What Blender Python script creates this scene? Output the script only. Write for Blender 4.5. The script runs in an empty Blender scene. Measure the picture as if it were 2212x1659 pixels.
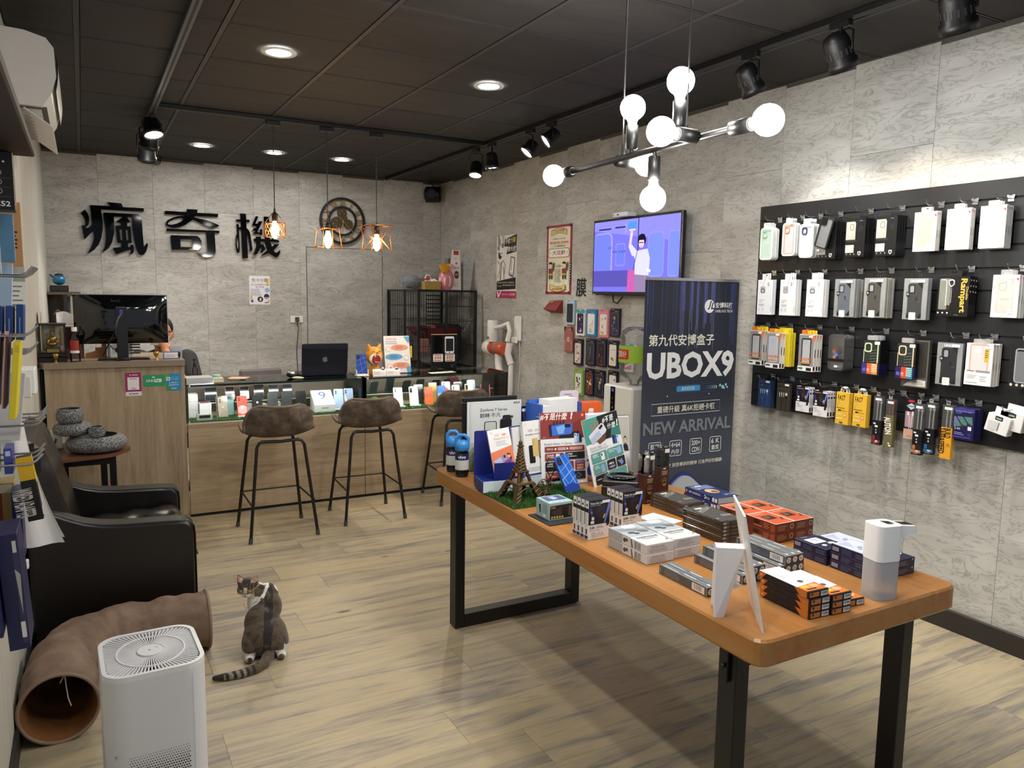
import bpy,bmesh,math,random
from math import sin,cos,pi,radians as R,sqrt
from mathutils import Vector as V,Matrix as Mx
from mathutils.geometry import tessellate_polygon
random.seed(7)
S=bpy.context.scene
COL=S.collection
cd=bpy.data.cameras.new('camera');cam=bpy.data.objects.new('camera',cd);COL.objects.link(cam)
cd.sensor_width=36.0;cd.lens=1661.9/2212*36.0;cd.clip_start=.02;cd.clip_end=60
_y,_p,_r=R(29.1055),R(-6.7617),R(0.8483)
_f=V((sin(_y)*cos(_p),cos(_y)*cos(_p),sin(_p)));_rt=V((cos(_y),-sin(_y),0));_u=_rt.cross(_f)
_r2=_rt*cos(_r)+_u*sin(_r);_u2=-_rt*sin(_r)+_u*cos(_r)
cam.matrix_world=Mx(((_r2.x,_u2.x,-_f.x,0),(_r2.y,_u2.y,-_f.y,0),(_r2.z,_u2.z,-_f.z,1.6),(0,0,0,1)))
S.camera=cam
S.view_settings.view_transform='Standard';S.view_settings.look='None'
S.view_settings.gamma=1.0;S.view_settings.use_curve_mapping=False
S.view_settings.exposure=0.72
W=bpy.data.worlds.new('world');S.world=W;W.use_nodes=True
W.node_tree.nodes['Background'].inputs[0].default_value=(.80,.88,1.0,1)
W.node_tree.nodes['Background'].inputs[1].default_value=.22
S.cycles.max_bounces=8;S.cycles.diffuse_bounces=3;S.cycles.glossy_bounces=3
S.cycles.transparent_max_bounces=24;S.cycles.transmission_bounces=6
S.cycles.caustics_reflective=False;S.cycles.caustics_refractive=False
S.cycles.sample_clamp_indirect=4.0
DOWN_L,BULB_L,EDISON_L=150.0,85.0,60.0
SPOT_W=26.0
def C(h):
 h=h.lstrip('#');o=[]
 for i in(0,2,4):
  c=int(h[i:i+2],16)/255
  o.append(c/12.92 if c<=.04045 else((c+.055)/1.055)**2.4)
 return tuple(o)
_mats={}
def nodes(name):
 m=bpy.data.materials.new(name);m.use_nodes=True
 nt=m.node_tree;b=nt.nodes['Principled BSDF']
 return m,nt,b
def N(nt,t,**k):
 n=nt.nodes.new(t)
 for a,v in k.items():setattr(n,a,v)
 return n
def mat(h,rough=.5,metal=0.,noise=.05,scale=25.,coat=0.,emit=0.,spec=.5,bump=0.,trans=0.):
 key=(h,rough,metal,noise,scale,coat,emit,spec,bump,trans)
 if key in _mats:return _mats[key]
 m,nt,b=nodes('surface_'+h.strip('#'));L=nt.links.new;c=C(h)
 if noise>0:
  tc=N(nt,'ShaderNodeTexCoord');nz=N(nt,'ShaderNodeTexNoise');nz.inputs['Scale'].default_value=scale
  nz.inputs['Detail'].default_value=3
  mx=N(nt,'ShaderNodeMix',data_type='RGBA')
  mx.inputs[6].default_value=(*[x*(1-noise)for x in c],1);mx.inputs[7].default_value=(*[min(1,x*(1+noise))for x in c],1)
  L(tc.outputs['Object'],nz.inputs['Vector']);L(nz.outputs['Fac'],mx.inputs[0]);L(mx.outputs[2],b.inputs['Base Color'])
  if bump:
   bp=N(nt,'ShaderNodeBump');bp.inputs['Strength'].default_value=bump;bp.inputs['Distance'].default_value=.002
   L(nz.outputs['Fac'],bp.inputs['Height']);L(bp.outputs[0],b.inputs['Normal'])
 else:b.inputs['Base Color'].default_value=(*c,1)
 b.inputs['Roughness'].default_value=rough;b.inputs['Metallic'].default_value=metal
 b.inputs['Specular IOR Level'].default_value=spec;b.inputs['Coat Weight'].default_value=coat
 b.inputs['Transmission Weight'].default_value=trans
 if emit:b.inputs['Emission Color'].default_value=(*c,1);b.inputs['Emission Strength'].default_value=emit
 _mats[key]=m;return m
def ink(h):return mat(h,.45,noise=0)
def glow(name,rgb,strength):
 m=bpy.data.materials.new(name);m.use_nodes=True;nt=m.node_tree;nt.nodes.clear()
 o=N(nt,'ShaderNodeOutputMaterial');e=N(nt,'ShaderNodeEmission');e.inputs[0].default_value=(*rgb,1);e.inputs[1].default_value=strength
 nt.links.new(e.outputs[0],o.inputs[0]);return m
def clear(name,tint=(.97,.985,.98),refl=1.0,rough=.02,haze=0.):
 """thin clear sheet: straight-through transmission plus Fresnel reflection"""
 m=bpy.data.materials.new(name);m.use_nodes=True;nt=m.node_tree;nt.nodes.clear();L=nt.links.new
 o=N(nt,'ShaderNodeOutputMaterial');t=N(nt,'ShaderNodeBsdfTransparent');t.inputs[0].default_value=(*tint,1)
 g=N(nt,'ShaderNodeBsdfGlossy');g.inputs['Roughness'].default_value=rough
 fr=N(nt,'ShaderNodeFresnel');fr.inputs[0].default_value=1.45
 mu=N(nt,'ShaderNodeMath',operation='MULTIPLY');mu.inputs[1].default_value=refl;L(fr.outputs[0],mu.inputs[0])
 mx=N(nt,'ShaderNodeMixShader');L(mu.outputs[0],mx.inputs[0]);L(t.outputs[0],mx.inputs[1]);L(g.outputs[0],mx.inputs[2])
 last=mx
 if haze:
  d=N(nt,'ShaderNodeBsdfDiffuse');d.inputs[0].default_value=(.85,.85,.85,1)
  m2=N(nt,'ShaderNodeMixShader');m2.inputs[0].default_value=haze;L(mx.outputs[0],m2.inputs[1]);L(d.outputs[0],m2.inputs[2]);last=m2
 L(last.outputs[0],o.inputs[0]);return m
def ramp(nt,stops):
 r=N(nt,'ShaderNodeValToRGB');e=r.color_ramp.elements
 while len(e)<len(stops):e.new(.5)
 for x,(p,c)in zip(e,stops):x.position=p;x.color=(*(C(c)if isinstance(c,str)else c),1)
 return r
def rnd_vec(nt,sc,mul=37.):
 """object coordinates stretched by sc and shifted by the piece's own random number"""
 tc=N(nt,'ShaderNodeTexCoord');oi=N(nt,'ShaderNodeObjectInfo');mp=N(nt,'ShaderNodeMapping');mp.inputs['Scale'].default_value=sc
 ma=N(nt,'ShaderNodeMath',operation='MULTIPLY');ma.inputs[1].default_value=mul
 nt.links.new(oi.outputs['Random'],ma.inputs[0]);nt.links.new(ma.outputs[0],mp.inputs['Location']);nt.links.new(tc.outputs['Object'],mp.inputs['Vector'])
 return mp,oi
def wood(name,stops,sc,rough=.45,dist=1.2,fine=.35,bump=.15,tone=.25,knots=0):
 m,nt,b=nodes(name);L=nt.links.new
 mp,oi=rnd_vec(nt,sc)
 n1=N(nt,'ShaderNodeTexNoise');n1.inputs['Scale'].default_value=1.;n1.inputs['Detail'].default_value=5;n1.inputs['Roughness'].default_value=.62;n1.inputs['Distortion'].default_value=dist
 n2=N(nt,'ShaderNodeTexNoise');n2.inputs['Scale'].default_value=5.;n2.inputs['Detail'].default_value=4;n2.inputs['Roughness'].default_value=.7
 L(mp.outputs[0],n1.inputs['Vector']);L(mp.outputs[0],n2.inputs['Vector'])
 mx=N(nt,'ShaderNodeMix',data_type='FLOAT');mx.inputs[0].default_value=fine;L(n1.outputs['Fac'],mx.inputs[2]);L(n2.outputs['Fac'],mx.inputs[3])
 r=ramp(nt,stops);L(mx.outputs[0],r.inputs[0]);out=r.outputs[0]
 if tone:
  mr=N(nt,'ShaderNodeMapRange');mr.inputs[3].default_value=1-tone;mr.inputs[4].default_value=1+tone*.6;L(oi.outputs['Random'],mr.inputs[0])
  mm=N(nt,'ShaderNodeMix',data_type='RGBA',blend_type='MULTIPLY');mm.inputs[0].default_value=1
  L(out,mm.inputs[6]);L(mr.outputs[0],mm.inputs[7]);out=mm.outputs[2]
 if knots:
  vo=N(nt,'ShaderNodeTexVoronoi');vo.inputs['Scale'].default_value=.55;mk,_=rnd_vec(nt,(sc[0]*2.2,sc[1]*.62,1),61.);L(mk.outputs[0],vo.inputs['Vector'])
  kr=ramp(nt,[(.0,'#2b2622'),(.035,'#4a4138'),(.06,'#ffffff')]);L(vo.outputs['Distance'],kr.inputs[0])
  mm=N(nt,'ShaderNodeMix',data_type='RGBA',blend_type='MULTIPLY');mm.inputs[0].default_value=knots;L(out,mm.inputs[6]);L(kr.outputs[0],mm.inputs[7]);out=mm.outputs[2]
 L(out,b.inputs['Base Color']);b.inputs['Roughness'].default_value=rough
 bp=N(nt,'ShaderNodeBump');bp.inputs['Strength'].default_value=bump;bp.inputs['Distance'].default_value=.002
 L(mx.outputs[0],bp.inputs['Height']);L(bp.outputs[0],b.inputs['Normal'])
 return m
def stone(name,lo,hi,vein,sc):
 """printed stone wall board: pale ground, long wavy veins lying level"""
 m,nt,b=nodes(name);L=nt.links.new
 mp,oi=rnd_vec(nt,sc)
 n0=N(nt,'ShaderNodeTexNoise');n0.inputs['Scale'].default_value=.8;n0.inputs['Detail'].default_value=5;n0.inputs['Distortion'].default_value=.9
 n1=N(nt,'ShaderNodeTexNoise');n1.inputs['Scale'].default_value=1.7;n1.inputs['Detail'].default_value=6;n1.inputs['Roughness'].default_value=.6;n1.inputs['Distortion'].default_value=2.0
 L(mp.outputs[0],n0.inputs['Vector']);L(mp.outputs[0],n1.inputs['Vector'])
 r0=ramp(nt,[(.3,lo),(.7,hi)]);L(n0.outputs['Fac'],r0.inputs[0])
 rv=ramp(nt,[(.455,'#ffffff'),(.485,vein),(.5,vein),(.515,'#ffffff')]);L(n1.outputs['Fac'],rv.inputs[0])
 mm=N(nt,'ShaderNodeMix',data_type='RGBA',blend_type='MULTIPLY');mm.inputs[0].default_value=.42;L(r0.outputs[0],mm.inputs[6]);L(rv.outputs[0],mm.inputs[7])
 mr=N(nt,'ShaderNodeMapRange');mr.inputs[3].default_value=.96;mr.inputs[4].default_value=1.03;L(oi.outputs['Random'],mr.inputs[0])
 m2=N(nt,'ShaderNodeMix',data_type='RGBA',blend_type='MULTIPLY');m2.inputs[0].default_value=1;L(mm.outputs[2],m2.inputs[6]);L(mr.outputs[0],m2.inputs[7])
 L(m2.outputs[2],b.inputs['Base Color']);b.inputs['Roughness'].default_value=.42
 bp=N(nt,'ShaderNodeBump');bp.inputs['Strength'].default_value=.12;bp.inputs['Distance'].default_value=.002;L(n1.outputs['Fac'],bp.inputs['Height']);L(bp.outputs[0],b.inputs['Normal'])
 return m
class MB:
 def __init__(s):s.v=[];s.f=[];s.m=[];s.s=[];s.ms=[];s.T=Mx.Identity(4)
 def mi(s,m):
  if m not in s.ms:s.ms.append(m)
  return s.ms.index(m)
 def add(s,vs,fs,m,smooth=False):
  o=len(s.v);T=s.T;s.v+=[tuple(T@V(p))for p in vs];i=s.mi(m)
  for f in fs:s.f.append([o+k for k in f]);s.m.append(i);s.s.append(smooth)
 def box(s,x0,x1,y0,y1,z0,z1,m,b=0.):
  if b<=0:
   s.add([(x,y,z)for z in(z0,z1)for y in(y0,y1)for x in(x0,x1)],[(0,2,3,1),(4,5,7,6),(0,1,5,4),(2,6,7,3),(0,4,6,2),(1,3,7,5)],m);return
  b=min(b,(x1-x0)*.49,(y1-y0)*.49,(z1-z0)*.49)
  X=(x0,x1);Y=(y0,y1);Z=(z0,z1);vs=[];ix={}
  for i in(0,1):
   for j in(0,1):
    for k in(0,1):
     xi=X[i]+(b if i==0 else-b);yi=Y[j]+(b if j==0 else-b);zi=Z[k]+(b if k==0 else-b)
     for a,p in(('x',(X[i],yi,zi)),('y',(xi,Y[j],zi)),('z',(xi,yi,Z[k]))):ix[i,j,k,a]=len(vs);vs.append(p)
  fs=[]
  q=((0,0),(0,1),(1,1),(1,0))
  for e in(0,1):
   fx=[ix[e,a,c,'x']for a,c in q];fy=[ix[a,e,c,'y']for a,c in q];fz=[ix[a,c,e,'z']for a,c in q]
   fs+=[fx if e==0 else fx[::-1],fy[::-1]if e==0 else fy,fz if e==0 else fz[::-1]]
  for a in(0,1):
   for c in(0,1):
    fs.append([ix[a,c,0,'x'],ix[a,c,1,'x'],ix[a,c,1,'y'],ix[a,c,0,'y']])
    fs.append([ix[a,0,c,'x'],ix[a,1,c,'x'],ix[a,1,c,'z'],ix[a,0,c,'z']])
    fs.append([ix[0,a,c,'y'],ix[1,a,c,'y'],ix[1,a,c,'z'],ix[0,a,c,'z']])
    for k in(0,1):fs.append([ix[a,c,k,'x'],ix[a,c,k,'y'],ix[a,c,k,'z']])
  s.add(vs,fs,m)
 def ext(s,pts,d0,d1,m,plane='xz',holes=(),mside=None,smooth=False):
  """extrude a 2-D outline; plane xz -> depth along y, xy -> along z, yz -> along x"""
  g={'xz':lambda a,b,d:(a,d,b),'xy':lambda a,b,d:(a,b,d),'yz':lambda a,b,d:(d,a,b)}[plane]
  loops=[list(pts)]+[list(h)for h in holes];flat=[p for l in loops for p in l]
  tri=tessellate_polygon([[V((p[0],p[1],0))for p in l]for l in loops])if(holes or len(pts)>4)else[tuple(range(len(pts)))]
  s.add([g(a,b,d0)for a,b in flat],[tuple(t)for t in tri],m);s.add([g(a,b,d1)for a,b in flat],[tuple(reversed(t))for t in tri],m)
  for l in loops:
   n=len(l);s.add([g(a,b,d)for d in(d0,d1)for a,b in l],[(i,(i+1)%n,n+(i+1)%n,n+i)for i in range(n)],mside or m,smooth)
 def flat(s,pts3,m,holes=()):
  s.add(pts3,[tuple(range(len(pts3)))],m)
 def lathe(s,prof,m,seg=16,c=(0,0,0),axis=None,smooth=True,capb=True,capt=True):
  T0=s.T.copy();s.T=T0@Mx.Translation(c)@(axis.to_4x4()if axis else Mx.Identity(4))
  vs=[(r*cos(2*pi*i/seg),r*sin(2*pi*i/seg),z)for r,z in prof for i in range(seg)]
  fs=[(k*seg+i,k*seg+(i+1)%seg,(k+1)*seg+(i+1)%seg,(k+1)*seg+i)for k in range(len(prof)-1)for i in range(seg)]
  s.add(vs,fs,m,smooth)
  for k,on in((0,capb),(len(prof)-1,capt)):
   if on and prof[k][0]>1e-5:s.add([(prof[k][0]*cos(2*pi*i/seg),prof[k][0]*sin(2*pi*i/seg),prof[k][1])for i in range(seg)],[tuple(range(seg))],m)
  s.T=T0
 def cyl(s,p0,p1,r,m,seg=10,r1=None):
  p0=V(p0);p1=V(p1);d=p1-p0
  s.lathe([(r,0),(r if r1 is None else r1,d.length)],m,seg,p0,d.to_track_quat('Z','Y').to_matrix())
 def tube(s,pts,r,m,seg=6,closed=False):
  pts=[V(p)for p in pts];n=len(pts);vs=[];up=None
  for i,p in enumerate(pts):
   a=pts[i-1]if(i or closed)else p;b=pts[(i+1)%n]if(i<n-1 or closed)else p
   t=(b-a).normalized()
   if up is None:up=t.orthogonal().normalized()
   up=(up-t*up.dot(t));up=up.normalized()if up.length>1e-6 else t.orthogonal().normalized()
   w=t.cross(up);rr=r[i]if isinstance(r,(list,tuple))else r
   vs+=[p+(up*cos(2*pi*k/seg)+w*sin(2*pi*k/seg))*rr for k in range(seg)]
  m_=n if closed else n-1
  fs=[(i*seg+k,i*seg+(k+1)%seg,((i+1)%n)*seg+(k+1)%seg,((i+1)%n)*seg+k)for i in range(m_)for k in range(seg)]
  s.add(vs,fs,m,True)
  if not closed:s.add(vs[:seg],[tuple(range(seg))[::-1]],m);s.add(vs[-seg:],[tuple(range(seg))],m)
 def ball(s,c,r,m,seg=16,rings=10):
  if not isinstance(r,(tuple,list)):r=(r,r,r)
  vs=[(c[0],c[1],c[2]-r[2])]
  for k in range(1,rings):
   a=-pi/2+pi*k/rings
   vs+=[(c[0]+r[0]*cos(a)*cos(2*pi*i/seg),c[1]+r[1]*cos(a)*sin(2*pi*i/seg),c[2]+r[2]*sin(a))for i in range(seg)]
  vs.append((c[0],c[1],c[2]+r[2]));t=len(vs)-1
  fs=[(0,1+(i+1)%seg,1+i)for i in range(seg)]+[(t,t-seg+i,t-seg+(i+1)%seg)for i in range(seg)]
  fs+=[(1+k*seg+i,1+k*seg+(i+1)%seg,1+(k+1)*seg+(i+1)%seg,1+(k+1)*seg+i)for k in range(rings-2)for i in range(seg)]
  s.add(vs,fs,m,True)
 def surf(s,nu,nv,fn,m,cu=False,cv=False,smooth=True):
  vs=[fn(i/(nu if cu else nu-1),j/(nv if cv else nv-1))for j in range(nv)for i in range(nu)]
  fs=[(j*nu+i,j*nu+(i+1)%nu,((j+1)%nv)*nu+(i+1)%nu,((j+1)%nv)*nu+i)for j in range(nv if cv else nv-1)for i in range(nu if cu else nu-1)]
  s.add(vs,fs,m,smooth)
 def mesh(s,name):
  me=bpy.data.meshes.new(name);me.from_pydata(s.v,[],s.f)
  for m in s.ms:me.materials.append(m)
  me.polygons.foreach_set('material_index',s.m);me.polygons.foreach_set('use_smooth',s.s);me.update();return me
 def build(s,name,parent=None,loc=None,rz=0.,label=None,cat=None,group=None,kind=None):
  return put(name,s.mesh(name),parent,loc,rz,label,cat,group,kind)
def put(name,me,parent=None,loc=None,rz=0.,label=None,cat=None,group=None,kind=None):
 o=bpy.data.objects.new(name,me);COL.objects.link(o)
 if parent:o.parent=parent
 if loc is not None:o.location=loc
 if rz:o.rotation_euler.z=R(rz)
 return tag(o,label,cat,group,kind)
def tag(o,label=None,cat=None,group=None,kind=None):
 for k,v in(('label',label),('category',cat),('group',group),('kind',kind)):
  if v:o[k]=v
 return o
def thing(name,label,cat,loc=(0,0,0),rz=0.,group=None):
 o=bpy.data.objects.new(name,None);COL.objects.link(o);o.location=loc;o.rotation_euler.z=R(rz);o.empty_display_size=.05
 return tag(o,label,cat,group)
def dup(o,loc=None,rz=None,label=None,group=None):
 kids=list(o.children)
 r=o.copy();COL.objects.link(r)
 if loc is not None:r.location=loc
 if rz is not None:r.rotation_euler.z=R(rz)
 if label:r['label']=label
 if group:r['group']=group
 for ch in kids:
  gk=list(ch.children);c=ch.copy();COL.objects.link(c);c.parent=r
  for g in gk:d=g.copy();COL.objects.link(d);d.parent=c
 return r
def rr(x0,y0,x1,y1,r,n=4):
 """rounded rectangle outline"""
 r=min(r,(x1-x0)/2,(y1-y0)/2);o=[]
 for cx,cy,a in((x1-r,y1-r,0),(x0+r,y1-r,90),(x0+r,y0+r,180),(x1-r,y0+r,270)):
  o+=[(cx+r*cos(R(a+90*i/n)),cy+r*sin(R(a+90*i/n)))for i in range(n+1)]
 return o
def ell(cx,cy,rx,ry,n=18):return[(cx+rx*cos(2*pi*i/n),cy+ry*sin(2*pi*i/n))for i in range(n)]
def arcpts(cx,cy,r,a0,a1,n=8):return[(cx+r*cos(R(a0+(a1-a0)*i/n)),cy+r*sin(R(a0+(a1-a0)*i/n)))for i in range(n+1)]
_txt={}
def glyphs(t,bold=0.,shear=0.):
 k=(t,bold,shear)
 if k in _txt:return _txt[k]
 cu=bpy.data.curves.new('t','FONT');cu.body=t;cu.size=1;cu.resolution_u=2;cu.offset=bold;cu.shear=shear;cu.fill_mode='BOTH'
 o=bpy.data.objects.new('t',cu);me=o.to_mesh()
 vs=[(v.co.x,v.co.y)for v in me.vertices];fs=[tuple(p.vertices)for p in me.polygons]
 o.to_mesh_clear();bpy.data.objects.remove(o);bpy.data.curves.remove(cu)
 if not vs:vs=[(0,0)]
 x0=min(p[0]for p in vs);x1=max(p[0]for p in vs);y0=min(p[1]for p in vs);y1=max(p[1]for p in vs)
 _txt[k]=(vs,fs,x0,x1,y0,y1);return _txt[k]
class Art:
 """flat print on a panel: w x h metres, u to the right, v DOWN from the panel's top-left corner, both 0..1"""
 def __init__(s,w,h,step=.00012):s.w=w;s.h=h;s.b=MB();s.n=0;s.step=step;s.T=Mx.Identity(4)
 def P(s,u,v):return(u*s.w,-s.n*s.step-.0002,-v*s.h)
 def poly(s,col,pts):
  s.n+=1;s.b.T=s.T;m=ink(col)if isinstance(col,str)else col
  if len(pts)>4:s.b.add([s.P(*p)for p in pts],[tuple(t)for t in tessellate_polygon([[V((p[0]*s.w,p[1]*s.h,0))for p in pts]])],m)
  else:s.b.add([s.P(*p)for p in pts],[tuple(range(len(pts)))],m)
  return s
 def r(s,col,x0,y0,x1,y1):return s.poly(col,[(x0,y0),(x1,y0),(x1,y1),(x0,y1)])
 def rr(s,col,x0,y0,x1,y1,rad=.1):
  pts=rr(x0*s.w,y0*s.h,x1*s.w,y1*s.h,rad*s.w,3);return s.poly(col,[(a/s.w,b/s.h)for a,b in pts])
 def e(s,col,cx,cy,rx,ry=None,n=16):
  ry=rx*s.w/s.h if ry is None else ry;return s.poly(col,ell(cx,cy,rx,ry,n))
 def l(s,col,pts,wd,closed=False):
  """stroke of width wd (fraction of panel width)"""
  q=[(a*s.w,b*s.h)for a,b in pts];n=len(q);hw=wd*s.w/2
  s.n+=1;s.b.T=s.T;vs=[]
  for i in range(n):
   a=q[i-1]if(i or closed)else q[i];b=q[(i+1)%n]if(i<n-1 or closed)else q[i]
   dx,dy=b[0]-a[0],b[1]-a[1];d=sqrt(dx*dx+dy*dy)or 1
   for sg in(1,-1):vs.append(s.P((q[i][0]-dy/d*hw*sg)/s.w,(q[i][1]+dx/d*hw*sg)/s.h))
  k=n if closed else n-1
  s.b.add(vs,[(2*i,2*i+1,2*((i+1)%n)+1,2*((i+1)%n))for i in range(k)],ink(col)if isinstance(col,str)else col);return s
 def t(s,col,txt,x,y,h,al='l',bold=0.,wfit=None,shear=0.,rot=0.):
  if any(ord(c_)>0x2e80 for c_ in txt):bold=min(bold,.011)
  """text: (x,y) = left/centre/right of the cap top in panel fractions, h = glyph height as fraction of panel height"""
  vs,fs,x0,x1,y0,y1=glyphs(txt,bold,shear);k=h*s.h/max(y1-y0,1e-6);kx=k
  if wfit:kx=wfit*s.w/max(x1-x0,1e-6)
  wd=(x1-x0)*kx;ox={'l':0,'c':-wd/2,'r':-wd}[al];s.n+=1;s.b.T=s.T
  out=[]
  for a,b in vs:
   px=(a-x0)*kx+ox;pz=(b-y1)*k
   if rot:px,pz=px*cos(R(rot))-pz*sin(R(rot)),px*sin(R(rot))+pz*cos(R(rot))
   out.append((x*s.w+px,-s.n*s.step-.0002,-y*s.h+pz))
  s.b.add(out,fs,ink(col)if isinstance(col,str)else col);return s
 def lines(s,col,x0,y0,x1,n,dy,th=.35,ragged=.3):
  """rows of print too small to read"""
  for i in range(n):
   xe=x1-(x1-x0)*ragged*random.random();s.n-=(1 if i else 0);s.r(col,x0,y0+i*dy,xe,y0+i*dy+dy*th)
  return s
 def build(s,parent,loc=(0,0,0),rx=0.,rz=0.,name='printed_lettering',ry=0.):
  o=s.b.build(name,parent,loc);o.rotation_euler=(R(rx),R(ry),R(rz));return o
XL,XR,YB,ZC=-.27,3.628,8.26,2.82
STONE=stone('wall_stone_print','#a9a8a3','#c6c5c1','#8f8c86',(2.6,2.6,8.5))
PALE=wood('pale_wallpaper_grain',[(.3,'#b5b3aa'),(.5,'#cfcdc4'),(.7,'#c2beb2')],(9,9,.35),rough=.5,tone=.04,bump=.05)
PLANK=wood('weathered_oak_vinyl',[(.26,'#5f5a52'),(.38,'#878077'),(.47,'#a69a83'),(.56,'#b8a888'),(.66,'#988f80'),(.8,'#78736b')],(1.1,12,1),rough=.38,dist=.9,fine=.3,bump=.2,tone=.12,knots=.75)
TILE=wood('charcoal_ceiling_print',[(.3,'#1d1b1c'),(.5,'#2a2726'),(.7,'#332e2b')],(.9,7,1),rough=.75,tone=.2,bump=.1)
DARK=mat('#141414',.6);RAIL=mat('#2b2b2d',.55);BLK=mat('#0d0d0f',.42,noise=.1);BLKG=mat('#030304',.05,noise=0,spec=.22)
BASEB=mat('#2a2624',.5)
b=MB();b.box(XL,XR,-.3,YB,-.06,-.0045,mat('#3a352e',.7));floor=b.build('floor',kind='structure')
_pl={}
def plank_mesh(w):
 k=round(w,3)
 if k not in _pl:
  q=MB();q.box(0,k-.0009,0,.2355,-.0045,0,PLANK,.0006);_pl[k]=q.mesh('floor_plank')
 return _pl[k]
PW,PL_=.2365,1.22
for k in range(-12,22):
 y0=3.257+PW*k
 if y0>YB-.02:break
 off=(.406+.1215*k+(.33 if k%2 else 0))%PL_-PL_
 x=off
 while x<XR:
  a=max(x,XL);e=min(x+PL_,XR)
  if e-a>.03:put('floor_plank',plank_mesh(e-a),floor,(a,y0,0))
  x+=PL_
b=MB();b.box(XL,XR,-.3,YB,ZC+.012,ZC+.08,DARK);ceiling=b.build('ceiling',kind='structure')
q=MB();q.box(.014,.591,.014,.591,0,.010,TILE,.003);tm=q.mesh('ceiling_tile')
xs=[.03+.605*k for k in range(-1,7)];ys=[3.895+.605*k for k in range(-6,8)]
for x in xs:
 for y in ys:
  a,e,c,d=max(x,XL),min(x+.605,XR),max(y,-.3),min(y+.605,YB)
  if e-a<.06 or d-c<.06:continue
  if e-a>.6 and d-c>.6:put('ceiling_tile',tm,ceiling,(x,y,ZC+.002))
  else:
   q=MB();q.box(.01,e-a-.01,.01,d-c-.01,0,.010,TILE,.003);q.build('ceiling_tile',ceiling,(a,c,ZC+.002))
TB=mat('#353233',.6)
for x in xs[1:]:
 q=MB();q.box(-.012,.012,-.3,YB,0,.006,TB);q.build('ceiling_runner',ceiling,(x,0,ZC+.0))
for y in ys:
 q=MB();q.box(XL,XR,-.004,.004,0,.005,TB);q.build('ceiling_cross_runner',ceiling,(0,y,ZC+.003))
PWD,PHT,G=.4635,.914,.0012
def panel_wall(name,base,a0,a1,anchor,put_panel):
 k0=math.floor((a0-anchor)/PWD)-1
 a=anchor+k0*PWD;i=k0
 while a<a1:
  l,r_=max(a,a0),min(a+PWD,a1)
  if r_-l>.02:
   z=(.52 if i%2==0 else .06)-PHT
   while z<ZC:
    lo,hi=max(z,0),min(z+PHT,ZC)
    if hi-lo>.02:put_panel(l,r_,lo,hi)
    z+=PHT
  a+=PWD;i+=1
b=MB();b.box(XL-.1,XR+.1,YB+.006,YB+.1,-.06,ZC+.08,mat('#55524d',.8));wb=b.build('wall_back',kind='structure')
_pm={}
def panel(parent,w,h,loc,rz):
 k=(round(w,4),round(h,4))
 if k not in _pm:
  q=MB();q.box(0,k[0]-G,0,.006,0,k[1]-G,STONE,.0008);_pm[k]=q.mesh('wall_panel')
 put('wall_panel',_pm[k],parent,loc,rz)
panel_wall('back',wb,XL,XR,.169,lambda l,r_,lo,hi:panel(wb,r_-l,hi-lo,(l,YB,lo),0))
b=MB();b.box(XR+.006,XR+.1,-.3,YB+.1,-.06,ZC+.08,mat('#55524d',.8));wr=b.build('wall_right',kind='structure')
panel_wall('right',wr,-.3,YB,3.292,lambda l,r_,lo,hi:panel(wr,r_-l,hi-lo,(XR,r_,lo),-90))
b=MB();b.box(XL-.1,XL,-.3,YB+.1,-.06,ZC+.08,PALE);wl=b.build('wall_left',kind='structure')
b=MB();b.box(XR-.016,XR-.0005,-.3,YB-.001,0,.10,BASEB,.003);b.build('baseboard_right',kind='structure')
b=MB();b.box(XL+.0005,XL+.014,-.3,YB-.001,0,.09,BASEB,.003);b.build('baseboard_left',kind='structure')
b=MB();b.box(XL+.02,XR-.02,YB-.014,YB-.0005,0,.10,BASEB,.003);b.build('baseboard_back',kind='structure')
b=MB();b.box(2.085,2.929,YB-.0015,YB-.0004,.1,2.052,mat('#2e2c2a',.9));dr=b.build('door_1',kind='structure')  # dark plate colour stands in for the shadow lines around the door leaf
q=MB();q.box(0,.832,0,.003,0,1.945,STONE,.0006);q.build('door_leaf',dr,(2.091,YB-.0048,.101))
GLOWW=glow('lamp_glow_white',(1.0,.96,.90),DOWN_L)
def downlight(x,y,label):
 t=thing('recessed_downlight',label,'downlight',(x,y,ZC),group='white round downlights')
 q=MB();q.lathe([(.062,-.004),(.088,-.006),(.092,0)],mat('#e8e8e6',.4),24,capb=False,capt=False);q.build('trim_ring',t)
 q=MB();q.lathe([(.0,-.0045),(.0615,-.0045)],GLOWW,24,capb=False,capt=False);q.build('diffuser',t)
for x,y,l in[(.945,4.235,'large lit round downlight above the armchair side, nearest on the left ceiling'),(2.17,4.235,'large lit round downlight right of ceiling centre, above the phone posters table'),(.955,7.27,'small looking lit downlight left of the three near the sign wall'),(1.567,7.27,'lit downlight in the middle of the three before the sign wall, behind first pendant cord'),(2.19,7.29,'lit downlight right of the three before the sign wall, near the gear clock')]:downlight(x,y,l)
for x,y,l in((2.25,2.30,'lit round downlight above the chandelier, just over the top picture edge'),(.945,1.2,'lit round downlight near the entrance on the left'),(2.17,.5,'lit round downlight near the entrance on the right')):downlight(x,y,l)  # the two entrance downlights are out of view, added for the light they give
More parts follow.
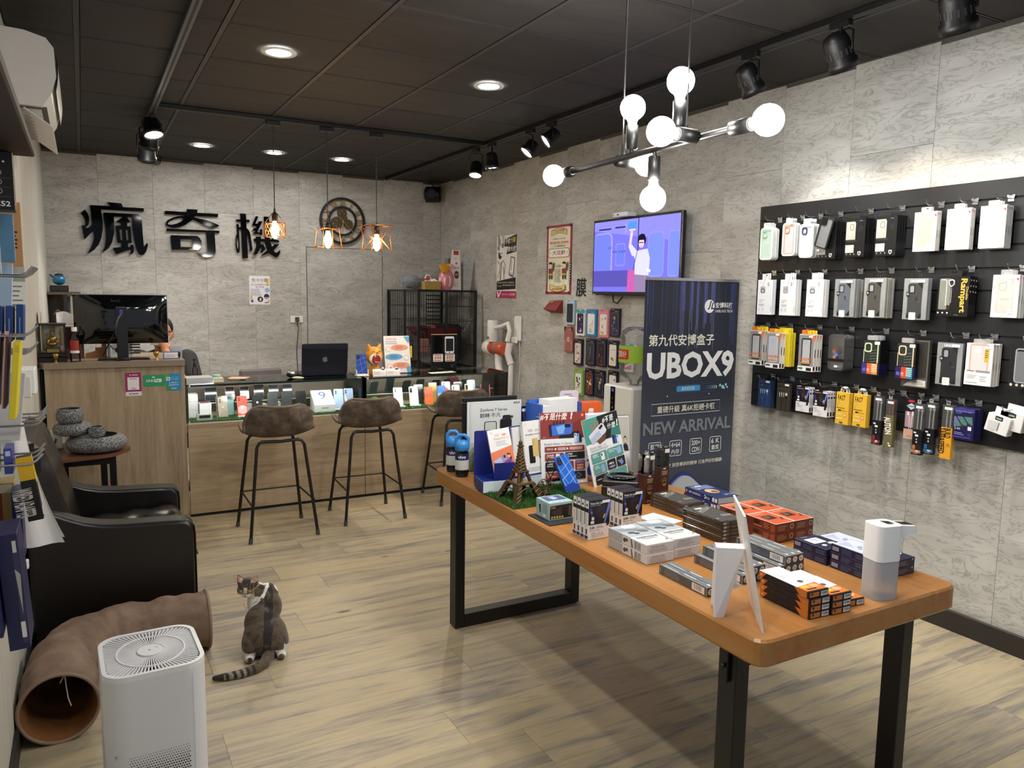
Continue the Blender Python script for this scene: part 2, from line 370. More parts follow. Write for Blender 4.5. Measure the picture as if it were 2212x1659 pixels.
def track(name,x0,x1,y0,y1,label,m):
 q=MB();q.box(x0,x1,y0,y1,ZC-.03,ZC-.002,m,.002)
 if y1-y0>x1-x0:q.box((x0+x1)/2-.006,(x0+x1)/2+.006,y0+.01,y1-.01,ZC-.0305,ZC-.029,DARK)
 else:q.box(x0+.01,x1-.01,(y0+y1)/2-.006,(y0+y1)/2+.006,ZC-.0305,ZC-.029,DARK)
 return q.build(name,label=label,cat='light track')
track('light_track',.455,.495,-.3,6.75,'grey metal light track running along the left of the ceiling',mat('#5c5d60',.4,.6))
track('light_track',.4955,2.9155,5.767,5.803,'black cross track carrying the three wire cage pendants',BLK)
track('light_track',2.917,2.953,-.3,8.14,'black light track running along the ceiling by the right wall',BLK)
GLOWC=glow('spot_glow_cool',(.93,.97,1.0),30.);GLOWY=glow('spot_glow_warm',(1.0,.88,.66),45.)
def spot(x,y,zc,aim,label,r=.05,ln=.13,power=SPOT_W,col=(1,.95,.86),lens=None,drop=.1,size=80,slotted=False):
 t=thing('track_spotlight',label,'spotlight',(x,y,ZC-.03),group='black track spotlights')
 q=MB();q.box(-.017,.017,-.05,.05,-.028,.0,BLK,.003);q.build('track_adapter',t)
 hp=V((0,0,zc-(ZC-.03)));d=V(aim).normalized();Q=d.to_track_quat('Z','Y').to_matrix()
 side=V((-d.y,d.x,0));side=side.normalized()if side.length>.05 else V((0,1,0))
 q=MB();top=V((0,0,-.035))
 q.cyl((0,0,-.028),(0,0,-.04),.009,BLK,8)
 q.tube([hp+side*r*1.12,V((0,0,0))+side*r*1.1+V((0,0,-.05)),V((0,0,-.038))+side*r*.7,V((0,0,-.036))-side*r*.7,V((0,0,-.05))-side*r*1.1,hp-side*r*1.12],.0055,BLK,6)
 q.build('yoke',t)
 q=MB();q.T=Mx.Translation(hp)@Q.to_4x4()
 q.lathe([(r*.35,-ln*.55),(r*.8,-ln*.48),(r*.98,-ln*.3),(r,ln*.2),(r*1.12,ln*.24),(r*1.14,ln*.45),(r*1.02,ln*.45),(r*.98,ln*.3)],BLK,20,capt=False)
 if slotted:
  for i in range(16):
   a=2*pi*i/16;q.T=Mx.Translation(hp)@Q.to_4x4()@Mx.Rotation(a,4,'Z');q.box(r*.995,r*1.02,-.004,.004,-ln*.1,ln*.08,mat('#2c2c30',.6))
 q.build('lamp_housing',t)
 q=MB();q.T=Mx.Translation(hp)@Q.to_4x4();q.lathe([(0,ln*.36),(r*.96,ln*.36)],lens or GLOWC,20,capb=False,capt=False);q.build('lens',t)
 ld=bpy.data.lights.new('spot_beam','SPOT');ld.energy=power;ld.color=col;ld.spot_size=R(size);ld.spot_blend=.55;ld.shadow_soft_size=.03
 lo=bpy.data.objects.new('spot_beam',ld);COL.objects.link(lo);lo.parent=t;lo.location=hp+d*ln*.5;lo.rotation_euler=(-d).to_track_quat('Z','Y').to_euler()
 return t
WARM=(1,.86,.66);COOL=(.93,.97,1)
spot(2.935,2.90,2.66,(.62,-.05,-1),'black can spotlight with yoke above the phone cases, farthest of the three big ones',.055,.15,slotted=True,size=75)
spot(2.935,2.38,2.66,(.62,.0,-1),'black slotted can spotlight above the phone cases, middle of the three big ones',.058,.16,slotted=True,size=75,col=WARM)
spot(2.935,1.86,2.68,(.55,.12,-1),'black can spotlight cut by the top edge of the picture at the right',.06,.16,slotted=True,size=75)
spot(2.935,5.05,2.66,(-.85,.15,-1),'short black spotlight tilted left with warm lens, above the television',.05,.11,col=WARM,lens=GLOWY)
spot(2.935,4.76,2.69,(-1,.3,-.8),'black spotlight tilted far left, nearest to the chandelier of the far four',.05,.12)
spot(2.935,5.66,2.65,(.1,-.05,-1),'black spotlight hanging straight down with cool lens beside the bright warm one',.05,.13,power=14)
spot(2.935,5.95,2.62,(-.25,-.3,-1),'bright warm lit spotlight at the end of the cross track',.05,.13,col=WARM,lens=GLOWY)
spot(.475,6.05,2.70,(.15,-.35,-1),'warm lit spotlight on the left track, nearest to the camera',.06,.13,col=WARM,lens=GLOWY,power=18)
spot(.475,6.32,2.66,(-.12,.45,-1),'black spotlight on the left track with its lens turned to the sign wall',.06,.13)
spot(.475,6.58,2.61,(.0,.6,-1),'shiny black spotlight at the end of the left track, lowest of three',.06,.13)
for y,l in((.6,'farther'),(1.2,'nearer')):spot(2.935,y,2.66,(.6,0,-1),'black can spotlight on the right track near the entrance, the '+l+' from the table',.055,.15)  # unseen right-track spots, added to light the near end of the room
for y,l in((2.2,'inner'),(1.2,'outer')):spot(.475,y,2.66,(.5,.1,-1),'black spotlight on the left track toward the entrance, '+l+' one',.055,.14,power=20)  # extra left-track spots outside the view, added as light sources
GB=glow('globe_glow',(1.0,.955,.88),BULB_L)
t=thing('chandelier','black bar chandelier with seven lit globe bulbs hanging above the table','chandelier',(1.75,2.25,2.1))
def xb(y):return 1.745+(y-2.0)*.055-1.75
q=MB();q.tube([(xb(2.72),.47,0),(xb(1.78),-.47,0)],.011,BLK,10);q.build('bar',t)
for y,z in((2.357,.012),(1.99,.012)):
 q=MB();q.tube([(xb(y),y-2.25,z),(xb(y),y-2.25,ZC-2.1-.02)],.0032,mat('#38383a',.4,.5),6);q.cyl((xb(y),y-2.25,.01),(xb(y),y-2.25,.05),.008,BLK,8,.005);q.build('suspension_rod',t)
q=MB();q.box(-.06,.06,-.30,.20,ZC-2.1-.028,ZC-2.1-.001,BLK,.004);q.build('ceiling_canopy',t)
def globe(y,d,stem,sock=.085):
 p=V((xb(y),y-2.25,0));d=V(d).normalized();a=p+d*stem;Q=d.to_track_quat('Z','Y').to_matrix()
 q=MB();q.cyl(p+d*.006,a,.007,BLK,8);q.lathe([(.016,0),(.022,.006),(.0225,sock),(.019,sock)],BLK,16,a,Q);sk=q.build('socket',t)
 q=MB();c=a+d*(sock+.062);q.T=Mx.Translation(c)@Q.to_4x4()
 q.lathe([(.045*cos(R(u)),.045*sin(R(u)))for u in range(-60,91,10)],GB,22,capb=False,capt=False)
 q.build('bulb',t)
 q=MB();q.lathe([(.016,sock-.002),(.017,sock+.012),(.0225,sock+.0235)],mat('#e9e2d2',.4),16,a,Q,capb=False,capt=False);q.build('bulb_collar',t)
globe(2.72,(0,1,0),.0);globe(1.78,(0,-1,0),.0)
globe(2.30,(0,0,1),.02);globe(2.03,(0,0,1),.05);globe(2.16,(0,0,-1),.02)
globe(1.92,(-1,0,0),.012);globe(2.42,(1,0,0),.012)
EDI=glow('edison_glow',(1.0,.60,.22),EDISON_L);COPPER=mat('#9a5b36',.35,.8);BRZ=mat('#33251d',.4,.5)
def pendant(x,zt,zb,kind,label):
 """zt, zb: top and bottom of the wire cage"""
 t=thing('wire_cage_pendant',label,'pendant lamp',(x,5.785,0),group='three pendant lamps on the cross track')
 q=MB();q.box(-.05,.05,-.018,.018,ZC-.062,ZC-.031,BLK,.003);q.build('track_adapter',t)
 sz=zt+(.045 if kind=='hex' else .045 if kind=='taper' else-.005)
 q=MB();q.tube([(0,0,sz),(0,0,ZC-.06)],.0035,mat('#3a3432',.7),6);q.cyl((0,0,sz-.005),(0,0,sz+.03),.010,BLK,8,.006);q.build('cord',t)
 q=MB();q.lathe([(.012,.0),(.021,-.006),(.0215,-.06),(.017,-.062)],BRZ,14,(0,0,sz));q.build('socket',t)
 q=MB();bz=sz-.062;q.lathe([(.013,0),(.018,-.02),(.029,-.06),(.030,-.075),(.024,-.105),(.008,-.125),(0,-.127)],EDI,16,(0,0,bz),capb=False);q.build('bulb',t)
 q=MB();w=.0028
 if kind=='hex':
  r=.071;n=8;P=lambda i,z,rr_=r:(rr_*cos(2*pi*i/n),rr_*sin(2*pi*i/n),z)
  for z in(zt-.03,zb):q.tube([P(i,z)for i in range(n)],w,COPPER,5,True)
  for i in range(n):q.tube([P(i,zt-.03),P(i+.5,(zt+zb)/2-.01,r),P(i+1,zt-.03)],w,COPPER,5);q.tube([P(i,zb),P(i+.5,(zt+zb)/2-.01),P(i+1,zb)],w,COPPER,5)
  for i in range(0,n,2):q.tube([(0.02*cos(2*pi*i/n),.02*sin(2*pi*i/n),sz-.01),P(i,zt-.03)],w,BRZ,5)
 elif kind=='taper':
  for z,r in((zt,.066),(zb,.085)):
   for i in range(4):
    a=R(45+90*i+8);e=R(135+90*i+8);p0=V((r*1.3*cos(a),r*1.3*sin(a),z));p1=V((r*1.3*cos(e),r*1.3*sin(e),z));d=(p1-p0)*.1;q.tube([p0-d,p1+d],w,COPPER,5)
  for i in range(4):
   a=R(45+90*i+8);q.tube([(.066*1.3*cos(a),.066*1.3*sin(a),zt+.01),(.085*1.3*cos(a),.085*1.3*sin(a),zb-.02)],w,COPPER,5)
  for i in range(2):a=R(53+90*i);q.tube([(.066*1.3*cos(a),.066*1.3*sin(a),zt),(-.066*1.3*cos(a),-.066*1.3*sin(a),zt)],w,BRZ,5)
 else:
  r=.125;P=lambda i,z,k=1.:(r*k*cos(R(45+90*i+6)),r*k*sin(R(45+90*i+6)),z);zm=(zt+zb)/2
  q.tube([P(i,zt)for i in range(4)],w,COPPER,5,True)
  for i in range(4):
   q.tube([P(i,zt),P(i,zm,.88),P(i,zb)],w,COPPER,5)
   q.tube([P(i,zt),(0.0,0.0,zt-.085)if False else(P(i,zm,.33)),P(i,zb)],w,COPPER,5);q.tube([P(i,zb),P(i+1,zm+.02,.33)],w,COPPER,5)
  q.tube([P(0,zt),P(2,zt)],w,BRZ,5);q.tube([P(1,zt),P(3,zt)],w,BRZ,5)
 q.build('wire_cage',t)
pendant(1.239,2.105,1.976,'hex','octagonal copper wire pendant lamp in front of the last black sign character')
pendant(1.626,2.055,1.922,'taper','pendant lamp with an open copper frame widening downward, before the clock')
pendant(2.006,2.098,1.896,'cross','pendant lamp with crossed copper wires in an hourglass cage, right of the clock')
def sign(name,x0,z0,polys,label):
 """traced outlines: pixel units of a 1659 square over .635 m, drawn level on the wall"""
 q=MB();k=.6365/1659;pp=[]
 for outer,holes in polys:
  f=lambda p:(x0+p[0]*k,z0-(p[1]-.0555*p[0])*k)
  q.ext([f(p)for p in outer],YB-.030,YB-.012,BLKG,'xz',[[f(p)for p in h]for h in holes])
  xs_=[p[0]for p in outer];ys_=[p[1]for p in outer]
 return q.build(name,label=label,cat='sign letter',group='three black sign characters')
sign('sign_character',.0,0,[],'')if False else None
A1=[([(330,232),(775,255),(700,160),(1010,185),(1040,275),(1500,298),(1500,385),(560,335),(585,600),(580,800),(545,1000),(480,1170),(370,1300),(230,1390),(330,1200),(375,1060),(385,940),(365,850),(180,1050),(135,705),(175,722),(205,715),(215,660),(205,570),(175,490),(130,425),(220,340),(270,420),(300,520),(300,620),(275,710),(205,770),(270,770),(330,735),(355,680),(345,400)],[]),([(605,405),(1370,440),(1420,475),(1445,560),(1455,950),(1470,1235),(1555,1135),(1560,1220),(1520,1350),(1460,1430),(1410,1447),(1360,1420),(1310,1320),(1265,1100),(1230,800),(1228,520),(1115,512),(1195,635),(1115,655),(1115,735),(1190,740),(1205,1145),(1115,1145),(1115,1240),(1165,1240),(1175,1185),(1232,1190),(1245,1290),(1235,1370),(1200,1405),(1130,1420),(1180,1360),(1180,1320),(1155,1300),(850,1415),(780,1255),(968,1240),(968,1140),(885,1135),(860,715),(978,722),(978,655),(865,635),(1035,510),(830,505),(835,700),(820,900),(770,1120),(690,1260),(540,1370),(610,1220),(640,1060),(640,800)],[[(945,815),(1000,815),(1005,1072),(958,1072)],[(1078,820),(1128,822),(1135,1078),(1090,1078)]])]
A2=[([(188,345),(690,373),(705,298),(960,310),(940,388),(1450,415),(1440,498),(900,472),(870,492),(880,512),(1100,560),(1300,625),(1470,705),(1440,735),(1300,785),(1260,780),(835,560),(640,700),(500,755),(380,768),(270,745),(205,695),(200,640),(250,575),(370,510),(500,480),(640,470),(635,455),(190,430)],[[(600,525),(615,550),(560,610),(450,665),(330,690),(250,680),(240,655),(290,600),(400,545),(530,520)]]),([(215,785),(1470,845),(1468,905),(1350,900),(1365,1380),(1345,1440),(1270,1500),(1150,1518),(1060,1505),(980,1460),(900,1365),(1000,1410),(1080,1420),(1150,1400),(1165,1375),(1145,885),(215,850)],[]),([(300,950),(920,972),(985,1020),(1025,1100),(1030,1200),(1000,1280),(940,1330),(320,1312)],[[(522,1050),(800,1062),(803,1255),(528,1245)]])]
A3=[([(350,275),(495,285),(497,435),(583,440),(582,497),(498,494),(502,655),(550,700),(585,770),(610,950),(640,1220),(578,1278),(565,1080),(540,880),(510,800),(520,1440),(378,1435),(365,690),(310,685),(318,1200),(300,1290),(275,1300),(240,1260),(215,1120),(220,960),(235,840),(262,795),(250,548),(308,550),(310,630),(362,635),(360,487),(250,485),(248,428),(357,432)],[[(258,885),(285,960),(292,1090),(275,1222),(252,1160),(240,1040),(245,930)]]),([(745,348),(812,352),(728,535),(785,545),(825,475),(912,480),(770,760),(845,775),(848,690),(900,680),(898,835),(855,845),(845,805),(690,805),(640,790),(700,775),(728,745),(715,712),(640,718),(690,660),(740,650),(765,620),(755,600),(640,590)],[]),([(735,878),(862,880),(866,935),(965,942),(950,352),(1085,360),(1098,950),(1160,950),(1165,900),(1215,905),(1250,955),(1338,990),(1338,1030),(1100,1018),(1150,1150),(1210,1085),(1338,1085),(1185,1245),(1215,1290),(1265,1310),(1370,1230),(1340,1360),(1285,1425),(1230,1425),(1065,1320),(840,1390),(1025,1245),(985,1130),(965,1015),(850,1010),(850,1075),(925,1085),(970,1180),(965,1220),(870,1305),(845,1275),(885,1205),(850,1165),(770,1320),(615,1430),(700,1250),(740,1120),(735,1000),(680,995),(680,930),(730,930)],[])]
sign('sign_character',-.030,2.4295,A1,'black glossy sign character with wind under a sickness roof, first from the left')
sign('sign_character',.657,2.4635,A2,'black glossy sign character with a looped stroke over a box, middle of the three')
sign('sign_character',1.289,2.4510,A3,'black glossy sign character with a tree part, third, behind a pendant lamp')
t=thing('gear_clock','round black skeleton clock with gold Roman numerals and open gears','clock',(2.474,YB-.002,2.337))
def ring(q,r0,r1,d0,d1,m,n=48):
 o=ell(0,0,r1,r1,n);i=ell(0,0,r0,r0,n);q.ext(o,d0,d1,m,'xz',[i])
q=MB();ring(q,.222,.248,-.034,-.012,BLK);q.build('outer_ring',t);q=MB();ring(q,.136,.158,-.034,-.012,BLK);q.build('inner_ring',t)
GOLDN=mat('#b8965f',.35,.6);GEAR=mat('#5e5038',.4,.7)
for i,s_ in enumerate('XII I II III IV V VI VII VIII IX X XI'.split()):
 vs,fs,x0,x1,y0,y1=glyphs(s_,.01);k=.060/(y1-y0);q=MB();a=-2*pi*i/12
 wk=min(k,.062/(x1-x0))
 for d in(-.031,-.020):
  out=[]
  for u,v_ in vs:
   p=V(((u-(x0+x1)/2)*wk,(v_-(y0+y1)/2)*k+.190));out.append((p.x*cos(a)-p.y*sin(a),d,p.x*sin(a)+p.y*cos(a)))
  q.add(out,fs,GOLDN)
 q.build('numeral',t)
def gear(cx,cz,r,n,holes,d0,d1):
 o=[]
 for i in range(n):
  for da,rr_ in((0,.88),(.3,.88),(.4,1),(.8,1)):a=2*pi*(i+da)/n;o.append((cx+r*rr_*cos(a),cz+r*rr_*sin(a)))
 hs=[ell(cx+r*.5*cos(2*pi*i/holes),cz+r*.5*sin(2*pi*i/holes),r*.2,r*.2,10)for i in range(holes)]
 q=MB();q.ext(o,d0,d1,GEAR,'xz',hs);q.build('gear',t)
gear(-.005,.085,.054,16,4,-.026,-.016);gear(-.062,-.02,.066,18,4,-.026,-.016);gear(.064,-.03,.052,16,4,-.026,-.016);gear(0,.02,.055,18,3,-.034,-.028)
q=MB();HND=mat('#c9a978',.3,.7);q.tube([(-.045,-.04,.048),(0,-.04,.0),(.108,-.04,-.112)],.004,HND,5);q.build('minute_hand',t)
q=MB();q.tube([(0,-.042,.01),(.0,-.042,-.075)],.004,HND,5);q.build('hour_hand',t)
t=thing('corner_speaker','black wedge wall speaker high in the corner of the room','speaker',(3.5,8.17,2.70),rz=-40)
q=MB();q.surf(14,9,lambda u,v:((-.085+.17*u),-.10*(1-abs(2*v-1)**2.2)*(1-.25*abs(2*u-1)**2)+.0,-.10+.17*v+.0),mat('#0b0b0d',.5));q.box(-.085,.085,0,.03,-.10,.07,BLK,.01);q.build('cabinet',t)
q=MB();q.T=Mx.Translation((0.005,-.098,-.01))@Mx.Rotation(R(90),4,'X');q.lathe([(0,.0),(.045,.004),(.052,.0)],mat('#1b1d22',.7),20);q.build('grille',t)
q=MB();q.tube([(0,.02,.06),(-.02,.03,.10),(-.07,.05,.118)],.006,BLK,6);q.build('bracket',t)
t=thing('dome_camera','small black dome camera under the ceiling above the sign','camera',(.668,8.16,ZC))
q=MB();q.lathe([(.052,0),(.052,-.02),(.045,-.026)],BLK,18);q.build('base',t)
q=MB();q.ball((0,0,-.035),.038,mat('#101012',.3),16,10);q.build('eyeball',t)
q=MB();q.T=Mx.Translation((0,-.031,-.048))@Mx.Rotation(R(70),4,'X');q.lathe([(.024,0),(.024,.008),(.010,.008),(.009,.004),(0,.004)],mat('#6f7074',.3),16);q.build('lens',t)
ACW=mat('#d9d6d2',.35);t=thing('air_conditioner','white wall mounted air conditioner with its louvre open, high on the left wall','air conditioner',(XL,4.0,2.37))
prof=[(0,.0),(.155,.0),(.19,.055),(.212,.13),(.208,.25),(.18,.288),(.10,.308),(0,.312)]
q=MB();q.T=Mx.Rotation(0,4,'Z')
q.ext(prof,0,.83,ACW,'xz')if False else q.ext([(a,c)for a,c in prof],0.0,.83,ACW,'xz');q.build('body',t)
q=MB();q.surf(2,8,lambda u,v:(.213+.012*sin(v*pi)-.004,.004+.822*u,.07+.19*v),mat('#e4e2df',.25));q.build('front_panel',t)
q=MB();q.T=Mx.Translation((.085,.02,-.004))@Mx.Rotation(R(35),4,'Y');q.box(0,.13,0,.79,-.006,0,ACW,.002);q.build('louvre',t)
q=MB();q.box(.05,.17,.03,.80,-.003,.004,mat('#5c5650',.8));
for i in range(9):q.box(.06,.15,.06+.085*i,.063+.085*i,-.03,0,mat('#c9c4bd',.5))
q.build('air_outlet',t)
b=MB();b.box(XL+.001,-.096,.15,2.5,1.945,1.972,mat('#2c221e',.6,noise=.2),.004);b.build('overhead_shelf',label='dark brown shelf board above the goods hanging on the left wall',cat='shelf')
OAKV=wood('grey_oak_upright',[(.3,'#7d6c58'),(.45,'#a18d73'),(.58,'#b3a085'),(.72,'#8d7b64')],(9,9,.8),rough=.5,dist=1.6,fine=.3,bump=.1,tone=.03)
OAKH=wood('grey_oak_level',[(.3,'#85735c'),(.45,'#a99375'),(.58,'#bba688'),(.72,'#958168')],(.9,3,9),rough=.5,dist=1.6,fine=.3,bump=.1,tone=.03)
OAKT=mat('#8d7d69',.45,noise=.1,scale=12)
GLASS=clear('showcase_glass',(.955,.985,.97));GEDGE=mat('#1d3b34',.2,noise=0);CLEAR=clear('clear_plastic',(.98,.98,.98),1.3,.06)
WHT=mat('#f2f2f0',.4,noise=.02);WHG=mat('#f4f4f4',.18,noise=0,coat=.3);CHROME=mat('#c9cbd0',.18,1.,noise=0);GREY=mat('#77797c',.5)
YF=5.676;HD=1.114
t=thing('reception_desk','tall grey oak reception desk with thick top at the left of the counter','desk',(0,0,0))
q=MB();q.box(-.232,.588,YF-.005,YF+.024,0,1.074,OAKV,.001);q.build('front_panel',t)
q=MB();q.box(.566,.588,YF+.0245,6.36,0,1.074,OAKV,.001);q.build('side_panel',t)
q=MB();q.ext([(-.205,6.4),(-.268,6.4),(-.268,5.74),(-.236,YF-.03),(.591,YF-.03),(.591,6.4)],1.075,HD,OAKT,'xy');q.build('desk_top',t)
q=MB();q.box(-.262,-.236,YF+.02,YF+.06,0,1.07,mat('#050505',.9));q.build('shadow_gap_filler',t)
t=thing('showcase_base','low oak counter base under the glass phone showcase','counter',(0,0,0))
for x0,x1 in((.598,1.862),(1.866,3.118)):
 q=MB();q.box(x0,x1,YF-.002,YF+.02,.022,.655,OAKH,.001);q.build('front_panel',t)
q=MB();q.box(.6,3.118,YF+.01,YF+.03,0,.022,mat('#0a0a0a',.6));q.build('plinth',t)
q=MB();q.box(3.098,3.118,YF+.021,6.16,0,.655,OAKH);q.build('end_panel',t)
q=MB();q.box(.598,3.118,YF-.002,6.16,.656,.670,mat('#cfc4ae',.45),.002);q.build('deck_board',t)
LEDM=glow('showcase_strip_glow',(1.0,.97,.92),70.)
def showcase(x0,x1,label):
 t=thing('glass_showcase',label,'showcase',(0,0,0),group='glass phone showcases');z0,z1,y1=.671,.936,6.15;w=.006
 q=MB();q.box(x0,x1,YF,YF+w,z0,z1-w,GLASS);q.build('front_pane',t)
 q=MB();q.box(x0,x0+w,YF+w,y1-w,z0,z1-w,GLASS);q.build('left_pane',t)
 q=MB();q.box(x1-w,x1,YF+w,y1-w,z0,z1-w,GLASS);q.build('right_pane',t)
 q=MB();q.box(x0,x1,YF,y1,z1-w,z1,GLASS);q.build('top_pane',t)
 q=MB();q.box(x0,x1,YF-.0015,YF,z1-w,z1,GEDGE);q.box(x0,x1,y1,y1+.0015,z1-w,z1,mat('#cfe0d2',.3));q.build('polished_top_edge',t)
 for x in(x0,x1-.003):
  q=MB();q.box(x,x+.003,YF-.001,YF,z0,z1-w,GEDGE);q.build('polished_corner',t)
 q=MB();q.box(x0+.01,x1-.01,5.93,y1-.01,.765,.771,GLASS);q.box(x0+.01,x1-.01,5.9285,5.93,.765,.771,mat('#cfe0d2',.3));q.build('glass_step',t)
 q=MB();q.box(x0,x1,y1-w,y1,z0,z1-.04,mat('#8f8375',.5));q.build('back_door',t)
 q=MB();q.box(x0+.02,x1-.02,YF+.010,YF+.017,z1-.011,z1-.0065,LEDM);q.build('light_strip',t);q=MB();q.box(x0+.02,x1-.02,YF+.0065,YF+.0095,z1-.015,z1-.0065,GEDGE);q.build('strip_housing',t)
showcase(.600,1.846,'left glass showcase with white boxes and black phones on grass')
showcase(1.876,3.118,'right glass showcase with colourful phones standing on grass')
def turf(name,x0,x1,y0,y1,z,n,h,label,cat,seed,cols=('#2f5a1c','#3f7026','#5c8a35')):
 rng=random.Random(seed);q=MB();q.box(x0,x1,y0,y1,z,z+.004,mat('#24421a',.9));ms=[mat(c,.7,noise=0)for c in cols]
 for i in range(n):
  x=rng.uniform(x0,x1);y=rng.uniform(y0,y1);a=rng.uniform(0,6.28);l=h*rng.uniform(.55,1.1);w=.0016;dx=rng.uniform(-.5,.5)*l;dy=rng.uniform(-.5,.5)*l
  q.add([(x-w*cos(a),y-w*sin(a),z+.003),(x+w*cos(a),y+w*sin(a),z+.003),(x+dx,y+dy,z+l)],[(0,1,2)],ms[i%3])
 return q.build(name,label=label,cat=cat,kind='stuff')
turf('artificial_grass',.62,1.835,YF+.012,5.92,.671,5200,.016,'bright artificial grass strip on the floor of the left showcase','grass',1)
turf('artificial_grass',1.89,3.10,YF+.012,5.92,.671,5200,.016,'bright artificial grass strip on the floor of the right showcase','grass',2)
def phone_mesh(w,h,d,body,screen=None,cam=None,logo=None,extra=None):
 """phone lying in the xz plane, bottom centre at the origin, its shown face to -y"""
 q=MB();q.ext(rr(-w/2,0,w/2,h,.11*w,3),0,d,body,'xz')
 if screen:q.ext(rr(-w/2+.003,.003,w/2-.003,h-.003,.09*w,3),-.0006,0,screen,'xz')
 return q
def phone(x,y,z,lean,yaw,w,h,body,label,screen=None,cam=None,tagc=True,bands=None,group='phones in the showcase',dot=None,catn='phone'):
 bm=mat(body,.2,coat=.3,noise=.03)if isinstance(body,str)else body
 t=thing('display_phone',label,catn,(x,y,z),rz=yaw,group=group)
 e=phone_mesh(w,h,.008,bm,mat(screen,.08,noise=0,coat=.5)if screen else None).build('phone_body',t);e.rotation_euler.x=R(-lean)
 if cam:
  q=MB();cm=mat('#15161a',.15,noise=0)
  if cam=='bar':q.ext(rr(-w/2+.006,h-.050,-w/2+.026,h-.008,.006),-.0015,-.0001,cm,'xz')
  elif cam=='block':q.ext(rr(-w/2+.006,h-.040,-w/2+.036,h-.008,.008),-.0018,-.0001,bm,'xz')
  if cam in('bar','block','dots'):
   for k in range(2 if cam!='bar' else 3):
    q.T=Mx.Translation((-w/2+.016,-.002,h-.018-.014*k))@Mx.Rotation(R(90),4,'X');q.lathe([(.0055,-.002),(.0055,.001),(0,.001)],cm,10)
   q.T=Mx.Identity(4)
  c=q.build('camera_module',t);c.rotation_euler.x=R(-lean)
 if bands or dot:
  a=Art(w,h);a.T=Mx.Translation((-w/2,0,h))
  for b_ in bands or[]:a.r(*b_)if len(b_)==5 else a.poly(b_[0],b_[1])
  if dot:a.e(*dot)
  c=a.build(t,name='printed_pattern');c.rotation_euler.x=R(-lean)
 if tagc:
  q=MB();q.box(-w*.55,w*.65,-.030,-.012,0,.010,WHT,.002);q.box(-w*.55,w*.65,-.0115,.004,0,.004,WHT);q.build('stand_ledge',t)
  q=MB();q.add([(0,.012+h*sin(R(lean))*.5,h*.48),(.012,.03+h*.45,0),(-.012,.03+h*.45,0)],[(0,1,2)],WHT);q.build('stand_prop',t)
 return t
ZF=.6755
phone(.846,5.79,ZF,14,4,.080,.158,'#3a3734','boxed bronze phone with square camera leaning on its dark box, left showcase',tagc=False)
phone(.848,5.777,ZF+.008,14,4,.066,.142,'#8f7d6c','bronze grey phone back with a round logo, leaning on a dark box',cam='block',tagc=False,dot=('#c9c1b8',.5,.5,.09))
phone(.985,5.79,ZF,13,3,.072,.152,'#d8402f','red phone with a pink circle on its back, left showcase',cam='dots',bands=[('#e9b3b4',[(.08,.55),(.25,.48),(.5,.45),(.75,.48),(.92,.55),(.92,.8),(.5,.9),(.08,.8)])],dot=('#f3e4e4',.5,.55,.13))
phone(1.092,5.80,ZF,10,0,.071,.150,'#141416','black phone with a white logo mark beside the red one',dot=('#e9e9ea',.5,.36,.11),tagc=False)
phone(1.204,5.80,ZF,12,0,.076,.164,'#1c1d1f','plain black phone, third from the right before the white numeral box',tagc=False)
phone(1.306,5.80,ZF,12,0,.076,.168,'#232426','dark grey phone leaning beside plain black one',tagc=False)
phone(1.415,5.80,ZF,13,2,.076,.166,'#141517','black phone with a small paper tag next to the white numeral box',tagc=True)
for i,(x,w,h,c,l)in enumerate([(.80,.085,.10,'#1a1a1b','black boxed phone at the left rear of the left showcase'),(.935,.066,.10,'#b43a33','red edged phone showing its dark screen in the rear row'),(1.04,.064,.095,'#2b2b2d','small dark screened phone right of the red edged one'),(1.145,.074,.105,'#222325','black phone in the rear row behind the logo phone'),(1.255,.074,.098,'#2a2b2d','dark phone in the rear row behind the plain black one'),(1.36,.07,.098,'#2e2f31','dark phone with shiny screen at the right of the rear row')]):
 phone(x,6.02,.771,12,0,w,h,c,l,screen='#26282a',tagc=False,group='phones in the rear row')
def gbox(name,x,y,z,w,d,h,m,label,cat,rz=0,group=None,art=None,b=.0015):
 """closed carton, front face at local y=0, centred in x"""
 q=MB();q.box(-w/2,w/2,0,d,0,h,m if not isinstance(m,str)else mat(m,.45,noise=.03),b)
 return q.build(name,loc=(x,y,z),rz=rz,label=label,cat=cat,group=group)
def face(o,w,h,side='front',d=0.):
 """a printed panel on a carton: 'front', 'top' (read from the front), 'left' (faces -x), 'right'"""
 a=Art(w,h)
 if side=='front':a.T=Mx.Translation((-w/2,0,h))
 return a
o=gbox('phone_box',1.578,5.755,ZF,.157,.16,.058,WHT,'white phone box with a big blue numeral 9 on its lid','box',rz=-3)
o2=MB();o2.ext([(0,.058),(.16,.058),(.16,.15),],-.0785,.0785,WHT,'yz');o2.build('sloped_lid',o)
a=Art(.157,.19);a.T=Mx.Translation((-.0785,0,.058))@Mx.Rotation(R(30),4,'X')@Mx.Rotation(R(0),4,'X')@Mx.Translation((0,0,.185))
a.T=Mx.Translation((-.0785,-.0005,.058))@Mx.Rotation(R(-60),4,'X')@Mx.Translation((0,0,.185))
a.t('#5a68ac','9',.5,.12,.48,'c').r('#c5c2d6',.3,.8,.8,.84);a.build(o)
a=Art(.157,.058);a.T=Mx.Translation((-.0785,0,.058));a.e('#4a4a4a',.4,.45,.035).r('#6c6c6c',.46,.4,.68,.5);a.build(o)
phone(1.694,5.775,ZF+.01,12,-2,.072,.160,'#a9bfe0','pale blue phone with three dark lenses beside the white box',cam='dots')
